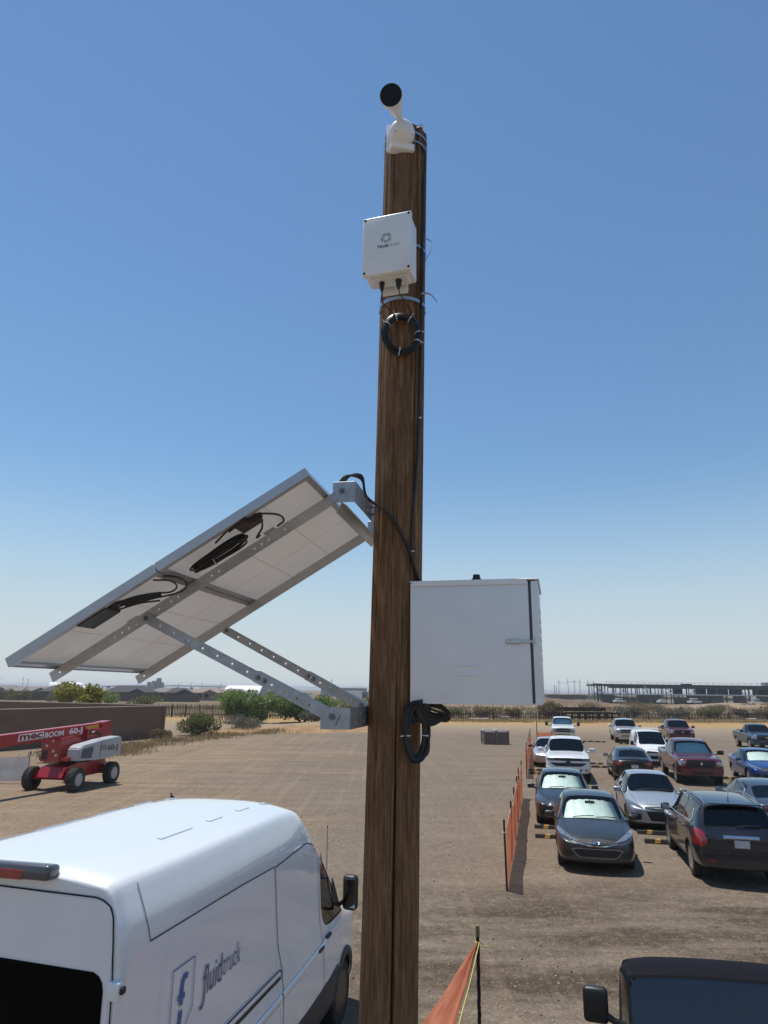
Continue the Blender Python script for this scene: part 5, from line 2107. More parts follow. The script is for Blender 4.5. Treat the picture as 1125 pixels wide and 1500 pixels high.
P_grey = paint('dark_graphite_paint', (0.018, 0.022, 0.023), 0.25, 0.33, dust=0.07)
P_blackblue = paint('blue_black_paint', (0.010, 0.013, 0.020), 0.2, 0.30, dust=0.07)
P_white = paint('white_paint', (0.72, 0.73, 0.74), 0.0, 0.3, dust=0.10)
P_silver = paint('silver_blue_paint', (0.42, 0.45, 0.48), 0.55, 0.3, dust=0.12)
P_silver2 = paint('pale_silver_paint', (0.50, 0.51, 0.52), 0.5, 0.32, dust=0.08)
P_maroon = paint('dark_red_paint', (0.10, 0.005, 0.012), 0.3, 0.28, dust=0.10)
P_black = paint('black_paint', (0.005, 0.005, 0.007), 0.2, 0.28, dust=0.07)
P_slate = paint('slate_blue_paint', (0.035, 0.052, 0.072), 0.45, 0.32, dust=0.07)
P_blue = paint('deep_blue_paint', (0.012, 0.050, 0.22), 0.4, 0.25, dust=0.06)
P_teal = paint('teal_blue_paint', (0.018, 0.055, 0.090), 0.4, 0.34, dust=0.09)
P_suv = paint('dark_navy_grey_paint', (0.010, 0.011, 0.018), 0.15, 0.26, dust=0.07)


def sedan_face(root, bvh, grille_top, lower, lamp, plate=False, chrome=True, fogs=True, low_m=None, lampm=None, pm=None):
    top, bot = lamp
    for f in (lambda q: q, mir):
        decal(bvh, 'headlight', 'F', f(top), f(bot), lampm or M_lampclear, root, 10, 4, off=0.008)
        ribbon(bvh, 'headlight_surround', 'F', f(bot), 0.012, M_gap, root, off=0.011)
    gt, gb = grille_top
    decal(bvh, 'grille', 'F', gt, gb, M_grille, root, 16, 3, off=0.006)
    if chrome:
        ribbon(bvh, 'grille_trim', 'F', gb, 0.016, M_chrome, root, thick=0.008)
    lt, lb = lower
    g = decal(bvh, 'lower_grille', 'F', lt, lb, low_m or M_grille, root, 16, 4, off=0.006)
    if chrome:
        ribbon(bvh, 'lower_grille_trim', 'F', lt + lb[::-1], 0.018, mat('satin_trim', (0.30, 0.31, 0.32), 0.3, 0.9), root, closed=True, thick=0.008)
    if fogs:
        for s in (1, -1):
            decal(bvh, 'fog_light_recess', 'F', [(s * 0.56, 0.44), (s * 0.76, 0.50)], [(s * 0.56, 0.34), (s * 0.74, 0.35)], M_grille, root, 6, 3, off=0.006)
    ribbon(bvh, 'bumper_seam', 'F', [(-0.80, 0.27), (-0.4, 0.255), (0.4, 0.255), (0.80, 0.27)], 0.03, M_black, root, thick=0.006)


def wipers(bvh, root, x0, x1, y=0.0):
    for s in (0.10, -0.45):
        ribbon(bvh, 'wiper', 'T', [(x0, s), (x0 - 0.03, s + 0.25), (x0 - 0.04, s + 0.50)], 0.016, M_black, root, thick=0.012, off=0.012)


def handles(bvh, root, xs, z, m, axis='LR', L=0.19):
    for a in axis:
        for x in xs:
            decal(bvh, 'door_handle', a, [(x - L / 2, z + 0.014), (x + L / 2, z + 0.016)], [(x - L / 2, z - 0.016), (x + L / 2, z - 0.014)], m, root, 5, 2, off=0.032)


def antenna(root, x, y, z, h=0.16, lean=-0.5):
    m = MB()
    m.cyl((x, y, z - 0.01), (x, y, z + 0.02), 0.022, 0.014, n=8)
    m.cyl((x, y, z + 0.02), (x + lean * h, y, z + h), 0.006, 0.004, n=6)
    m.build('antenna', M_black, root)


U_ = Vector((math.sin(R(12.5)), math.cos(R(12.5))))
FACE, AWAY = 192.5, 12.5


def at_front(x, y, L):
    return (x + U_.x * L / 2, y + U_.y * L / 2)


LAMP_SWEEP = ([(0.86, 0.845), (0.72, 0.80), (0.55, 0.735), (0.43, 0.685)], [(0.85, 0.765), (0.72, 0.722), (0.56, 0.680), (0.44, 0.658)])

# 1 graphite sedan, nearest
r_, b_, o_, m_ = vehicle('sedan', 'dark graphite sedan facing the camera, crinkled silver shade behind its windscreen, nearest parked sedan', 'car', SEDAN, P_grey,
                         at_front(4.95, 16.95, 4.64), FACE, shade='crinkled silver sunshade behind the windscreen of the nearest graphite sedan')
sedan_face(r_, b_, ([(-0.50, 0.690), (0, 0.725), (0.50, 0.690)], [(-0.46, 0.635), (-0.2, 0.595), (0, 0.585), (0.2, 0.595), (0.46, 0.635)]),
           ([(-0.56, 0.505), (-0.40, 0.53), (0.40, 0.53), (0.56, 0.505)], [(-0.44, 0.375), (-0.36, 0.345), (0.36, 0.345), (0.44, 0.375)]), LAMP_SWEEP)
bowtie(b_, 'F', 0, 0.650, 0.085, r_, M_chrome)
wipers(b_, r_, 1.0, 0.9)
for s in (1, -1):
    mirror(r_, 0.62, 0.86, 0.98, s, P_grey)
rear_view_mirror(r_, 0.45, 1.27)
handles(b_, r_, (-0.05, -0.95), 0.83, P_grey)

# 2 dark sedan behind it
FORTE = dict(SEDAN); FORTE.pop('_cache', None)
FORTE['cols'] = [tuple(list(c)) for c in SEDAN['cols']]
r_, b_, o_, m_ = vehicle('sedan', 'blue-black sedan with a flat white-green sunshade, parked behind the nearest graphite sedan', 'car', FORTE, P_blackblue,
                         at_front(5.62, 22.35, 4.64), FACE, shade='flat pale green foil sunshade filling the windscreen of the blue-black sedan')
sedan_face(r_, b_, ([(-0.42, 0.70), (0, 0.72), (0.42, 0.70)], [(-0.40, 0.62), (0, 0.605), (0.40, 0.62)]),
           ([(-0.50, 0.46), (0.50, 0.46)], [(-0.40, 0.33), (0.40, 0.33)]),
           ([(0.86, 0.86), (0.70, 0.815), (0.56, 0.76), (0.44, 0.705)], [(0.83, 0.65), (0.72, 0.63), (0.58, 0.63), (0.47, 0.65)]), chrome=False, lampm=M_lampdark)
ribbon(b_, 'grille_trim', 'F', [(-0.44, 0.705), (0, 0.722), (0.44, 0.705)], 0.014, M_chrome, r_, thick=0.008)
wipers(b_, r_, 1.0, 0.9)
for s in (1, -1):
    mirror(r_, 0.62, 0.86, 0.98, s, P_blackblue)
rear_view_mirror(r_, 0.45, 1.27)
handles(b_, r_, (-0.05, -0.95), 0.83, P_blackblue)

# 3 small silver sedan
SONIC = dict(SEDAN); SONIC.pop('_cache', None)
SONIC['L'] = 4.40
SONIC['W'] = 1.74
SONIC['wheels'] = (2.2 - 0.86, 2.2 - 3.40)
SONIC['cols'] = [(c[0] * 0.948, c[1], c[2] * 0.965, c[3] * 1.02, c[4] * 0.948, c[5] * 1.035, c[6] * 0.97) for c in SEDAN['cols']]
SONIC['cabin'] = (0.85, -1.2)
r_, b_, o_, m_ = vehicle('sedan', 'small pale silver-blue sedan with a bare windscreen, nose to nose with the navy sport utility', 'car', SONIC, P_silver,
                         at_front(8.25, 21.75, 4.40), FACE, style='ten', rim=M_darkalloy)
sedan_face(r_, b_, ([(-0.40, 0.70), (0, 0.72), (0.40, 0.70)], [(-0.38, 0.645), (0, 0.63), (0.38, 0.645)]),
           ([(-0.36, 0.585), (0.36, 0.585)], [(-0.24, 0.33), (0.24, 0.33)]), LAMP_SWEEP, chrome=False)
bowtie(b_, 'F', 0, 0.61, 0.08, r_)
for s in (1, -1):
    decal(b_, 'fog_light_recess', 'F', [(s * 0.50, 0.50), (s * 0.76, 0.52)], [(s * 0.50, 0.34), (s * 0.73, 0.36)], M_grille, r_, 6, 3, off=0.007)
    mirror(r_, 0.60, 0.83, 1.0, s, P_silver)
wipers(b_, r_, 0.95, 0.9)
rear_view_mirror(r_, 0.43, 1.30)
handles(b_, r_, (-0.05, -0.9), 0.85, P_silver)
antenna(r_, -1.1, 0, 1.475, 0.12)

# 4 dark navy sport wagon from behind
r_, b_, o_, m_ = vehicle('sport_utility', 'dark navy sport utility seen from behind with roof rails and chrome strip over its plate', 'car', SUV, P_suv, (8.30, 18.30), AWAY,
                         glass_front=M_darkglass, style='twin', rim=M_alloy)
for s in (1, -1):
    a = 'L' if s > 0 else 'R'
    decal(b_, 'tail_light', 'B', [(s * 0.93, 1.10), (s * 0.80, 1.10), (s * 0.72, 1.05)], [(s * 0.91, 0.78), (s * 0.80, 0.76), (s * 0.68, 0.84)], M_red, r_, 8, 6, off=0.010)
    decal(b_, 'tail_light', a, [(-2.20, 1.10), (-2.02, 1.13)], [(-2.22, 0.78), (-2.14, 0.88)], M_red, r_, 6, 6, off=0.010)
    m = MB()
    pts = spline([(0.35, s * 0.60, 1.575), (0.20, s * 0.605, 1.70), (-0.5, s * 0.61, 1.728), (-1.25, s * 0.60, 1.705), (-1.75, s * 0.575, 1.655), (-1.88, s * 0.57, 1.61)], 6)
    pts = [Vector((p.x, p.y, min(p.z, cast(b_, 'T', p.x, p.y, 0)[0].z + 0.045 * min(1, 0.2 + 3 * min(abs(p.x - 0.35), abs(p.x + 1.88)))))) for p in pts]
    m.tube(pts, 0.019, 8)
    m.build('roof_rail', mat('satin_roof_rail', (0.30, 0.30, 0.32), 0.3, 0.9), r_)
    mirror(r_, 0.72, 0.87, 1.14, s, P_suv, (0.11, 0.21, 0.17))
    ribbon(b_, 'window_chrome', a, [(0.95, 1.085), (0.3, 1.10), (-0.6, 1.13), (-1.35, 1.165), (-1.75, 1.20), (-1.55, 1.42), (-1.1, 1.57), (-0.3, 1.60), (0.2, 1.555), (0.55, 1.40), (0.9, 1.14)], 0.018, M_chrome, r_, thick=0.004, closed=True)
    ribbon(b_, 'sill_strip', a, [(1.0, 0.33), (-0.95, 0.33)], 0.03, M_chrome, r_, thick=0.01)
ribbon(b_, 'plate_bar', 'B', [(-0.36, 0.985), (0.36, 0.985)], 0.055, M_chrome, r_, thick=0.02, off=0.012)
plate_on(b_, 'B', 0.0, 0.86, r_)
decal(b_, 'bumper_step', 'B', [(-0.84, 0.63), (0, 0.655), (0.84, 0.63)], [(-0.80, 0.54), (0, 0.55), (0.80, 0.54)], M_black, r_, 14, 3, off=0.02)
ribbon(b_, 'tailgate_gap', 'B', [(-0.60, 1.10), (-0.66, 0.95), (-0.62, 0.70), (0.62, 0.70), (0.66, 0.95), (0.60, 1.10)], 0.010, M_gap, r_)
ribbon(b_, 'wiper', 'B', [(0.05, 1.175), (-0.15, 1.20), (-0.42, 1.20)], 0.022, M_black, r_, thick=0.02, off=0.02)
for s in (1, -1):
    decal(b_, 'fog_reflector', 'B', [(s * 0.52, 0.52), (s * 0.68, 0.52)], [(s * 0.52, 0.48), (s * 0.68, 0.48)], M_red, r_, 3, 1, off=0.01)
m = MB()
m.box((-2.02, 0, 1.63), (0.18, 1.10, 0.022), Matrix.Rotation(-0.10, 3, 'Y'), bev=0.008)
m.build('spoiler', P_suv, r_)
handles(b_, r_, (-0.02, -0.98), 0.98, P_suv)
antenna(r_, -1.55, 0, 1.665, 0.15)

# 5 slate sedan from behind, beyond the wagon
SL_ = dict(SEDAN); SL_.pop('_cache', None)
SL_['L'] = 4.9; SL_['W'] = 1.86
SL_['wheels'] = (2.45 - 0.96, 2.45 - 3.86)
SL_['cols'] = [(c[0] * 1.056, c[1], c[2] * 1.03, c[3], c[4] * 1.056, c[5], c[6] * 1.05) for c in SEDAN['cols']]
r_, b_, o_, m_ = vehicle('sedan', 'slate blue-grey sedan with a wide dark back window, half hidden by the navy sport utility', 'car', SL_, P_slate, (11.95, 23.0), AWAY, style='five')
for s in (1, -1):
    decal(b_, 'tail_light', 'B', [(s * 0.84, 0.93), (s * 0.50, 0.92)], [(s * 0.80, 0.76), (s * 0.50, 0.78)], M_red, r_, 8, 3, off=0.008)
    mirror(r_, 0.68, 0.88, 0.98, s, P_slate)
    ribbon(b_, 'window_chrome', 'L' if s > 0 else 'R', [(0.95, 0.95), (-0.3, 0.98), (-1.35, 1.02), (-1.15, 1.22), (-0.5, 1.385), (0.1, 1.37), (0.6, 1.15)], 0.016, M_chrome, r_, thick=0.004, closed=True)
plate_on(b_, 'B', 0.0, 0.70, r_)

# 6 black sedan from behind
BS_ = dict(SEDAN); BS_.pop('_cache', None)
BS_['cols'] = [(c[0], c[1], c[2] * 1.01, c[3] + 0.01, c[4], c[5], c[6]) for c in SEDAN['cols']]
r_, b_, o_, m_ = vehicle('sedan', 'black sedan seen from behind, between the white pickup and the dark red crew cab pickup', 'car', BS_, P_black, (12.15, 35.45), AWAY,
                         glass_front=M_darkglass, style='five', rim=M_darkalloy)
for s in (1, -1):
    decal(b_, 'tail_light', 'B', [(s * 0.84, 0.92), (s * 0.46, 0.90)], [(s * 0.80, 0.74), (s * 0.50, 0.80)], M_red, r_, 8, 3, off=0.008)
    mirror(r_, 0.62, 0.86, 0.98, s, P_black)
plate_on(b_, 'B', 0.0, 0.72, r_)
handles(b_, r_, (-0.05, -0.95), 0.84, P_black)
ribbon(b_, 'trunk_spoiler', 'T', [(-2.16, -0.62), (-2.18, 0), (-2.16, 0.62)], 0.10, P_black, r_, thick=0.03)
antenna(r_, -1.2, 0, 1.43, 0.10)

# 7 bright blue sedan
BL_ = dict(SEDAN); BL_.pop('_cache', None)
BL_['cols'] = [(c[0], c[1], c[2] * 1.03, c[3], c[4], c[5] * 0.99, c[6]) for c in SEDAN['cols']]
r_, b_, o_, m_ = vehicle('sedan', 'bright blue sedan with a white sunshade, at the right edge beyond the dark red pickup', 'car', BL_, P_blue, at_front(17.9, 33.0, 4.64), FACE,
                         shade='white sunshade in the windscreen of the bright blue sedan', style='five')
sedan_face(r_, b_, ([(-0.46, 0.70), (0, 0.72), (0.46, 0.70)], [(-0.44, 0.60), (0, 0.58), (0.44, 0.60)]), ([(-0.50, 0.44), (0.50, 0.44)], [(-0.42, 0.33), (0.42, 0.33)]),
           ([(0.86, 0.85), (0.70, 0.79), (0.46, 0.71)], [(0.83, 0.74), (0.70, 0.70), (0.48, 0.66)]), chrome=False)
for s in (1, -1):
    mirror(r_, 0.62, 0.88, 0.98, s, P_blue)

# 8 silver sedan hidden behind the white pickup
r_, b_, o_, m_ = vehicle('sedan', 'pale silver sedan mostly hidden behind the white pickup with black grille bars', 'car', BL_, P_silver2, at_front(9.25, 39.6, 4.64), FACE)
for s in (1, -1):
    mirror(r_, 0.62, 0.86, 1.0, s, P_black)


def truck_face(root, bvh, kind, pm):
    if kind == 'bars':     # two black bands with a body colour bar between
        for s in (1, -1):
            f = (lambda q: q) if s == 1 else mir
            decal(bvh, 'headlight', 'F', f([(0.97, 1.06), (0.62, 1.06)]), f([(0.95, 0.94), (0.62, 0.95)]), M_lampdark, root, 8, 3, off=0.010)
            decal(bvh, 'fog_light', 'F', f([(0.70, 0.60), (0.86, 0.62)]), f([(0.72, 0.50), (0.84, 0.50)]), M_lampclear, root, 3, 2, off=0.008)
        decal(bvh, 'grille', 'F', [(-0.63, 1.065), (0, 1.075), (0.63, 1.065)], [(-0.63, 0.955), (0.63, 0.955)], M_grille, root, 14, 3, off=0.012)
        decal(bvh, 'grille', 'F', [(-0.80, 0.865), (0.80, 0.865)], [(-0.80, 0.835), (-0.56, 0.72), (0.56, 0.72), (0.80, 0.835)], M_grille, root, 20, 4, off=0.010)
        ribbon(bvh, 'bumper_trim', 'F', [(-0.98, 0.66), (-0.70, 0.64), (-0.56, 0.68), (0.56, 0.68), (0.70, 0.64), (0.98, 0.66)], 0.05, pm, root, thick=0.03)
        bowtie(bvh, 'F', 0, 0.905, 0.13, root, M_black)
        decal(bvh, 'lower_bumper', 'F', [(-0.62, 0.60), (0.62, 0.60)], [(-0.55, 0.50), (0.55, 0.50)], mat('grey_valance', (0.12, 0.12, 0.125), 0.6), root, 10, 2, off=0.008)
    elif kind == 'chrome':
        for s in (1, -1):
            f = (lambda q: q) if s == 1 else mir
            decal(bvh, 'headlight', 'F', f([(0.96, 1.05), (0.62, 1.06)]), f([(0.94, 0.82), (0.62, 0.82)]), M_lampclear, root, 6, 4, off=0.010)
            decal(bvh, 'turn_signal', 'F', f([(0.97, 0.82), (0.66, 0.81)]), f([(0.95, 0.77), (0.66, 0.76)]), M_amber, root, 4, 1, off=0.012)
        decal(bvh, 'grille', 'F', [(-0.60, 1.07), (0.60, 1.07)], [(-0.58, 0.78), (0.58, 0.78)], M_grille, root, 12, 4, off=0.010)
        for z in (1.07, 0.92, 0.78):
            ribbon(bvh, 'grille_bar', 'F', [(-0.60, z), (0.60, z)], 0.025, M_chrome, root, thick=0.02)
        for y in (-0.60, 0.60):
            ribbon(bvh, 'grille_bar', 'F', [(y, 1.07), (y, 0.78)], 0.025, M_chrome, root, thick=0.02)
        decal(bvh, 'front_bumper', 'F', [(-0.99, 0.70), (0.99, 0.70)], [(-0.97, 0.50), (0.97, 0.50)], M_chrome, root, 18, 4, off=0.05)
        decal(bvh, 'lower_bumper', 'F', [(-0.5, 0.61), (0.5, 0.61)], [(-0.5, 0.53), (0.5, 0.53)], M_grille, root, 8, 2, off=0.056)
    elif kind == 'cross':
        for s in (1, -1):
            f = (lambda q: q) if s == 1 else mir
            decal(bvh, 'headlight', 'F', f([(0.96, 1.04), (0.64, 1.05)]), f([(0.94, 0.84), (0.66, 0.84)]), M_lampclear, root, 6, 4, off=0.010)
            decal(bvh, 'fog_light', 'F', f([(0.64, 0.56), (0.80, 0.56)]), f([(0.66, 0.48), (0.80, 0.48)]), M_lampdark, root, 3, 2, off=0.012)
        decal(bvh, 'grille', 'F', [(-0.60, 1.08), (0, 1.10), (0.60, 1.08)], [(-0.52, 0.74), (0.52, 0.74)], M_grille, root, 12, 5, off=0.012)
        ribbon(bvh, 'grille_bar', 'F', [(0, 1.09), (0, 0.75)], 0.05, M_black, root, thick=0.03, off=0.016)
        ribbon(bvh, 'grille_bar', 'F', [(-0.57, 0.93), (0.57, 0.93)], 0.05, M_black, root, thick=0.03, off=0.016)
        ribbon(bvh, 'grille_trim', 'F', [(-0.60, 1.08), (0, 1.10), (0.60, 1.08), (0.53, 0.74), (-0.53, 0.74)], 0.03, pm, root, thick=0.02, closed=True)
        decal(bvh, 'emblem', 'F', [(-0.055, 0.985), (0.055, 0.985)], [(-0.03, 0.88), (0.03, 0.88)], M_chrome, root, 4, 3, off=0.055)
        decal(bvh, 'front_bumper', 'F', [(-0.99, 0.70), (0.99, 0.70)], [(-0.97, 0.44), (0.97, 0.44)], pm, root, 18, 4, off=0.05)
        decal(bvh, 'lower_grille', 'F', [(-0.48, 0.60), (0.48, 0.60)], [(-0.44, 0.48), (0.44, 0.48)], M_grille, root, 8, 2, off=0.058)


# 9 white pickup with black bars
r_, b_, o_, m_ = vehicle('pickup_truck', 'white crew cab pickup with black grille bars and dark windscreen, behind the blue-black sedan', 'pickup truck', PICK, P_white,
                         at_front(8.55, 33.0, 5.85), FACE, style='truck', glass_front=M_darkglass)
truck_face(r_, b_, 'bars', P_white)
for s in (1, -1):
    mirror(r_, 1.02, 0.98, 1.30, s, P_white, (0.12, 0.26, 0.20), 0.10)
handles(b_, r_, (-0.15, -0.80), 1.06, P_white)
antenna(r_, 0.1, -0.45, 1.87, 0.06)
rear_view_mirror(r_, 0.75, 1.62)
# 10 old white pickup far back
OLD = dict(PICK); OLD.pop('_cache', None)
OLD['cols'] = [(c[0], c[1] + 0.02, c[2] * (0.96 if i > 1 else 0.98), c[3] + 0.05, c[4], c[5] + 0.07, c[6] * 0.98) + tuple(c[7:]) for i, c in enumerate(PICK['cols'])]
OLD['W'] = 1.97
r_, b_, o_, m_ = vehicle('pickup_truck', 'older white pickup with black tow mirrors and a silver sunshade, in the back row', 'pickup truck', OLD, P_white,
                         at_front(15.1, 59.3, 5.85), FACE, shade='silver sunshade in the windscreen of the older white pickup', style='truck')
truck_face(r_, b_, 'chrome', P_white)
for s in (1, -1):
    mirror(r_, 1.02, 0.98, 1.38, s, M_black, (0.12, 0.24, 0.34), 0.22)
# 11 silver pickup in the back row
r_, b_, o_, m_ = vehicle('pickup_truck', 'silver-white pickup with a dark windscreen in the back row, left of the white delivery van', 'pickup truck', PICK, P_silver2,
                         at_front(20.35, 59.0, 5.85), FACE, style='truck', glass_front=M_darkglass)
truck_face(r_, b_, 'chrome', P_silver2)
for s in (1, -1):
    mirror(r_, 1.02, 0.98, 1.30, s, P_silver2, (0.12, 0.26, 0.20), 0.10)
# 12 dark red pickup
r_, b_, o_, m_ = vehicle('pickup_truck', 'dark red crew cab pickup with a crosshair grille and big mirrors, beside the black sedan', 'pickup truck', PICK, P_maroon,
                         at_front(14.45, 32.6, 5.85), FACE, style='truck', shade='curved silver sunshade behind the windscreen of the dark red pickup')
truck_face(r_, b_, 'cross', P_maroon)
for s in (1, -1):
    mirror(r_, 1.02, 0.98, 1.30, s, M_chrome if s < 0 else M_black, (0.12, 0.30, 0.20), 0.14)
ribbon(b_, 'hood_ridge', 'T', [(2.6, 0.38), (1.6, 0.45)], 0.03, P_maroon, r_, thick=0.015)
ribbon(b_, 'hood_ridge', 'T', [(2.6, -0.38), (1.6, -0.45)], 0.03, P_maroon, r_, thick=0.015)
handles(b_, r_, (-0.15, -0.80), 1.06, M_chrome)
rear_view_mirror(r_, 0.75, 1.62)
# 13 red pickup at the back
r_, b_, o_, m_ = vehicle('pickup_truck', 'red pickup in the back row, seen over the roof of the white delivery van', 'pickup truck', PICK, P_maroon,
                         at_front(24.6, 58.4, 5.85), FACE, style='truck', glass_front=M_darkglass)
truck_face(r_, b_, 'cross', P_maroon)
for s in (1, -1):
    mirror(r_, 1.02, 0.98, 1.30, s, P_maroon, (0.12, 0.26, 0.20), 0.10)
# 14 teal regular cab pickup
r_, b_, o_, m_ = vehicle('pickup_truck', 'teal blue single cab pickup with an empty bed, beyond the bright blue sedan', 'pickup truck', REGCAB, P_teal,
                         at_front(28.3, 52.6, 5.6), FACE, style='truck', glass_front=M_darkglass, rows=1)
truck_face(r_, b_, 'cross', P_teal)
for s in (1, -1):
    mirror(r_, 0.95, 0.98, 1.30, s, M_black, (0.12, 0.22, 0.20), 0.10)
# 15 small white delivery van
r_, b_, o_, m_ = vehicle('delivery_van', 'small white delivery van with roof bars, between the black sedan and the dark red pickup', 'van', CVAN, P_white,
                         at_front(15.6, 41.0, 4.45), FACE, style='steel', glass_front=M_darkglass, rows=1)
sedan_face(r_, b_, ([(-0.44, 0.80), (0.44, 0.80)], [(-0.42, 0.68), (0.42, 0.68)]), ([(-0.52, 0.56), (0.52, 0.56)], [(-0.46, 0.36), (0.46, 0.36)]),
           ([(0.84, 0.98), (0.70, 0.93), (0.50, 0.82)], [(0.82, 0.80), (0.70, 0.74), (0.52, 0.72)]), chrome=False)
for s in (1, -1):
    mirror(r_, 0.95, 0.88, 1.15, s, M_black, (0.12, 0.20, 0.24), 0.08)
for x in (0.35, -0.9):
    m = MB()
    m.tube([(x, -0.72, 1.80), (x, -0.72, 1.92), (x, 0.72, 1.92), (x, 0.72, 1.80)], 0.018, 6)
    m.build('roof_bar', M_abs, r_)
# ------------------------------------------------------------------ the big white cargo van
VAN = dict(L=6.0, W=2.08, wr=0.36, ww=0.24, wheels=(2.01, 2.01 - 3.75), bulge=0.06, rbulge=0.012, cabin=(1.9, 1.0), seatz=0.95, sub=3, archk=1.13, midbulge=0.0,
           cols=[(0.06, 0.40, 0.75, 0.95, 0.09, 1.04, 0.60, 0.05), (0.15, 0.34, 0.93, 1.05, 0.20, 1.15, 0.74, 0.05), (0.45, 0.31, 1.0, 1.15, 0.52, 1.26, 0.80, 0.05),
                 (0.98, 0.30, 1.04, 1.25, 1.05, 1.42, 0.84, 0.06, 0.95, 1.34, 1.02), (1.45, 0.30, 1.075, 1.27, 1.90, 2.22, 0.80, 0.06, 0.975, 1.82, 1.56),
                 (1.98, 0.30, 1.075, 1.28, 2.30, 2.68, 0.855, 0.10, 1.0, 2.20, 2.02), (2.35, 0.30, 1.075, 1.28, 2.62, 2.80, 0.885, 0.10, 1.02, 2.34, 2.40),
                 (3.40, 0.30, 1.075, 1.28, 3.50, 2.82, 0.895, 0.10, 1.03, 2.38, 3.42), (4.60, 0.30, 1.075, 1.28, 4.60, 2.82, 0.895, 0.10, 1.03, 2.38, 4.60),
                 (5.60, 0.32, 1.075, 1.28, 5.56, 2.83, 0.90, 0.09, 1.03, 2.40, 5.60), (5.90, 0.34, 1.07, 1.28, 5.90, 2.83, 0.90, 0.08, 1.03, 2.42, 5.89),
                 (5.985, 0.42, 1.05, 1.27, 5.975, 2.78, 0.87, 0.07, 1.01, 2.39, 5.98)],
           regions=[('windshield', 3, 4, 7, 9), ('f', 3, 5, 5, 6), ('hood', 1, 3, 7, 9)],
           creases=((7, 0.50), (6, 0.35)), vcreases=((11, 1, 9, 0.70), (10, 1, 9, 0.35)), inset={4: 0.03, 5: 0.03, 2: 0.04})
P_van = paint('van_white_paint', (0.80, 0.81, 0.83), 0.0, 0.26, coat=1.0, dust=0.07)
VC = (-1.90, 7.97)
van, vb, vo, vm = vehicle('cargo_van', 'large white high-roof cargo van with blue lettering on its side, left of the pole', 'van', VAN, P_van, VC, 13.5, style='steel', rim=M_darkalloy, rows=1, group='vehicles parked on the dirt lot')
M_seam = mat('door_seam_rubber', (0.07, 0.07, 0.085), 0.8)
M_clad = mat('dark_grey_cladding', (0.035, 0.035, 0.042), 0.6, var=0.2, vscale=8)
# sliding door, drawn out of the side by its real seams, a hair proud of the body
sd = decal(vb, 'sliding_door', 'R', [(-0.47, 2.30), (0.30, 2.32), (0.72, 2.30), (0.93, 2.16)], [(-0.18, 0.42), (0.3, 0.42), (0.7, 0.42), (1.02, 0.42)], P_van, van, 30, 30, off=0.004)
ribbon(vb, 'panel_gap', 'R', [(-0.18, 0.42), (-0.20, 0.9), (-0.20, 1.34), (-0.245, 1.42), (-0.33, 1.60), (-0.40, 1.9), (-0.455, 2.2), (-0.47, 2.30), (0.0, 2.325), (0.55, 2.325), (0.80, 2.26), (0.86, 2.18)], 0.011, M_seam, van, off=0.009)
ribbon(vb, 'panel_gap', 'R', [(0.93, 2.10), (0.93, 1.6), (1.0, 1.25), (1.06, 0.9), (1.08, 0.42)], 0.010, M_seam, van, off=0.009)
ribbon(vb, 'panel_gap', 'R', [(1.02, 2.28), (1.22, 2.22)], 0.010, M_seam, van, off=0.009)
# roof panel joint behind the sliding door, and its rear drop
ribbon(vb, 'panel_gap', 'R', [(-0.47, 2.31), (-1.2, 2.33), (-2.66, 2.34)], 0.010, M_seam, van, off=0.005)
ribbon(vb, 'panel_gap', 'R', [(-2.66, 2.34), (-2.70, 2.50), (-2.72, 2.70)], 0.008, M_seam, van, off=0.005)
# rail slot behind the door
ribbon(vb, 'door_rail', 'R', [(-2.55, 1.33), (-0.24, 1.33)], 0.075, P_van, van, off=0.006, thick=0.004)
ribbon(vb, 'door_rail', 'R', [(-2.55, 1.365), (-0.26, 1.365), (-0.235, 1.345), (-0.235, 1.30), (-0.27, 1.29), (-2.55, 1.29)], 0.014, M_gap, van, off=0.012)
ribbon(vb, 'door_rail', 'R', [(-2.55, 1.305), (-0.27, 1.305)], 0.022, M_black, van, off=0.013)
ribbon(vb, 'body_crease', 'R', [(-0.22, 1.13), (0.3, 1.14), (0.95, 1.17), (1.3, 1.2)], 0.05, P_van, van, off=0.006, thick=0.010)
ribbon(vb, 'body_crease', 'R', [(-2.6, 1.10), (-1.2, 1.11), (-0.24, 1.12)], 0.05, P_van, van, off=0.004, thick=0.010)
for s, a in ((-1, 'R'), (1, 'L')):
    decal(vb, 'cladding', a, [(-2.6, 0.66), (-2.05, 0.68)], [(-2.6, 0.40), (-2.05, 0.40)], M_clad, van, 8, 4, off=0.012)
    decal(vb, 'cladding', a, [(-1.38, 0.70), (0.5, 0.72), (1.30, 0.76), (1.62, 0.80)], [(-1.34, 0.40), (0.5, 0.38), (1.3, 0.36), (1.60, 0.36)], M_clad, van, 26, 5, off=0.012)
    for wx in VAN['wheels']:
        pts = [(wx + 0.45 * math.cos(t), 0.36 + 0.45 * math.sin(t)) for t in [PI * (0.0 + 1.0 * k / 20) for k in range(21)]]
        ribbon(vb, 'arch_cladding', a, pts, 0.075, M_clad, van, off=0.010, thick=0.012)
    handles(vb, van, (1.22,), 1.22, M_black, a, 0.15)
    mirror(van, 1.86, 0.90, 1.52, s, M_black, (0.13, 0.19, 0.40), 0.14)
handles(vb, van, (0.92,), 1.17, M_black, 'R', 0.15)
m = MB()
m.prism([(1.50, -0.985, 1.33), (1.96, -0.96, 1.30), (1.62, -0.955, 1.72)], (0, -0.02, 0))
m.build('mirror_sail', M_black, van)
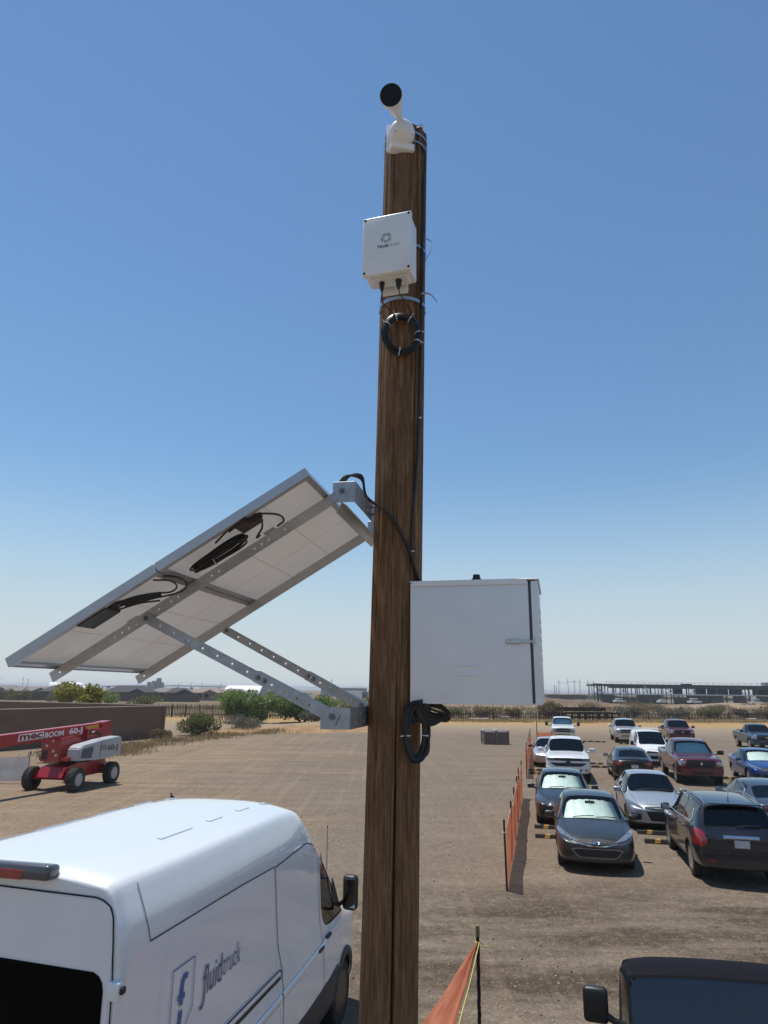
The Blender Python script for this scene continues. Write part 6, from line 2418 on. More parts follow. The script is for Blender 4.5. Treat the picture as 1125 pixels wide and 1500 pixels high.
# whip antenna on the right front wing
m = MB()
m.cyl((1.72, -0.86, 1.45), (1.66, -0.87, 2.30), 0.006, 0.003, n=6)
m.cyl((1.72, -0.86, 1.34), (1.72, -0.86, 1.46), 0.012, n=8)
m.cyl((1.66, -0.87, 2.29), (1.66, -0.87, 2.31), 0.008, n=8)
m.build('antenna', M_black, van)
# rear doors, window, hinge
decal(vb, 'rear_door', 'B', [(-0.945, 2.56), (-0.925, 2.61), (-0.87, 2.645), (-0.012, 2.69)], [(-0.99, 0.50), (-0.96, 0.50), (-0.90, 0.50), (-0.012, 0.50)], P_van, van, 26, 26, off=0.004)
decal(vb, 'rear_door', 'B', mir([(-0.945, 2.56), (-0.925, 2.61), (-0.87, 2.645), (-0.012, 2.69)]), mir([(-0.99, 0.50), (-0.96, 0.50), (-0.90, 0.50), (-0.012, 0.50)]), P_van, van, 26, 26, off=0.004)
for f in (lambda q: q, mir):
    ribbon(vb, 'panel_gap', 'B', f([(-0.012, 2.69), (-0.80, 2.668), (-0.86, 2.652), (-0.905, 2.62), (-0.932, 2.56), (-0.95, 2.45), (-0.975, 2.2), (-0.99, 1.8), (-0.99, 0.5)]), 0.010, M_gap, van, off=0.009)
    decal(vb, 'rear_window', 'B', f([(-0.915, 2.15), (-0.90, 2.215), (-0.85, 2.25), (-0.10, 2.275), (-0.055, 2.24)]), f([(-0.93, 1.45), (-0.90, 1.42), (-0.86, 1.41), (-0.10, 1.41), (-0.055, 1.43)]), mat('black_privacy_glass', (0.002, 0.002, 0.003), 0.2, spec=0.06), van, 20, 10, off=0.010)
    for z in (1.0,):
        decal(vb, 'hinge', 'B', f([(-1.055, z + 0.055), (-0.975, z + 0.055)]), f([(-1.055, z - 0.055), (-0.975, z - 0.055)]), P_van, van, 3, 2, off=0.034)
        decal(vb, 'hinge_block', 'B', f([(-1.075, z + 0.02), (-1.015, z + 0.02)]), f([(-1.075, z - 0.03), (-1.015, z - 0.03)]), M_black, van, 2, 2, off=0.040)
    decal(vb, 'tail_light', 'B', f([(-1.03, 1.55), (-0.93, 1.55)]), f([(-1.03, 0.95), (-0.93, 0.95)]), M_red, van, 3, 6, off=0.016)
ribbon(vb, 'panel_gap', 'B', [(0, 2.71), (0, 0.5)], 0.012, M_gap, van, off=0.009)
decal(vb, 'rear_bumper', 'B', [(-1.0, 0.50), (1.0, 0.50)], [(-1.0, 0.36), (1.0, 0.36)], M_clad, van, 12, 2, off=0.05)
for s in (-1, 1):
    m = MB()
    m.box((-2.992, s * 1.000, 2.165), (0.05, 0.085, 0.105), bev=0.012, seg=2)
    m.build('hinge', P_van, van)
    m = MB()
    m.box((-2.985, s * 1.052, 2.170), (0.045, 0.022, 0.040), bev=0.005)
    m.build('hinge_pin', M_black, van)
# high brake light in its dark housing
m = MB()
m.box((-3.00, 0, 2.795), (0.13, 0.96, 0.095), Matrix.Rotation(0.12, 3, 'Y'), bev=0.028, seg=3)
bl = m.build('brake_light_housing', mat('dark_grey_gloss', (0.07, 0.07, 0.075), 0.25, coat=0.6), van)
m = MB()
m.box((-3.062, 0, 2.786), (0.014, 0.58, 0.062), Matrix.Rotation(0.12, 3, 'Y'), bev=0.006)
m.build('brake_light', M_red, bl)
# roof: shallow swages, plugs and a beacon stub
for x in (-1.75, -1.50, -0.92, -0.30, 0.3):
    decal(vb, 'roof_plug', 'T', [(x - 0.13, -0.55), (x + 0.13, -0.55)], [(x - 0.13, -0.59), (x + 0.13, -0.59)], P_van, van, 3, 1, off=0.010)
    decal(vb, 'roof_plug', 'T', [(x - 0.13, 0.59), (x + 0.13, 0.59)], [(x - 0.13, 0.55), (x + 0.13, 0.55)], P_van, van, 3, 1, off=0.010)
m = MB()
m.cyl((0.44, 0.65, 2.70), (0.44, 0.65, 2.755), 0.035, 0.025, n=10)
m.cyl((0.44, 0.65, 2.75), (0.40, 0.65, 2.80), 0.012, n=6)
m.build('roof_antenna', M_black, van)


def text_on(bvh, root, body, x0, x1, zb, h, mm, axis='R', bold=0.0, spacing=1.0, name='lettering', off=0.010, flipx=1):
    vs, fs = text_mesh(body, 1.0, bold, spacing)
    xa, xb = min(v.x for v in vs), max(v.x for v in vs)
    asc = max(v.y for v in vs)
    mb = MB()
    vv = []
    for v in vs:
        u = x0 + (v.x - xa) / (xb - xa) * (x1 - x0)
        w = zb + v.y / asc * h
        c = cast(bvh, axis, u, w, off)
        vv.append(mb.bm.verts.new(c[0]) if c else None)
    for f in fs:
        if all(vv[i] for i in f):
            try:
                mb.bm.faces.new([vv[i] for i in f])
            except ValueError:
                pass
    return mb.build(name, mm, root)


M_print = mat('slate_blue_vinyl', (0.10, 0.125, 0.23), 0.5)
M_print2 = mat('blue_vinyl', (0.065, 0.14, 0.38), 0.5)
text_on(vb, van, 'fluid', -1.86, -1.55, 1.725, 0.20, M_print, bold=0.004)
text_on(vb, van, 'truck', -1.535, -1.20, 1.745, 0.165, M_print, bold=-0.006)
# descender hook of the first letter
ribbon(vb, 'lettering', 'R', [(-1.835, 1.74), (-1.84, 1.68), (-1.865, 1.655), (-1.895, 1.655)], 0.026, M_print, van, step=0.012, off=0.010)
# shield outline and the emblem in it
ribbon(vb, 'shield_logo', 'R', [(-2.335, 2.05), (-2.02, 2.05), (-2.02, 1.72), (-2.12, 1.63), (-2.24, 1.60), (-2.335, 1.60)], 0.009, M_print2, van, step=0.02, off=0.010, closed=True)
ribbon(vb, 'shield_logo', 'R', [(-2.12, 1.955), (-2.15, 1.97), (-2.175, 1.96), (-2.19, 1.92), (-2.19, 1.86), (-2.19, 1.79)], 0.042, M_print2, van, step=0.012, off=0.010)
ribbon(vb, 'shield_logo', 'R', [(-2.235, 1.845), (-2.15, 1.845)], 0.040, M_print2, van, step=0.012, off=0.012)
ribbon(vb, 'shield_logo', 'R', [(-2.19, 1.76), (-2.19, 1.70), (-2.205, 1.665), (-2.24, 1.66)], 0.042, M_print2, van, step=0.012, off=0.010)
ribbon(vb, 'shield_logo', 'R', [(-2.25, 1.67), (-2.245, 1.66)], 0.055, M_print2, van, step=0.008, off=0.012)

# ------------------------------------------------------------------ black truck right in front at the lower right
BOX = dict(L=2.46, W=1.90, wr=0.36, ww=0.22, wheels=(0.62, -0.72), bulge=0.03, rbulge=0.01, cabin=(-0.1, -0.9), seatz=0.85, midbulge=0.0,
           cols=[(0.05, 0.5, 0.70, 0.95, 0.06, 1.02, 0.60), (0.14, 0.45, 0.85, 1.02, 0.15, 1.08, 0.70), (0.6, 0.42, 0.92, 1.08, 0.6, 1.12, 0.76), (1.20, 0.42, 0.94, 1.12, 1.22, 1.15, 0.86),
                 (1.58, 0.42, 0.945, 1.13, 1.60, 1.17, 0.89, 0.03), (1.84, 0.42, 0.945, 1.15, 1.84, 1.83, 0.86, 0.04), (1.98, 0.42, 0.945, 1.15, 1.98, 1.86, 0.88, 0.04), (2.18, 0.42, 0.945, 1.15, 2.20, 1.85, 0.88, 0.04),
                 (2.34, 0.44, 0.94, 1.14, 2.31, 1.82, 0.86, 0.04), (2.42, 0.46, 0.92, 1.13, 2.38, 1.78, 0.84, 0.04)],
           regions=[('hood', 1, 4, 7, 9), ('windshield', 4, 5, 7, 9), ('f', 4, 7, 5, 7), ('roof', 5, 9, 7, 9)],
           creases=((5, 0.5), (7, 0.7)), inset={2: 0.035, 4: 0.06, 5: 0.06}, sub=3)
P_dark2 = paint('matte_black_paint', (0.006, 0.006, 0.008), 0.0, 0.6, coat=0.0, dust=0.0)
P_dark2.node_tree.nodes['Principled BSDF'].inputs['Specular IOR Level'].default_value = 0.1
bt, bb, bo, bm_ = vehicle('utility_vehicle', 'black square-topped utility vehicle in the lower right corner, its windscreen reflecting the sky', 'utility vehicle', BOX, P_dark2, (2.72, 5.45), 190.6,
                          style='truck', roofmat=mat('black_roof_skin', (0.006, 0.005, 0.008), 0.75, spec=0.12, bump=0.2, bscale=50), rows=1)
for s in (1, -1):
    mirror(bt, -0.553, 0.95, 1.60, s, M_black, (0.09, 0.19, 0.25), 0.075)
bo[2].data.materials[0] = mat('sky_reflecting_windscreen', (0.012, 0.018, 0.028), 0.12, 0.0, spec=0.8)

# ------------------------------------------------------------------ red boom lift
M_red_paint = mat('red_lift_paint', (0.34, 0.014, 0.020), 0.36, var=0.18, vscale=4, coat=0.4)
M_lwhite = mat('light_grey_cover', (0.40, 0.41, 0.42), 0.4, var=0.06, vscale=4)
LW = dict(W=2.3, wr=0.43, ww=0.32, wheels=(1.26, -1.26), rimk=0.55)
LR = (-12.77, 30.2)
lift = empty('boom_lift', (0, 0, 0), 0, 'red boom lift with white engine cover and long lettered boom parked by the stucco wall', 'boom lift')
add_wheels(lift, LW, 'lug', mat('pale_lift_rim', (0.42, 0.40, 0.38), 0.6, 0.2))
m = MB()
m.prism([(-1.55, 0.55, 0.50), (-1.35, 0.55, 0.86), (-0.6, 0.55, 0.98), (1.3, 0.55, 0.98), (1.55, 0.55, 0.70), (1.45, 0.55, 0.42), (-1.4, 0.55, 0.40)], (0, -1.10, 0))
m.build('chassis', M_red_paint, lift)
for wx in (1.26, -1.26):
    m = MB()
    m.prism([(wx - 0.14, 1.0, 0.40), (wx + 0.14, 1.0, 0.40), (wx + 0.14, 1.0, 0.56), (wx - 0.14, 1.0, 0.56)], (0, -2.0, 0))
    for s in (1, -1):
        m.prism([(wx - 0.10, s * 0.55, 0.45), (wx - 0.10, s * 0.55, 0.80), (wx - 0.10, s * 0.92, 0.60), (wx - 0.10, s * 0.92, 0.42)], (0.2, 0, 0))
    m.build('axle', M_red_paint, lift)
m = MB()
m.cyl((0, 0, 0.96), (0, 0, 1.08), 0.62, n=28)
m.build('slewing_ring', M_black, lift)
lift.location = (LR[0], LR[1], 0)
lift.rotation_euler = (0, 0, PI / 2 - R(10.6))
TA = R(-8.0)
TR = Matrix.Rotation(TA, 3, 'Z')


def tv(x, y, z):
    return TR @ Vector((x, y, z))


def tbox(m, c, s, bev=0.02, ry=0.0, mi=0):
    m.box(TR @ Vector(c), s, TR @ Matrix.Rotation(ry, 3, 'Y'), bev=bev, mi=mi)


m = MB()
tbox(m, (-0.05, 0.0, 1.16), (2.3, 1.5, 0.16))
m.prism([tv(-1.25, 0.62, 1.05), tv(-1.25, 0.62, 1.95), tv(-0.55, 0.62, 2.02), tv(0.1, 0.62, 1.75), tv(0.2, 0.62, 1.05)], TR @ Vector((0, -0.95, 0)))
tbox(m, (0.75, 0.05, 1.75), (0.9, 0.60, 1.0))
m.build('turret', M_red_paint, lift)
for (x, y, z) in ((-1.26, 0.35, 1.65), (-1.26, 0.05, 1.85), (-1.26, -0.15, 1.3), (-1.26, 0.0, 1.45)):
    m = MB()
    tbox(m, (x, y, z), (0.02, 0.12, 0.09), 0.008)
    m.build('panel_label', mat('white_label', (0.6, 0.6, 0.58), 0.5), lift)
m = MB()
tbox(m, (-1.262, 0.42, 1.30), (0.016, 0.26, 0.34), 0.02)
m.build('control_panel', M_black, lift)
# engine cover
m = MB()
m.prism([tv(-1.10, -0.52, 1.10), tv(-1.06, -0.52, 1.56), tv(-0.88, -0.52, 1.68), tv(0.30, -0.52, 1.84), tv(1.30, -0.52, 1.93), tv(1.42, -0.52, 1.86), tv(1.42, -0.52, 1.18), tv(0.2, -0.52, 1.08)], TR @ Vector((0, -0.62, 0)))
bmesh.ops.bevel(m.bm, geom=list(m.bm.edges), offset=0.035, segments=2, affect='EDGES')
cov = m.build('engine_cover', M_lwhite, lift)
m = MB()
m.prism([tv(-0.98, -1.143, 1.20), tv(-0.92, -1.143, 1.54), tv(-0.30, -1.143, 1.62), tv(-0.36, -1.143, 1.17)], TR @ Vector((0, -0.006, 0)))
m.build('vent_grille', mat('dark_vent_mesh', (0.10, 0.105, 0.125), 0.7, bump=0.8, bscale=30), cov)
m = MB()
m.prism([tv(0.12, -1.143, 1.14), tv(0.13, -1.143, 1.80), tv(0.15, -1.143, 1.80), tv(0.14, -1.143, 1.14)], TR @ Vector((0, -0.004, 0)))
m.build('panel_gap', M_gap, cov)
m = MB()
m.cyl(tv(0.35, -0.8, 1.92), tv(0.35, -0.8, 2.08), 0.035, n=8)
m.cyl(tv(0.35, -0.8, 2.08), tv(0.30, -0.8, 2.10), 0.045, n=8)
m.build('exhaust', M_black, lift)


def flat_text(root, body, o, ux, uz, w, h, mm, name='lettering', bold=0.0, spacing=1.0):
    vs, fs = text_mesh(body, 1.0, bold, spacing)
    xa, xb = min(v.x for v in vs), max(v.x for v in vs)
    ya, asc = 0.0, max(v.y for v in vs)
    mb = MB()
    vv = [mb.bm.verts.new(o + ux * ((v.x - xa) / (xb - xa) * w) + uz * (v.y / asc * h)) for v in vs]
    for f in fs:
        try:
            mb.bm.faces.new([vv[i] for i in f])
        except ValueError:
            pass
    return mb.build(name, mm, root)


# the boom: pivot high at the rear of the turret, running forward and a little down
bx0 = Vector((1.55, 0.06, 2.26)); bx1 = Vector((-4.25, 0.06, 1.98))
bd = (bx1 - bx0).normalized()
bup = Vector((-bd.z, 0, bd.x)); bup = bup if bup.z > 0 else -bup
BB = lambda p: TR @ p
m = MB()
c = (bx0 + bx1) / 2
Rb = TR @ basis(-bd, Vector((0, 1, 0)), bup)
m.box(BB(c), ((bx1 - bx0).length, 0.34, 0.44), Rb, bev=0.025)
boom = m.build('boom', M_red_paint, lift)
m = MB()
m.prism([BB(bx0 + bd * 0.35 + Vector((0, 0.24, 0)) + bup * 0.23), BB(bx0 - bd * 0.22 + Vector((0, 0.24, 0)) + bup * 0.26), BB(bx0 - bd * 0.30 + Vector((0, 0.24, 0)) - bup * 0.55), BB(bx0 + bd * 0.30 + Vector((0, 0.24, 0)) - bup * 0.75)], TR @ Vector((0, -0.48, 0)))
m.build('boom_pivot', M_red_paint, lift)
m = MB()
c2 = bx1 + bd * 0.45
m.box(BB(c2), (0.9, 0.25, 0.33), Rb, bev=0.012)
m.build('inner_boom', mat('grey_inner_boom', (0.34, 0.34, 0.36), 0.4, 0.3), lift)
m = MB()
j = bx1 + bd * 0.98
m.cyl(BB(j + Vector((0, -0.24, -0.03))), BB(j + Vector((0, 0.24, -0.03))), 0.25, n=24)
m.prism([BB(j + Vector((0.12, -0.2, 0.1))), BB(j + Vector((-0.25, -0.2, 0.05))), BB(j + Vector((-0.30, -0.2, -1.2))), BB(j + Vector((-0.02, -0.2, -1.25)))], TR @ Vector((0, 0.3, 0)))
m.build('jib', M_red_paint, lift)
# lettering on the boom side that faces the lot
side = Vector((0, -0.112, 0))
so = lambda q, h: BB(bx1 - bd * q + side + bup * h)
ux = (BB(bx0) - BB(bx1)).normalized(); uz = (TR @ bup).normalized()
M_wprint = mat('white_print', (0.75, 0.74, 0.73), 0.5)
M_rprint = mat('dark_red_print', (0.22, 0.010, 0.018), 0.5)
side = Vector((0, -0.173, 0))
m = MB()
p = [so(1.02, -0.09), so(2.28, -0.09), so(2.28, 0.16), so(1.06, 0.16)]
m.poly(p)
m.build('logo_plate', M_wprint, boom)
side = Vector((0, -0.176, 0))
flat_text(boom, 'mec', so(1.10, -0.055), ux, uz, 1.12, 0.18, M_rprint, 'logo', bold=0.035)
flat_text(boom, 'BOOM', so(2.34, -0.085), ux, uz, 0.98, 0.20, M_wprint, bold=0.03)
flat_text(boom, '60-J', so(3.62, -0.075), ux, uz, 0.74, 0.22, M_wprint, bold=0.03)
m = MB()
m.poly([so(4.55, 0.03), so(5.35, 0.03), so(5.35, 0.15), so(4.55, 0.15)])
m.build('warning_label', mat('yellow_label', (0.55, 0.36, 0.03), 0.5), boom)
m = MB()
m.poly([so(4.85, -0.08), so(5.2, -0.08), so(5.2, -0.02), so(4.85, -0.02)])
m.build('warning_label', mat('yellow_label', (0.55, 0.36, 0.03), 0.5), boom)
flat_text(cov, '60-J', tv(0.55, -1.147, 1.40), (TR @ Vector((1, 0, 0))), Vector((0, 0, 1)), 0.62, 0.22, mat('dark_print', (0.05, 0.045, 0.06), 0.5), bold=0.02)
m = MB()
for k in range(4):
    m.poly([tv(0.10, -1.147, 1.44 + 0.05 * k), tv(0.50, -1.147, 1.44 + 0.05 * k), tv(0.50, -1.147, 1.47 + 0.05 * k), tv(0.10, -1.147, 1.47 + 0.05 * k)])
m.build('stripe_print', mat('brown_print', (0.22, 0.12, 0.10), 0.5), cov)
# hydraulic hoses and the small strut at the rear
m = MB()
for k in range(3):
    m.tube(spline([tv(0.3, 0.0 - 0.06 * k, 1.9), tv(0.6, -0.3 - 0.04 * k, 2.12), tv(1.0, -0.25 - 0.05 * k, 2.02), tv(1.2, -0.1, 1.9)], 5), 0.025, 6)
m.tube([(1.3, -0.3, 0.95), (1.75, -0.55, 0.66)], 0.04, 6)
m.build('hose', M_black, lift)
# basket
bk = tv(-5.9, 0.0, 0)
m = MB()
w, l, z0 = 1.0, 0.45, 0.28
for z in (z0, z0 + 0.55, z0 + 1.08):
    pts = [(-l, -w, z), (l, -w, z), (l, w, z), (-l, w, z)]
    m.tube([tv(-5.72 + a, b, c) for a, b, c in pts], 0.022, 6, closed=True)
for a in (-l, l):
    for b in (-w, -w / 3, w / 3, w):
        m.tube([tv(-5.72 + a, b, z0), tv(-5.72 + a, b, z0 + 1.08)], 0.020, 6)
tbox(m, (-5.72, 0, z0), (2 * l, 2 * w, 0.05), 0.01)
tbox(m, (-5.72 + l, 0, z0 + 0.08), (0.03, 2 * w, 0.2), 0.01)
m.build('basket', M_red_paint, lift)

# screen beside the lift
scr = empty('mesh_screen', (-15.05, 30.95, 0), 0.12, 'pale blue-white sheet stretched between thin posts to the left of the lift', 'screen')
sm = bpy.data.materials.new('translucent_pale_sheet')
sm.use_nodes = True
nt = sm.node_tree
nt.nodes['Principled BSDF'].inputs['Base Color'].default_value = (0.50, 0.58, 0.66, 1)
nt.nodes['Principled BSDF'].inputs['Roughness'].default_value = 0.4
nt.nodes['Principled BSDF'].inputs['Alpha'].default_value = 0.72
V, F = [], []
for i in range(25):
    for j in range(9):
        V.append((-2.6 * i / 24, 0.03 * math.sin(i * 0.9) + 0.02 * math.sin(j + i * 0.4), 0.06 + 1.0 * j / 8 - 0.04 * math.sin(PI * i / 24) * (j / 8)))
for i in range(24):
    for j in range(8):
        a = i * 9 + j
        F.append((a, a + 1, a + 10, a + 9))
fast_mesh('sheet', V, F, sm, parent=scr, smooth=True)
for x in (0.03, -2.62):
    m = MB()
    m.cyl((x, 0, -0.1), (x, 0, 1.22), 0.022, n=8)
    m.cyl((x, 0, 1.20), (x, 0, 1.27), 0.055, 0.04, n=10)
    m.build('post', mat('grey_post', (0.25, 0.24, 0.24), 0.6, 0.3), scr)

# ------------------------------------------------------------------ orange barrier fences
def orange_mat():
    m = bpy.data.materials.new('orange_plastic_netting')
    m.use_nodes = True
    nt = m.node_tree
    b = nt.nodes['Principled BSDF']
    b.inputs['Roughness'].default_value = 0.5
    tc = nt.nodes.new('ShaderNodeTexCoord')
    n = nt.nodes.new('ShaderNodeTexNoise')
    n.inputs['Scale'].default_value = 3.0
    nt.links.new(tc.outputs['Object'], n.inputs['Vector'])
    cr = nt.nodes.new('ShaderNodeValToRGB')
    cr.color_ramp.elements[0].color = (0.80, 0.20, 0.075, 1)
    cr.color_ramp.elements[1].color = (0.95, 0.33, 0.13, 1)
    nt.links.new(n.outputs['Fac'], cr.inputs[0])
    nt.links.new(cr.outputs[0], b.inputs['Base Color'])
    tl_ = nt.nodes.new('ShaderNodeBsdfTranslucent')
    nt.links.new(cr.outputs[0], tl_.inputs[0])
    mx = nt.nodes.new('ShaderNodeMixShader')
    mx.inputs[0].default_value = 0.5
    nt.links.new(b.outputs[0], mx.inputs[1])
    nt.links.new(tl_.outputs[0], mx.inputs[2])
    nt.links.new(mx.outputs[0], nt.nodes['Material Output'].inputs[0])
    return m


M_orange = orange_mat()
M_post = mat('dark_fence_post', (0.085, 0.022, 0.016), 0.6, 0.3, var=0.4, vscale=12)


def netting(surf, L, H, cw, ch, sw, parent, name='netting'):
    """open plastic mesh: surf(u, v) -> point; strands of width sw every cw / ch metres"""
    V, F = [], []

    def strip(pts, wdir, w):
        b = len(V)
        for p, d in zip(pts, wdir):
            V.append(p - d * w / 2); V.append(p + d * w / 2)
        for i in range(len(pts) - 1):
            F.append((b + 2 * i, b + 2 * i + 1, b + 2 * i + 3, b + 2 * i + 2))
    nu, nv = max(2, int(L / cw)), max(2, int(H / ch))
    e = 1e-3
    for i in range(nu + 1):
        u = i / nu
        pts = [surf(u, j / 8) for j in range(9)]
        wd = [(surf(min(1, u + e), j / 8) - surf(max(0, u - e), j / 8)).normalized() for j in range(9)]
        strip(pts, wd, sw)
    ns = max(4, int(L / 0.35))
    for j in range(nv + 1):
        v = j / nv
        pts = [surf(i / ns, v) for i in range(ns + 1)]
        wd = [(surf(i / ns, min(1, v + e)) - surf(i / ns, max(0, v - e))).normalized() for i in range(ns + 1)]
        strip(pts, wd, sw * 1.25)
    return fast_mesh(name, np.array([tuple(p) for p in V]), np.array(F), M_orange, parent=parent)


def orange_fence(label, pts, h, posts, seed, lean=0.0):
    r = random.Random(seed)
    P = [Vector((*p, 0)) for p in pts]
    t = empty('orange_fence', (0, 0, 0), 0, label, 'barrier fence', 'orange netting fences along the car rows')
    d = (P[-1] - P[0]); L = d.length; d.normalize()
    nrm = Vector((d.y, -d.x, 0))

    def surf(u, v):
        k = u * posts
        f = abs(math.sin(PI * k))
        bow = 0.045 * f * (0.6 + 0.8 * mnoise.noise((k * 0.7, seed, 0))) * (1 if int(k) % 2 else -0.4)
        z = 0.04 + (h - 0.06 - 0.07 * f) * v
        rip = 0.03 * mnoise.noise((k * 3.1, v * 2.0, seed))
        return P[0] + d * (u * L) + nrm * (bow * (0.4 + 0.6 * v) + rip + 0.02) + Vector((0, 0, z))
    netting(surf, L, h, 0.055, 0.055, 0.026, t)
    for k in range(posts + 1):
        q = P[0] + d * (L * k / posts)
        m = MB()
        tl = Vector(((r.random() - 0.5) * 0.06, (r.random() - 0.5) * 0.06, h + 0.14))
        m.cyl(q - Vector((0, 0, 0.2)), q + tl, 0.022, n=6)
        m.build('post', M_post, t)
        if k < 6:
            m = MB()
            m.tube([q + tl * 0.82 + Vector((math.cos(a) * 0.035, math.sin(a) * 0.035, 0.01 * math.sin(a))) for a in [2 * PI * i / 8 for i in range(8)]], 0.006, 4, closed=True)
            m.build('cable_tie', M_tie, t)
    m = MB()
    m.tube([surf(i / 40, 1.0) + Vector((0, 0, 0.005)) for i in range(41)], 0.006, 5)
    m.build('top_cord', mat('pale_cord', (0.60, 0.45, 0.28), 0.8), t)
    return t


orange_fence('orange netting fence on dark posts, the longest and nearest stretch beside the graphite sedan', [(2.64, 15.61), (5.50, 28.5)], 1.22, 5, 1)
orange_fence('orange netting fence, middle stretch beside the white pickup, starting after a gap', [(7.0, 34.9), (11.1, 53.4)], 1.22, 5, 2)
orange_fence('short orange netting fence, farthest stretch, ending near the older white pickup', [(12.0, 55.2), (13.4, 56.2)], 1.0, 1, 3)
m = MB()
m.cyl((12.0, 55.2, -0.1), (12.0, 55.2, 1.75), 0.03, n=6)
tag(m.build('fence_post', M_post), 'single tall thin red-brown post at the far end of the orange fence line', 'post')

# nearest fence end: dark ribbed stake, yellow line and netting drawn towards the viewer
nf = empty('orange_fence', (0, 0, 0), 0, 'slack orange netting tied with yellow line to a black ribbed stake beside the pole', 'barrier fence', 'orange netting fences along the car rows')
AP = Vector((1.035, 8.03, 1.45))
m = MB()
n_ = 60
m.tube([Vector((1.035 + 0.002 * math.sin(k), 8.03, -0.2 + (1.60 + 0.2) * k / n_)) for k in range(n_ + 1)], [0.017 + 0.003 * (k % 2) for k in range(n_ + 1)], 8)
m.build('stake', mat('black_ribbed_stake', (0.018, 0.012, 0.014), 0.6, 0.4), nf)
m = MB()
m.tube([Vector((1.035, 8.03, 1.50)), Vector((1.035, 8.03, 1.602))], 0.022, 8)
m.build('stake_top', mat('yellow_green_stake_paint', (0.20, 0.19, 0.05), 0.6, var=0.4, vscale=30), nf)
RT = [Vector((1.02, 7.98, 1.445)), Vector((0.83, 7.15, 1.44)), Vector((0.61, 6.20, 1.45)), Vector((0.42, 5.3, 1.46)), Vector((0.22, 4.3, 1.48))]
LT = [Vector((1.00, 7.99, 1.43)), Vector((0.72, 7.32, 1.385)), Vector((0.335, 6.42, 1.33)), Vector((-0.06, 5.5, 1.26)), Vector((-0.50, 4.5, 1.18))]
RTs, LTs = spline(RT, 8), spline(LT, 8)


def lerp_list(A, u):
    k = u * (len(A) - 1)
    i = min(int(k), len(A) - 2)
    return A[i].lerp(A[i + 1], k - i)


def nsurf(u, v):
    a, b = lerp_list(RTs, u), lerp_list(LTs, u)
    w = u ** 0.5
    p = a.lerp(b, v)
    p.z += -0.10 * w * math.sin(PI * v) + 0.030 * w * math.sin(v * 9 + u * 5) + 0.022 * w * mnoise.noise((u * 9, v * 4, 2))
    p.x += 0.02 * w * mnoise.noise((u * 7, v * 3, 5))
    return p


near_net = netting(nsurf, 3.9, 0.55, 0.024, 0.030, 0.0155, nf)


def nsurf2(u, v):      # folded-over border lying on the first layer
    a, b = lerp_list(RTs, u), lerp_list(LTs, u)
    w = u ** 0.5
    p = a.lerp(b, v * 0.34)
    p.z += 0.018 - 0.05 * w * math.sin(PI * v) + 0.02 * w * math.sin(u * 11)
    return p


net_fold = netting(nsurf2, 3.9, 0.2, 0.022, 0.025, 0.0155, nf)
M_fade = M_orange.copy()
M_fade.name = 'faded_orange_netting'
for e_, c_ in zip([n for n in M_fade.node_tree.nodes if n.type == 'VALTORGB'][0].color_ramp.elements, ((0.50, 0.17, 0.085, 1), (0.68, 0.29, 0.155, 1))):
    e_.color = c_
for o_ in (near_net, net_fold):
    o_.data.materials[0] = M_fade
m = MB()
m.tube([p + Vector((0.022, 0, 0.012 - 0.03 * math.sin(PI * i / len(RTs)))) for i, p in enumerate(RTs)], 0.0042, 6)
m.tube(spline([Vector((1.03, 8.0, 1.455)), Vector((1.06, 8.02, 1.45)), Vector((1.10, 8.0, 1.425)), Vector((1.15, 7.99, 1.425))], 5), 0.0042, 6)
m.tube([AP + Vector((math.cos(a) * 0.024, math.sin(a) * 0.024, 0.004 * math.sin(3 * a))) for a in [2 * PI * i / 10 for i in range(10)]], 0.006, 5, closed=True)
m.build('yellow_line', mat('yellow_line', (0.62, 0.55, 0.12), 0.6), nf)

# ------------------------------------------------------------------ rubber wheel stops
M_stop = mat('black_rubber_wheel_stop', (0.030, 0.028, 0.026), 0.8, var=0.3, vscale=14)
M_stripe = mat('yellow_reflective_stripe', (0.52, 0.30, 0.06), 0.55, var=0.2, vscale=20)
ws = empty('wheel_stop', (0, 0, 0))
m = MB()
prof = [(-0.075, 0.0), (-0.045, 0.10), (0.045, 0.10), (0.075, 0.0)]
m.prism([(-0.915, a, b) for a, b in prof], (1.83, 0, 0))
bmesh.ops.bevel(m.bm, geom=list(m.bm.edges), offset=0.008, segments=1, affect='EDGES')
m.build('rubber_body', M_stop, ws)
for x in (-0.58, 0.0, 0.58):
    m = MB()
    pr = [(-0.0765, 0.012), (-0.0475, 0.102), (0.0475, 0.102), (0.0765, 0.012)]
    m.prism([(x - 0.08 + 0.03 * (b > 0.05), a, b) for a, b in pr], (0.14, 0, 0))
    m.build('yellow_stripe', M_stripe, ws)
NX = Vector((U_.y, -U_.x))
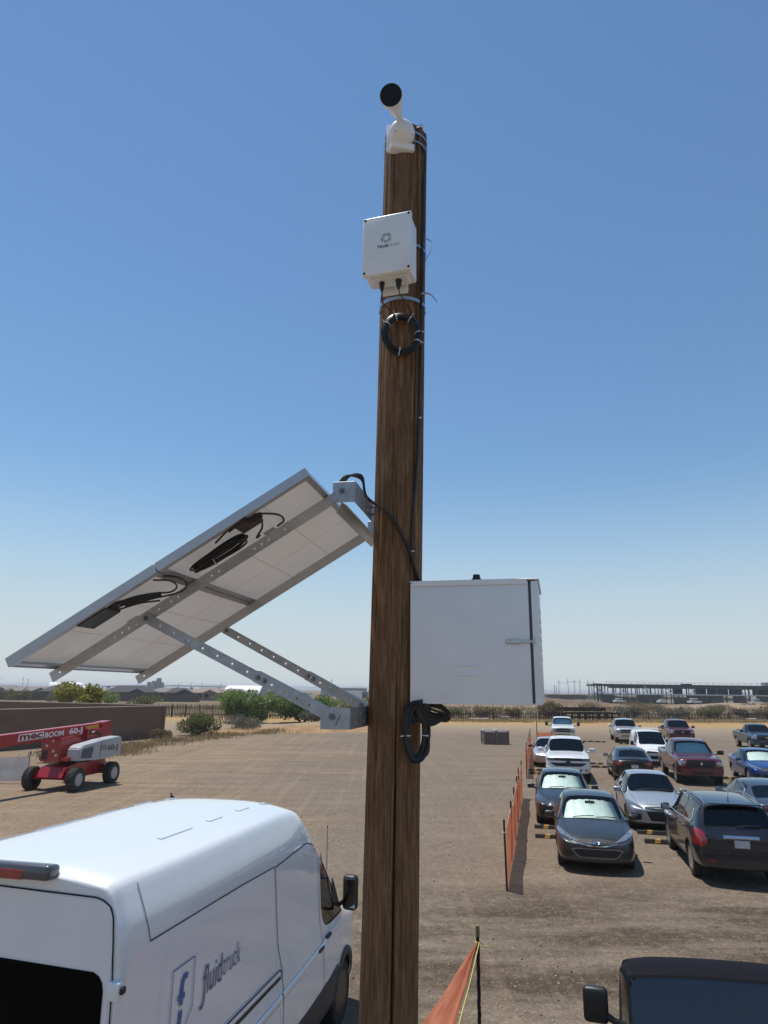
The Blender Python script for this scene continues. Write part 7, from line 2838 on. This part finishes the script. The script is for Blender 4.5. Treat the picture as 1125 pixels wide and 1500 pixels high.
stops = [(4.67, 22.38, 'black wheel stop with yellow patches just in front of the blue-black sedan'),
         (4.39, 21.00, 'black wheel stop with yellow patches just behind the nearest graphite sedan'),
         (7.55, 21.75, 'black and yellow wheel stop under the nose of the small silver sedan'),
         (7.30, 20.50, 'black and yellow wheel stop nearest the front wheel of the navy sport utility'),
         (7.75, 38.0, 'wheel stop beside the hidden rear wheel of the white pickup, farther one'),
         (7.50, 36.6, 'wheel stop beside the hidden rear wheel of the white pickup, nearer one'),
         (10.95, 41.9, 'farther wheel stop of the pair left of the black sedan nose'),
         (10.65, 40.2, 'nearer wheel stop of the pair left of the black sedan nose'),
         (14.75, 58.9, 'wheel stop just in front of the older white pickup, left of the silver pickup'),
         (16.9, 60.2, 'wheel stop in the empty space between the two back row pickups'),
         (19.30, 58.2, 'wheel stop just in front of the silver-white back row pickup'),
         (16.1, 35.6, 'wheel stop between the dark red pickup and the bright blue sedan'),
         (13.6, 40.6, 'wheel stop under the nose of the small white delivery van')]
for i, (x, y, lab) in enumerate(stops):
    o = ws if i == 0 else copy_tree(ws)
    o.location = (x + NX.x * 0.915, y + NX.y * 0.915, 0.0)
    o.rotation_euler = (0, 0, -R(12.5) + (rnd.random() - 0.5) * 0.03)
    tag(o, lab, 'wheel stop', 'rubber wheel stops between the car rows')
# ================================================================== MIDDLE DISTANCE AND BACKGROUND
# two wire-sided crates with pale rims
M_crate = mat('grey_brown_crate_fabric', (0.17, 0.13, 0.115), 0.9, var=0.25, vscale=5, bump=0.4, bscale=30)
M_rim = mat('pale_crate_rim', (0.52, 0.47, 0.43), 0.7, var=0.15, vscale=8)
for k, lab in ((0, 'left one of two pale rimmed bulk crates standing on the lot by the orange fence'), (1, 'right one of two pale rimmed bulk crates standing on the lot by the orange fence')):
    t = empty('bulk_crate', (8.48 + 1.0 * k, 56.6 + 0.12 * k, 0), R(6), lab, 'crate', 'bulk crates on the lot')
    m = MB()
    m.box((0, 0, 0.50), (0.90, 0.95, 0.78), bev=0.03, seg=2)
    m.build('sack', M_crate, t)
    m = MB()
    for (c, s) in (((0, -0.5, 1.04), (1.0, 0.05, 0.08)), ((0, 0.5, 1.04), (1.0, 0.05, 0.08)), ((-0.475, 0, 1.04), (0.05, 0.95, 0.078)), ((0.475, 0, 1.04), (0.05, 0.95, 0.078))):
        m.box(c, s, bev=0.01)
    m.box((0, 0, 0.93), (0.9, 0.94, 0.12), bev=0.04, seg=2)
    m.build('rim', M_rim, t)
    for x in (-0.475, 0.475):
        for y in (-0.5, 0.5):
            m = MB()
            m.box((x, y, 0.50), (0.07, 0.07, 1.0), bev=0.008)
            m.build('corner_post', mat('dusty_steel_frame', (0.20, 0.15, 0.135), 0.7), t)
    m = MB()
    for q in range(6):
        m.box((0, -0.49, 0.16 + 0.13 * q), (0.9, 0.012, 0.02))
    for q in range(7):
        m.box((-0.4 + 0.133 * q, -0.49, 0.5), (0.015, 0.012, 0.8))
    tag(m.build('wire_grid', mat('dusty_steel_frame', (0.20, 0.15, 0.135), 0.7), t), kind='stuff')
    m = MB()
    m.box((0, 0, 0.07), (1.0, 1.0, 0.12), bev=0.01)
    m.build('pallet', mat('grey_pallet_wood', (0.20, 0.16, 0.13), 0.9), t)

# rusty steel lying by the fence
st = empty('steel_frame_stack', (0, 0, 0), 0, 'long two-tier stack of dark rusty steel frames by the far fence, behind the pickups', 'steel stack')
sp0 = Vector((26.2, 104.4, 0)); sd_ = Vector((0.962, 0.272, 0)); sn = Vector((-sd_.y, sd_.x, 0))
Bs = basis(sd_, sn, Z_)
for (x0, x1, z, h, nm) in ((0.0, 7.1, 1.72, 0.30, 'upper_frame'), (0.0, 7.1, 1.40, 0.12, 'upper_frame'), (1.2, 9.6, 1.08, 0.18, 'lower_frame'), (0.8, 9.6, 0.48, 0.16, 'lower_frame')):
    m = MB()
    for yy in (-0.9, 0.9):
        m.box(sp0 + sd_ * (x0 + x1) / 2 + sn * yy + Z_ * z, (x1 - x0, 0.12, h), Bs, bev=0.01)
    m.build(nm, M_rust, st)
for i in range(9):
    x = 0.3 + i * 1.13
    m = MB()
    for yy in (-0.9, 0.9):
        m.box(sp0 + sd_ * x + sn * yy + Z_ * 0.55, (0.16 if i % 3 else 0.5, 0.14, 1.12), Bs)
    if i < 7:
        m.box(sp0 + sd_ * x + Z_ * 1.58, (0.10, 1.7, 0.40), Bs)
    m.build('cross_member', M_rust, st)
for i, (x, y, L_, a, lab) in enumerate(((12.2, 103.4, 3.2, 0.05, 'long pale pipe lying in the dry grass by the far fence'), (12.6, 102.6, 2.8, -0.04, 'shorter pale board lying in front of the long pale pipe'),
                                        (57.5, 115.6, 3.0, -0.5, 'pale plank leaning in the grass at the far right fence'))):
    m = MB()
    m.cyl((0, 0, 0.16), (L_, 0, 0.20), 0.10, n=8)
    o = m.build('pipe', mat('pale_pvc_pipe', (0.50, 0.46, 0.42), 0.6))
    o.location = (x, y, 0); o.rotation_euler = (0, 0, a)
    tag(o, lab, 'pipe')
m = MB()
m.box((0, 0, 0.28), (1.25, 0.8, 0.42), bev=0.05)
m.box((0, 0, 0.06), (1.3, 0.9, 0.1), bev=0.02)
o = m.build('concrete_block', mat('grey_concrete', (0.26, 0.23, 0.21), 0.9, var=0.2))
o.location = (18.0, 103.8, 0)
tag(o, 'grey concrete block in the grass left of the stack of steel frames', 'concrete block')
for i in range(16):
    r = rnd
    m = MB()
    L_ = 0.5 + r.random() * 1.4
    m.box((0, 0, 0.08), (L_, 0.12 + 0.2 * r.random(), 0.10), bev=0.02)
    o = m.build('timber_offcut', mat('pale_offcut', (0.42, 0.36, 0.30), 0.9) if i % 2 else M_rust)
    o.location = (25.5 + 0.62 * i + r.random() * 0.4, 102.8 + 0.2 * i + r.random() * 1.2, 0.0)
    o.rotation_euler = (0, 0, (r.random() - 0.5) * 1.4)
    tag(o, ('pale' if i % 2 else 'rusty') + ' scrap strewn in front of the steel frame stack, %s from the left' % ORD[i], 'scrap', 'scrap by the steel frame stack')

# ---- big steel building under construction
M_steel = mat('dark_structural_steel', (0.035, 0.033, 0.040), 0.7, 0.2, var=0.2, vscale=0.5)
M_panel = mat('mauve_wall_panel', (0.060, 0.044, 0.044), 0.8, var=0.2, vscale=0.25)
M_deck = mat('roof_deck_dark', (0.03, 0.03, 0.036), 0.8)
M_ledge = mat('pale_ledge', (0.55, 0.58, 0.60), 0.6)
M_lightsteel = mat('pale_galvanised_beam', (0.34, 0.36, 0.38), 0.6, 0.3)
b0 = Vector((84.5, 281.0, 0)); bdv = Vector((0.998, 0.05, 0)).normalized(); bn = Vector((-bdv.y, bdv.x, 0))
BL, BD = 150.0, 20.0
Bb_ = basis(bdv, bn, Z_)
bld = empty('steel_building', (0, 0, 0), 0, 'long low steel-framed building under construction on the right horizon', 'building')


def bp(x, y, z):
    return b0 + bdv * x + bn * y + Z_ * z


def bbox(m, x0, x1, y0, y1, z0, z1, mi=0):
    m.box(bp((x0 + x1) / 2, (y0 + y1) / 2, (z0 + z1) / 2), (x1 - x0, y1 - y0, z1 - z0), Bb_, mi=mi)


m = MB(); bbox(m, 4, BL, 0, BD, 6.75, 7.5); m.build('roof_deck', M_deck, bld)
m = MB(); bbox(m, 6, BL, -1.0, 0.2, 5.9, 6.8); m.build('roof_edge_girder', M_steel, bld)
m = MB(); bbox(m, 4, BL, -1.2, 0.4, 3.45, 3.85); m.build('ledge', M_ledge, bld)
m = MB(); bbox(m, 4, BL, 0.5, BD, 3.3, 3.5); m.build('floor_deck', M_deck, bld)
r = random.Random(9)
pm = None
x = 3.0
bays = []
while x < BL:
    w = 4.5 + r.random() * 1.0
    bays.append((x, w)); x += w
for (x, w) in bays:
    if r.random() < 0.05:
        continue
    m = MB(); bbox(m, x + 0.35, x + w - 0.05, 0.35, 0.6, 0.0, 3.28 if r.random() < 0.8 else 2.4)
    m.build('wall_panel', M_panel, bld)
for (x, w) in bays:
    m = MB(); bbox(m, x, x + 0.32, -0.1, 0.3, -0.2, 6.75); m.build('column', M_steel, bld)
x = 2.0
i = 0
while x < BL:
    for q_ in ((x, 8), (x + 1.7, 16)):
        m = MB(); bbox(m, q_[0], q_[0] + 0.28, q_[1], q_[1] + 0.3, 0, 6.75)
        m.build('inner_column', M_steel if i % 3 else M_lightsteel, bld)
    x += 3.3; i += 1
for (x, w) in bays[::2]:
    m = MB()
    m.cyl(bp(x, 8, 3.6), bp(x + w, 8, 6.6), 0.11, n=5)
    m.cyl(bp(x + w, 8, 3.6), bp(x, 8, 6.6), 0.11, n=5)
    m.build('brace', M_lightsteel if r.random() < 0.4 else M_steel, bld)
for (x, w) in bays:
    if x > 28 and r.random() < (0.9 if x > 50 else 0.5):
        m = MB(); bbox(m, x + 0.2, x + w - 0.3, 12, 12.4, 3.6, 6.6); m.build('inner_panel', M_panel, bld)
m = MB()
n_ = int(BL / 2.6)
rail_o = None
for k in range(n_):
    bbox(m, 5 + k * 2.6, 5.09 + k * 2.6, 0, 0.1, 7.5, 8.45)
for z in (7.9, 8.4):
    bbox(m, 5, BL, 0, 0.07, z, z + 0.06)
tag(m.build('guard_rail', mat('thin_grey_rail', (0.22, 0.22, 0.24), 0.7), bld), kind='stuff')
m = MB()
for q_ in (0.0, 1.6, 3.2):
    bbox(m, q_, q_ + 0.3, 0, 0.3, 0, 7.7)
bbox(m, 0.0, 3.5, 0.02, 0.28, 7.0, 7.6); bbox(m, 0.3, 7.5, 0.05, 0.25, 3.4, 3.7)
m.build('stair_tower', M_steel, bld)
for x, z0, z1 in ((38, 6.9, 8.0), (72, 6.9, 8.9), (120, 6.9, 8.2)):
    m = MB(); bbox(m, x, x + 3.4, 2, 5, 7.5, z1); m.build('roof_unit', M_deck if x != 72 else M_lightsteel, bld)
m = MB()
m.cyl(bp(80, -4.0, 0), bp(77.5, -0.5, 3.6), 0.28, n=4); m.cyl(bp(81.2, -4.0, 0), bp(78.7, -0.5, 3.6), 0.28, n=4)
m.build('stair', M_ledge, bld)
m = MB()
m.cyl(bp(20, -1.6, 6.9), bp(21.2, -1.6, 5.2), 0.16, n=5)
m.build('chute', M_ledge, bld)
# site vehicles at its foot
for i, (x, y, w, h, c) in enumerate(((92, 274, 4.6, 1.6, 1), (97.5, 275, 5.2, 1.9, 0), (109, 275, 4.4, 1.5, 1), (122, 276, 5.6, 2.1, 1), (131, 277, 4.5, 1.7, 0), (147, 278, 6.2, 2.4, 1), (156, 278, 4.6, 1.6, 0))):
    t = empty('site_vehicle', (x, y, 0.3), R(16 + 6 * (i % 3)), ('small white' if c else 'small grey') + ' vehicle far off at the foot of the steel building, %s from the left' % ORD[i], 'vehicle', 'far vehicles at the steel building')
    mm = P_white if c else P_grey
    m = MB(); m.box((0, 0, 0.65), (w, 1.9, 0.75), bev=0.15, seg=2); m.box((-0.2, 0, 0.65 + h * 0.42), (w * 0.55, 1.7, h * 0.42), bev=0.2, seg=2); m.build('body', mm, t)
    m = MB(); m.box((-0.2, 0, 0.70 + h * 0.40), (w * 0.56, 1.72, h * 0.20), bev=0.04); m.build('window_band', M_black, t)
    for a in (-0.32, 0.32):
        m = MB(); m.cyl((a * w, -0.98, 0.33), (a * w, 0.98, 0.33), 0.34, n=12); m.build('wheel', M_rubber, t)

# ---- substation and power poles
M_pole_g = mat('grey_power_pole', (0.085, 0.08, 0.08), 0.8)
for i, (x, y, h) in enumerate([(-228, 420, 9.0), (-216, 430, 8.2), (-209, 410, 9.0), (-186, 560, 8.5), (-150, 520, 7.5), (-103, 380, 7.0), (-96, 420, 6.8), (-28, 390, 9.6), (-120, 470, 7.5), (-62, 450, 7.4),
                               (98, 400, 8.6), (101, 402, 11.0), (107, 404, 11.6), (110.5, 404, 11.6), (113.5, 404, 11.4), (118.5, 404, 11.2), (121.5, 404, 11.0), (104, 420, 7.6)]):
    left = x < 0
    allp = sorted([(-228, 420), (-216, 430), (-209, 410), (-186, 560), (-150, 520), (-103, 380), (-96, 420), (-28, 390), (-120, 470), (-62, 450)] if left else [(98, 400), (101, 402), (107, 404), (110.5, 404), (113.5, 404), (118.5, 404), (121.5, 404), (104, 420)], key=lambda q: q[0] / q[1])
    t = empty('power_pole', (x, y, 0), 0, 'thin distant power pole ' + ('on the left horizon beyond the houses' if left else 'of the substation right of the steel cabinet') + ', %s from the left' % ORD[allp.index((x, y))], 'power pole',
              'distant power poles on the left' if left else 'substation poles right of the cabinet')
    m = MB(); m.cyl((0, 0, 0), (0.02 * h * ((i % 3) - 1), 0, h), 0.15, 0.10, n=6); m.build('post', M_pole_g, t)
    m = MB()
    m.box((0, 0, h * (0.93 if left else 0.86)), (1.6 if left else 2.2, 0.12, 0.10)); m.build('cross_arm', M_pole_g, t)
for q_, (a, b, z) in enumerate(((101, 107, 9.2), (107, 110.5, 9.8), (110.5, 113.5, 9.8), (118.5, 121.5, 9.4))):
    m = MB(); m.box(((a + b) / 2, 404, z), (b - a, 0.12, 0.12))
    tag(m.build('gantry_beam', M_pole_g), 'thin steel beam joining two substation poles, %s from the left' % ORD[q_], 'beam', 'substation beams')
m = MB(); m.box((106, 408, 1.4), (22, 4, 2.8), bev=0.1)
tag(m.build('equipment_shed', M_panel), 'low brown shed at the foot of the substation poles', 'shed')

# ---- houses far left
M_roofs = [mat('grey_brown_roof_tiles', (0.19, 0.165, 0.155), 0.9, var=0.15, vscale=1.5), mat('dark_roof_tiles', (0.052, 0.045, 0.048), 0.9, var=0.15, vscale=1.5), mat('tan_roof_tiles', (0.25, 0.195, 0.16), 0.9, var=0.12, vscale=1.5)]
M_hwall = [mat('tan_house_wall', (0.30, 0.24, 0.19), 0.9), mat('brown_house_wall', (0.16, 0.12, 0.10), 0.9)]
hs = [(-134, 236, 18, 12, 4.3, 0, 8, 'grey-roofed house at the left edge of the picture'), (-121, 226, 15, 11, 4.2, 0, -6, 'grey-roofed house with its ridge turned, second from the left edge'),
      (-108, 222, 16, 12, 3.9, 0, 4, 'long grey-roofed house left of the yellow green tree'), (-97, 217, 13, 11, 4.3, 1, 10, 'dark-roofed house just left of the yellow green tree'),
      (-86, 235, 14, 12, 3.9, 2, -4, 'light-roofed house just right of the yellow green tree'), (-79.5, 224, 15, 11, 4.5, 1, 6, 'dark gabled house right of the yellow green tree'),
      (-70, 238, 16, 12, 4.0, 0, 0, 'grey-roofed house below the grey silo towers'), (-63.5, 222, 8, 9, 3.9, 1, 12, 'small dark gabled house right of the silo towers'),
      (-57.5, 236, 11, 10, 4.2, 2, -8, 'tan-roofed house, last but one towards the white arched shed'), (-50.5, 244, 9, 9, 3.9, 2, 5, 'small tan-roofed house nearest the white arched shed')]
for (x, y, w, d, h, rf, a, lab) in hs:
    t = empty('house', (x, y, 0), R(a), lab, 'house', 'single-storey houses far behind the stucco wall')
    wh = 2.5
    m = MB(); m.box((0, 0, wh / 2), (w - 1.2, d - 1.2, wh)); m.build('wall', M_hwall[rf % 2], t)
    e = 0.25 * w
    m = MB()
    v = [(-w / 2, -d / 2, wh), (w / 2, -d / 2, wh), (w / 2, d / 2, wh), (-w / 2, d / 2, wh), (-e, 0, h), (e, 0, h)]
    vv = [m.bm.verts.new(q) for q in v]
    for f in ((0, 1, 5, 4), (1, 2, 5), (2, 3, 4, 5), (3, 0, 4), (3, 2, 1, 0)):
        m.bm.faces.new([vv[i] for i in f])
    rfo = m.build('roof', M_roofs[rf], t, sharp=10)
    m = MB()
    gx = w * 0.22
    v = [(gx - 2.6, -d / 2 - 1.0, wh - 0.05), (gx + 2.6, -d / 2 - 1.0, wh - 0.05), (gx, -d / 2 - 1.0, wh + 1.05), (gx - 2.6, 0, wh), (gx + 2.6, 0, wh), (gx, 0, wh + 1.05)]
    vv = [m.bm.verts.new(q) for q in v]
    for f in ((0, 1, 2), (1, 4, 5, 2), (0, 2, 5, 3), (0, 3, 4, 1)):
        m.bm.faces.new([vv[i] for i in f])
    m.build('gable', M_roofs[rf], t, sharp=10)
    for k in range(3):
        m = MB(); m.box((-w * 0.34 + k * w * 0.2, -d / 2 + 0.58, 1.5), (1.3, 0.08, 1.1)); m.build('window', M_black, t)
m = MB()
m.box((0, 0, 0.95), (78, 0.2, 1.9), bev=0.02)
m.box((0, 0, 1.93), (78, 0.3, 0.08))
o = m.build('garden_wall', mat('dark_garden_wall', (0.10, 0.08, 0.07), 0.9))
o.location = (-92, 205, 0); o.rotation_euler = (0, 0, R(2))
tag(o, 'long low dark wall in front of the far houses', 'wall')

# ---- white arched shed, tanks, silos, bridge, far sheds
M_wsheet = mat('white_fabric_roof', (0.72, 0.73, 0.72), 0.6)
ar = empty('arched_shed', (-66.3, 346, 0), R(-4), 'white half-round shed behind the mesquite trees', 'shed')
m = MB()
n_ = 16
ring = [(9.0 * math.cos(PI * k / n_), 5.4 * math.sin(PI * k / n_) ** 0.8) for k in range(n_ + 1)]
# ridge runs left to right
for k in range(n_):
    (a, z1), (b, z2) = ring[k], ring[k + 1]
    m.poly([(-8.6, a, z1), (8.6, a, z1), (8.6, b, z2), (-8.6, b, z2)])
m.build('arched_roof', M_wsheet, ar, sharp=60)
m = MB()
for s in (-1, 1):
    m.prism([(s * 8.6, a, z) for a, z in ring], (s * 0.3, 0, 0))
m.build('end_wall', mat('grey_green_end_wall', (0.30, 0.33, 0.28), 0.7), ar)
tk = empty('storage_tank', (-178, 400, 0), R(0), 'long white domed tank rising behind the houses on the left', 'tank', 'white domed tanks on the left horizon')
m = MB()
m.cyl((-9.5, 0, 2.4), (7.0, 0, 2.4), 3.9, n=24)
m.lathe([(3.9, 0), (3.4, 1.6), (2.0, 2.7), (0, 3.1)], (7.0, 0, 2.4), 'X', 24)
m.build('shell', M_wsheet, tk)
m = MB(); m.cyl((7.0, -4.05, 2.6), (7.0, -3.95, 2.6), 2.6, n=20); m.build('end_disc', M_lightsteel, tk)
for x in (-7, -2, 3):
    m = MB(); m.cyl((x, 0, 6.0), (x, 0, 7.4), 0.18, n=6); m.build('vent', M_lightsteel, tk)
tk = empty('storage_tank', (-163, 398, 0), R(0), 'smaller white domed tank right of the long one', 'tank', 'white domed tanks on the left horizon')
m = MB(); m.cyl((-5.0, 0, 1.4), (5.0, 0, 1.4), 3.0, n=20); m.build('shell', M_wsheet, tk)
for i, (x, h, w) in enumerate(((-198, 8.2, 3.6), (-194, 9.2, 3.6), (-190, 11.6, 4.2), (-187, 8.0, 3.0))):
    m = MB(); m.cyl((x, 600, 0), (x, 600, h), w / 2, n=14); m.cyl((x, 600, h), (x, 600, h + 0.6), w * 0.55, w * 0.2, n=14)
    tag(m.build('silo', mat('pale_grey_silo', (0.27, 0.26, 0.26), 0.8)), 'grey silo tower on the horizon, %s of the cluster' % ('leftmost', 'second from left', 'tallest', 'rightmost')[i], 'silo', 'grey silo towers')
br = empty('road_bridge', (0, 0, 0), 0, 'long thin flyover bridge on the left horizon', 'bridge')
m = MB()
prev = None
for k in range(41):
    t_ = k / 40
    p = Vector((-285 + 165 * t_, 700, 4.0 + 1.7 * math.sin(PI * min(1, t_ * 1.02)) ** 0.8))
    if prev:
        c = (p + prev) / 2
        d = p - prev
        m.box(c, (d.length + 0.02, 10, 0.8), Matrix.Rotation(-math.atan2(d.z, d.x), 3, 'Y'))
    prev = p
m.build('deck', mat('grey_concrete_deck', (0.25, 0.25, 0.26), 0.8), br)
for k in range(1, 12):
    m = MB(); x = -285 + 165 * k / 12; m.box((x, 700, 2.2), (1.2, 6, 4.6)); m.build('pier', mat('grey_concrete_deck', (0.25, 0.25, 0.26), 0.8), br)
for (x, y, w, h, mm, lab) in ((-22.5, 420, 27, 4.6, M_lightsteel, 'long grey flat shed on the horizon between the strut and the pole'), (-14, 340, 9, 3.0, M_wsheet, 'white trailer on the horizon just left of the pole'),
                              (-3.5, 330, 6, 3.4, M_wsheet, 'white box trailer on the horizon touching the pole'), (-8.5, 352, 4.0, 2.6, M_reddirt, 'small red brown shed between the white trailers')):
    t = empty('far_shed', (x, y, 0), 0, lab, 'shed')
    m = MB(); m.box((0, 0, h / 2), (w, 6, h), bev=0.1); m.build('wall', mm, t)
    m = MB(); m.box((0, 0, h + 0.15), (w + 0.6, 6.6, 0.3), bev=0.05); m.build('roof', mm if mm is not M_lightsteel else M_deck, t)

# distant belt of trees too far to tell apart
r = np.random.RandomState(3)
V, F, MI = [], [], []
k = 0
for q in range(9000):
    seg = r.rand()
    if seg < 0.62:
        x, y = -330 + 340 * r.rand(), 430 + 160 * r.rand()
    else:
        x, y = 60 + 260 * r.rand(), 420 + 160 * r.rand()
    dn = mnoise.noise((x * 0.03, y * 0.01, 1))
    if dn < -0.05:
        continue
    h = (1.4 + 2.0 * max(0, dn)) * (0.5 + 0.6 * r.rand())
    s = 0.9 + r.rand()
    a = r.rand() * PI
    V += [(x - math.cos(a) * s, y - math.sin(a) * s, h * 0.1), (x + math.cos(a) * s, y + math.sin(a) * s, h * 0.1), (x + math.cos(a) * s * 0.6, y + math.sin(a) * s, h), (x - math.cos(a) * s * 0.6, y - math.sin(a) * s, h * 0.9)]
    F.append((k, k + 1, k + 2, k + 3)); MI.append(int(r.randint(3))); k += 4
tag(fast_mesh('treeline', V, F, ML_olive, MI), 'dim belt of scrubby trees along the horizon', 'treeline', kind='stuff')

# ------------------------------------------------------------------ the air
hz = MB()
hz.box((0, 4200, 4.0), (14600, 10800, 26.0))
hm = bpy.data.materials.new('thin_dusty_haze')
hm.use_nodes = True
nt = hm.node_tree
nt.nodes.clear()
ou = nt.nodes.new('ShaderNodeOutputMaterial')
pv = nt.nodes.new('ShaderNodeVolumePrincipled')
pv.inputs['Color'].default_value = (0.95, 0.97, 1.0, 1)
pv.inputs['Density'].default_value = 0.00032
pv.inputs['Anisotropy'].default_value = 0.3
nt.links.new(pv.outputs[0], ou.inputs['Volume'])
ho = hz.build('haze', hm)
tag(ho, 'thin pale haze over the flat desert', 'haze', kind='stuff')
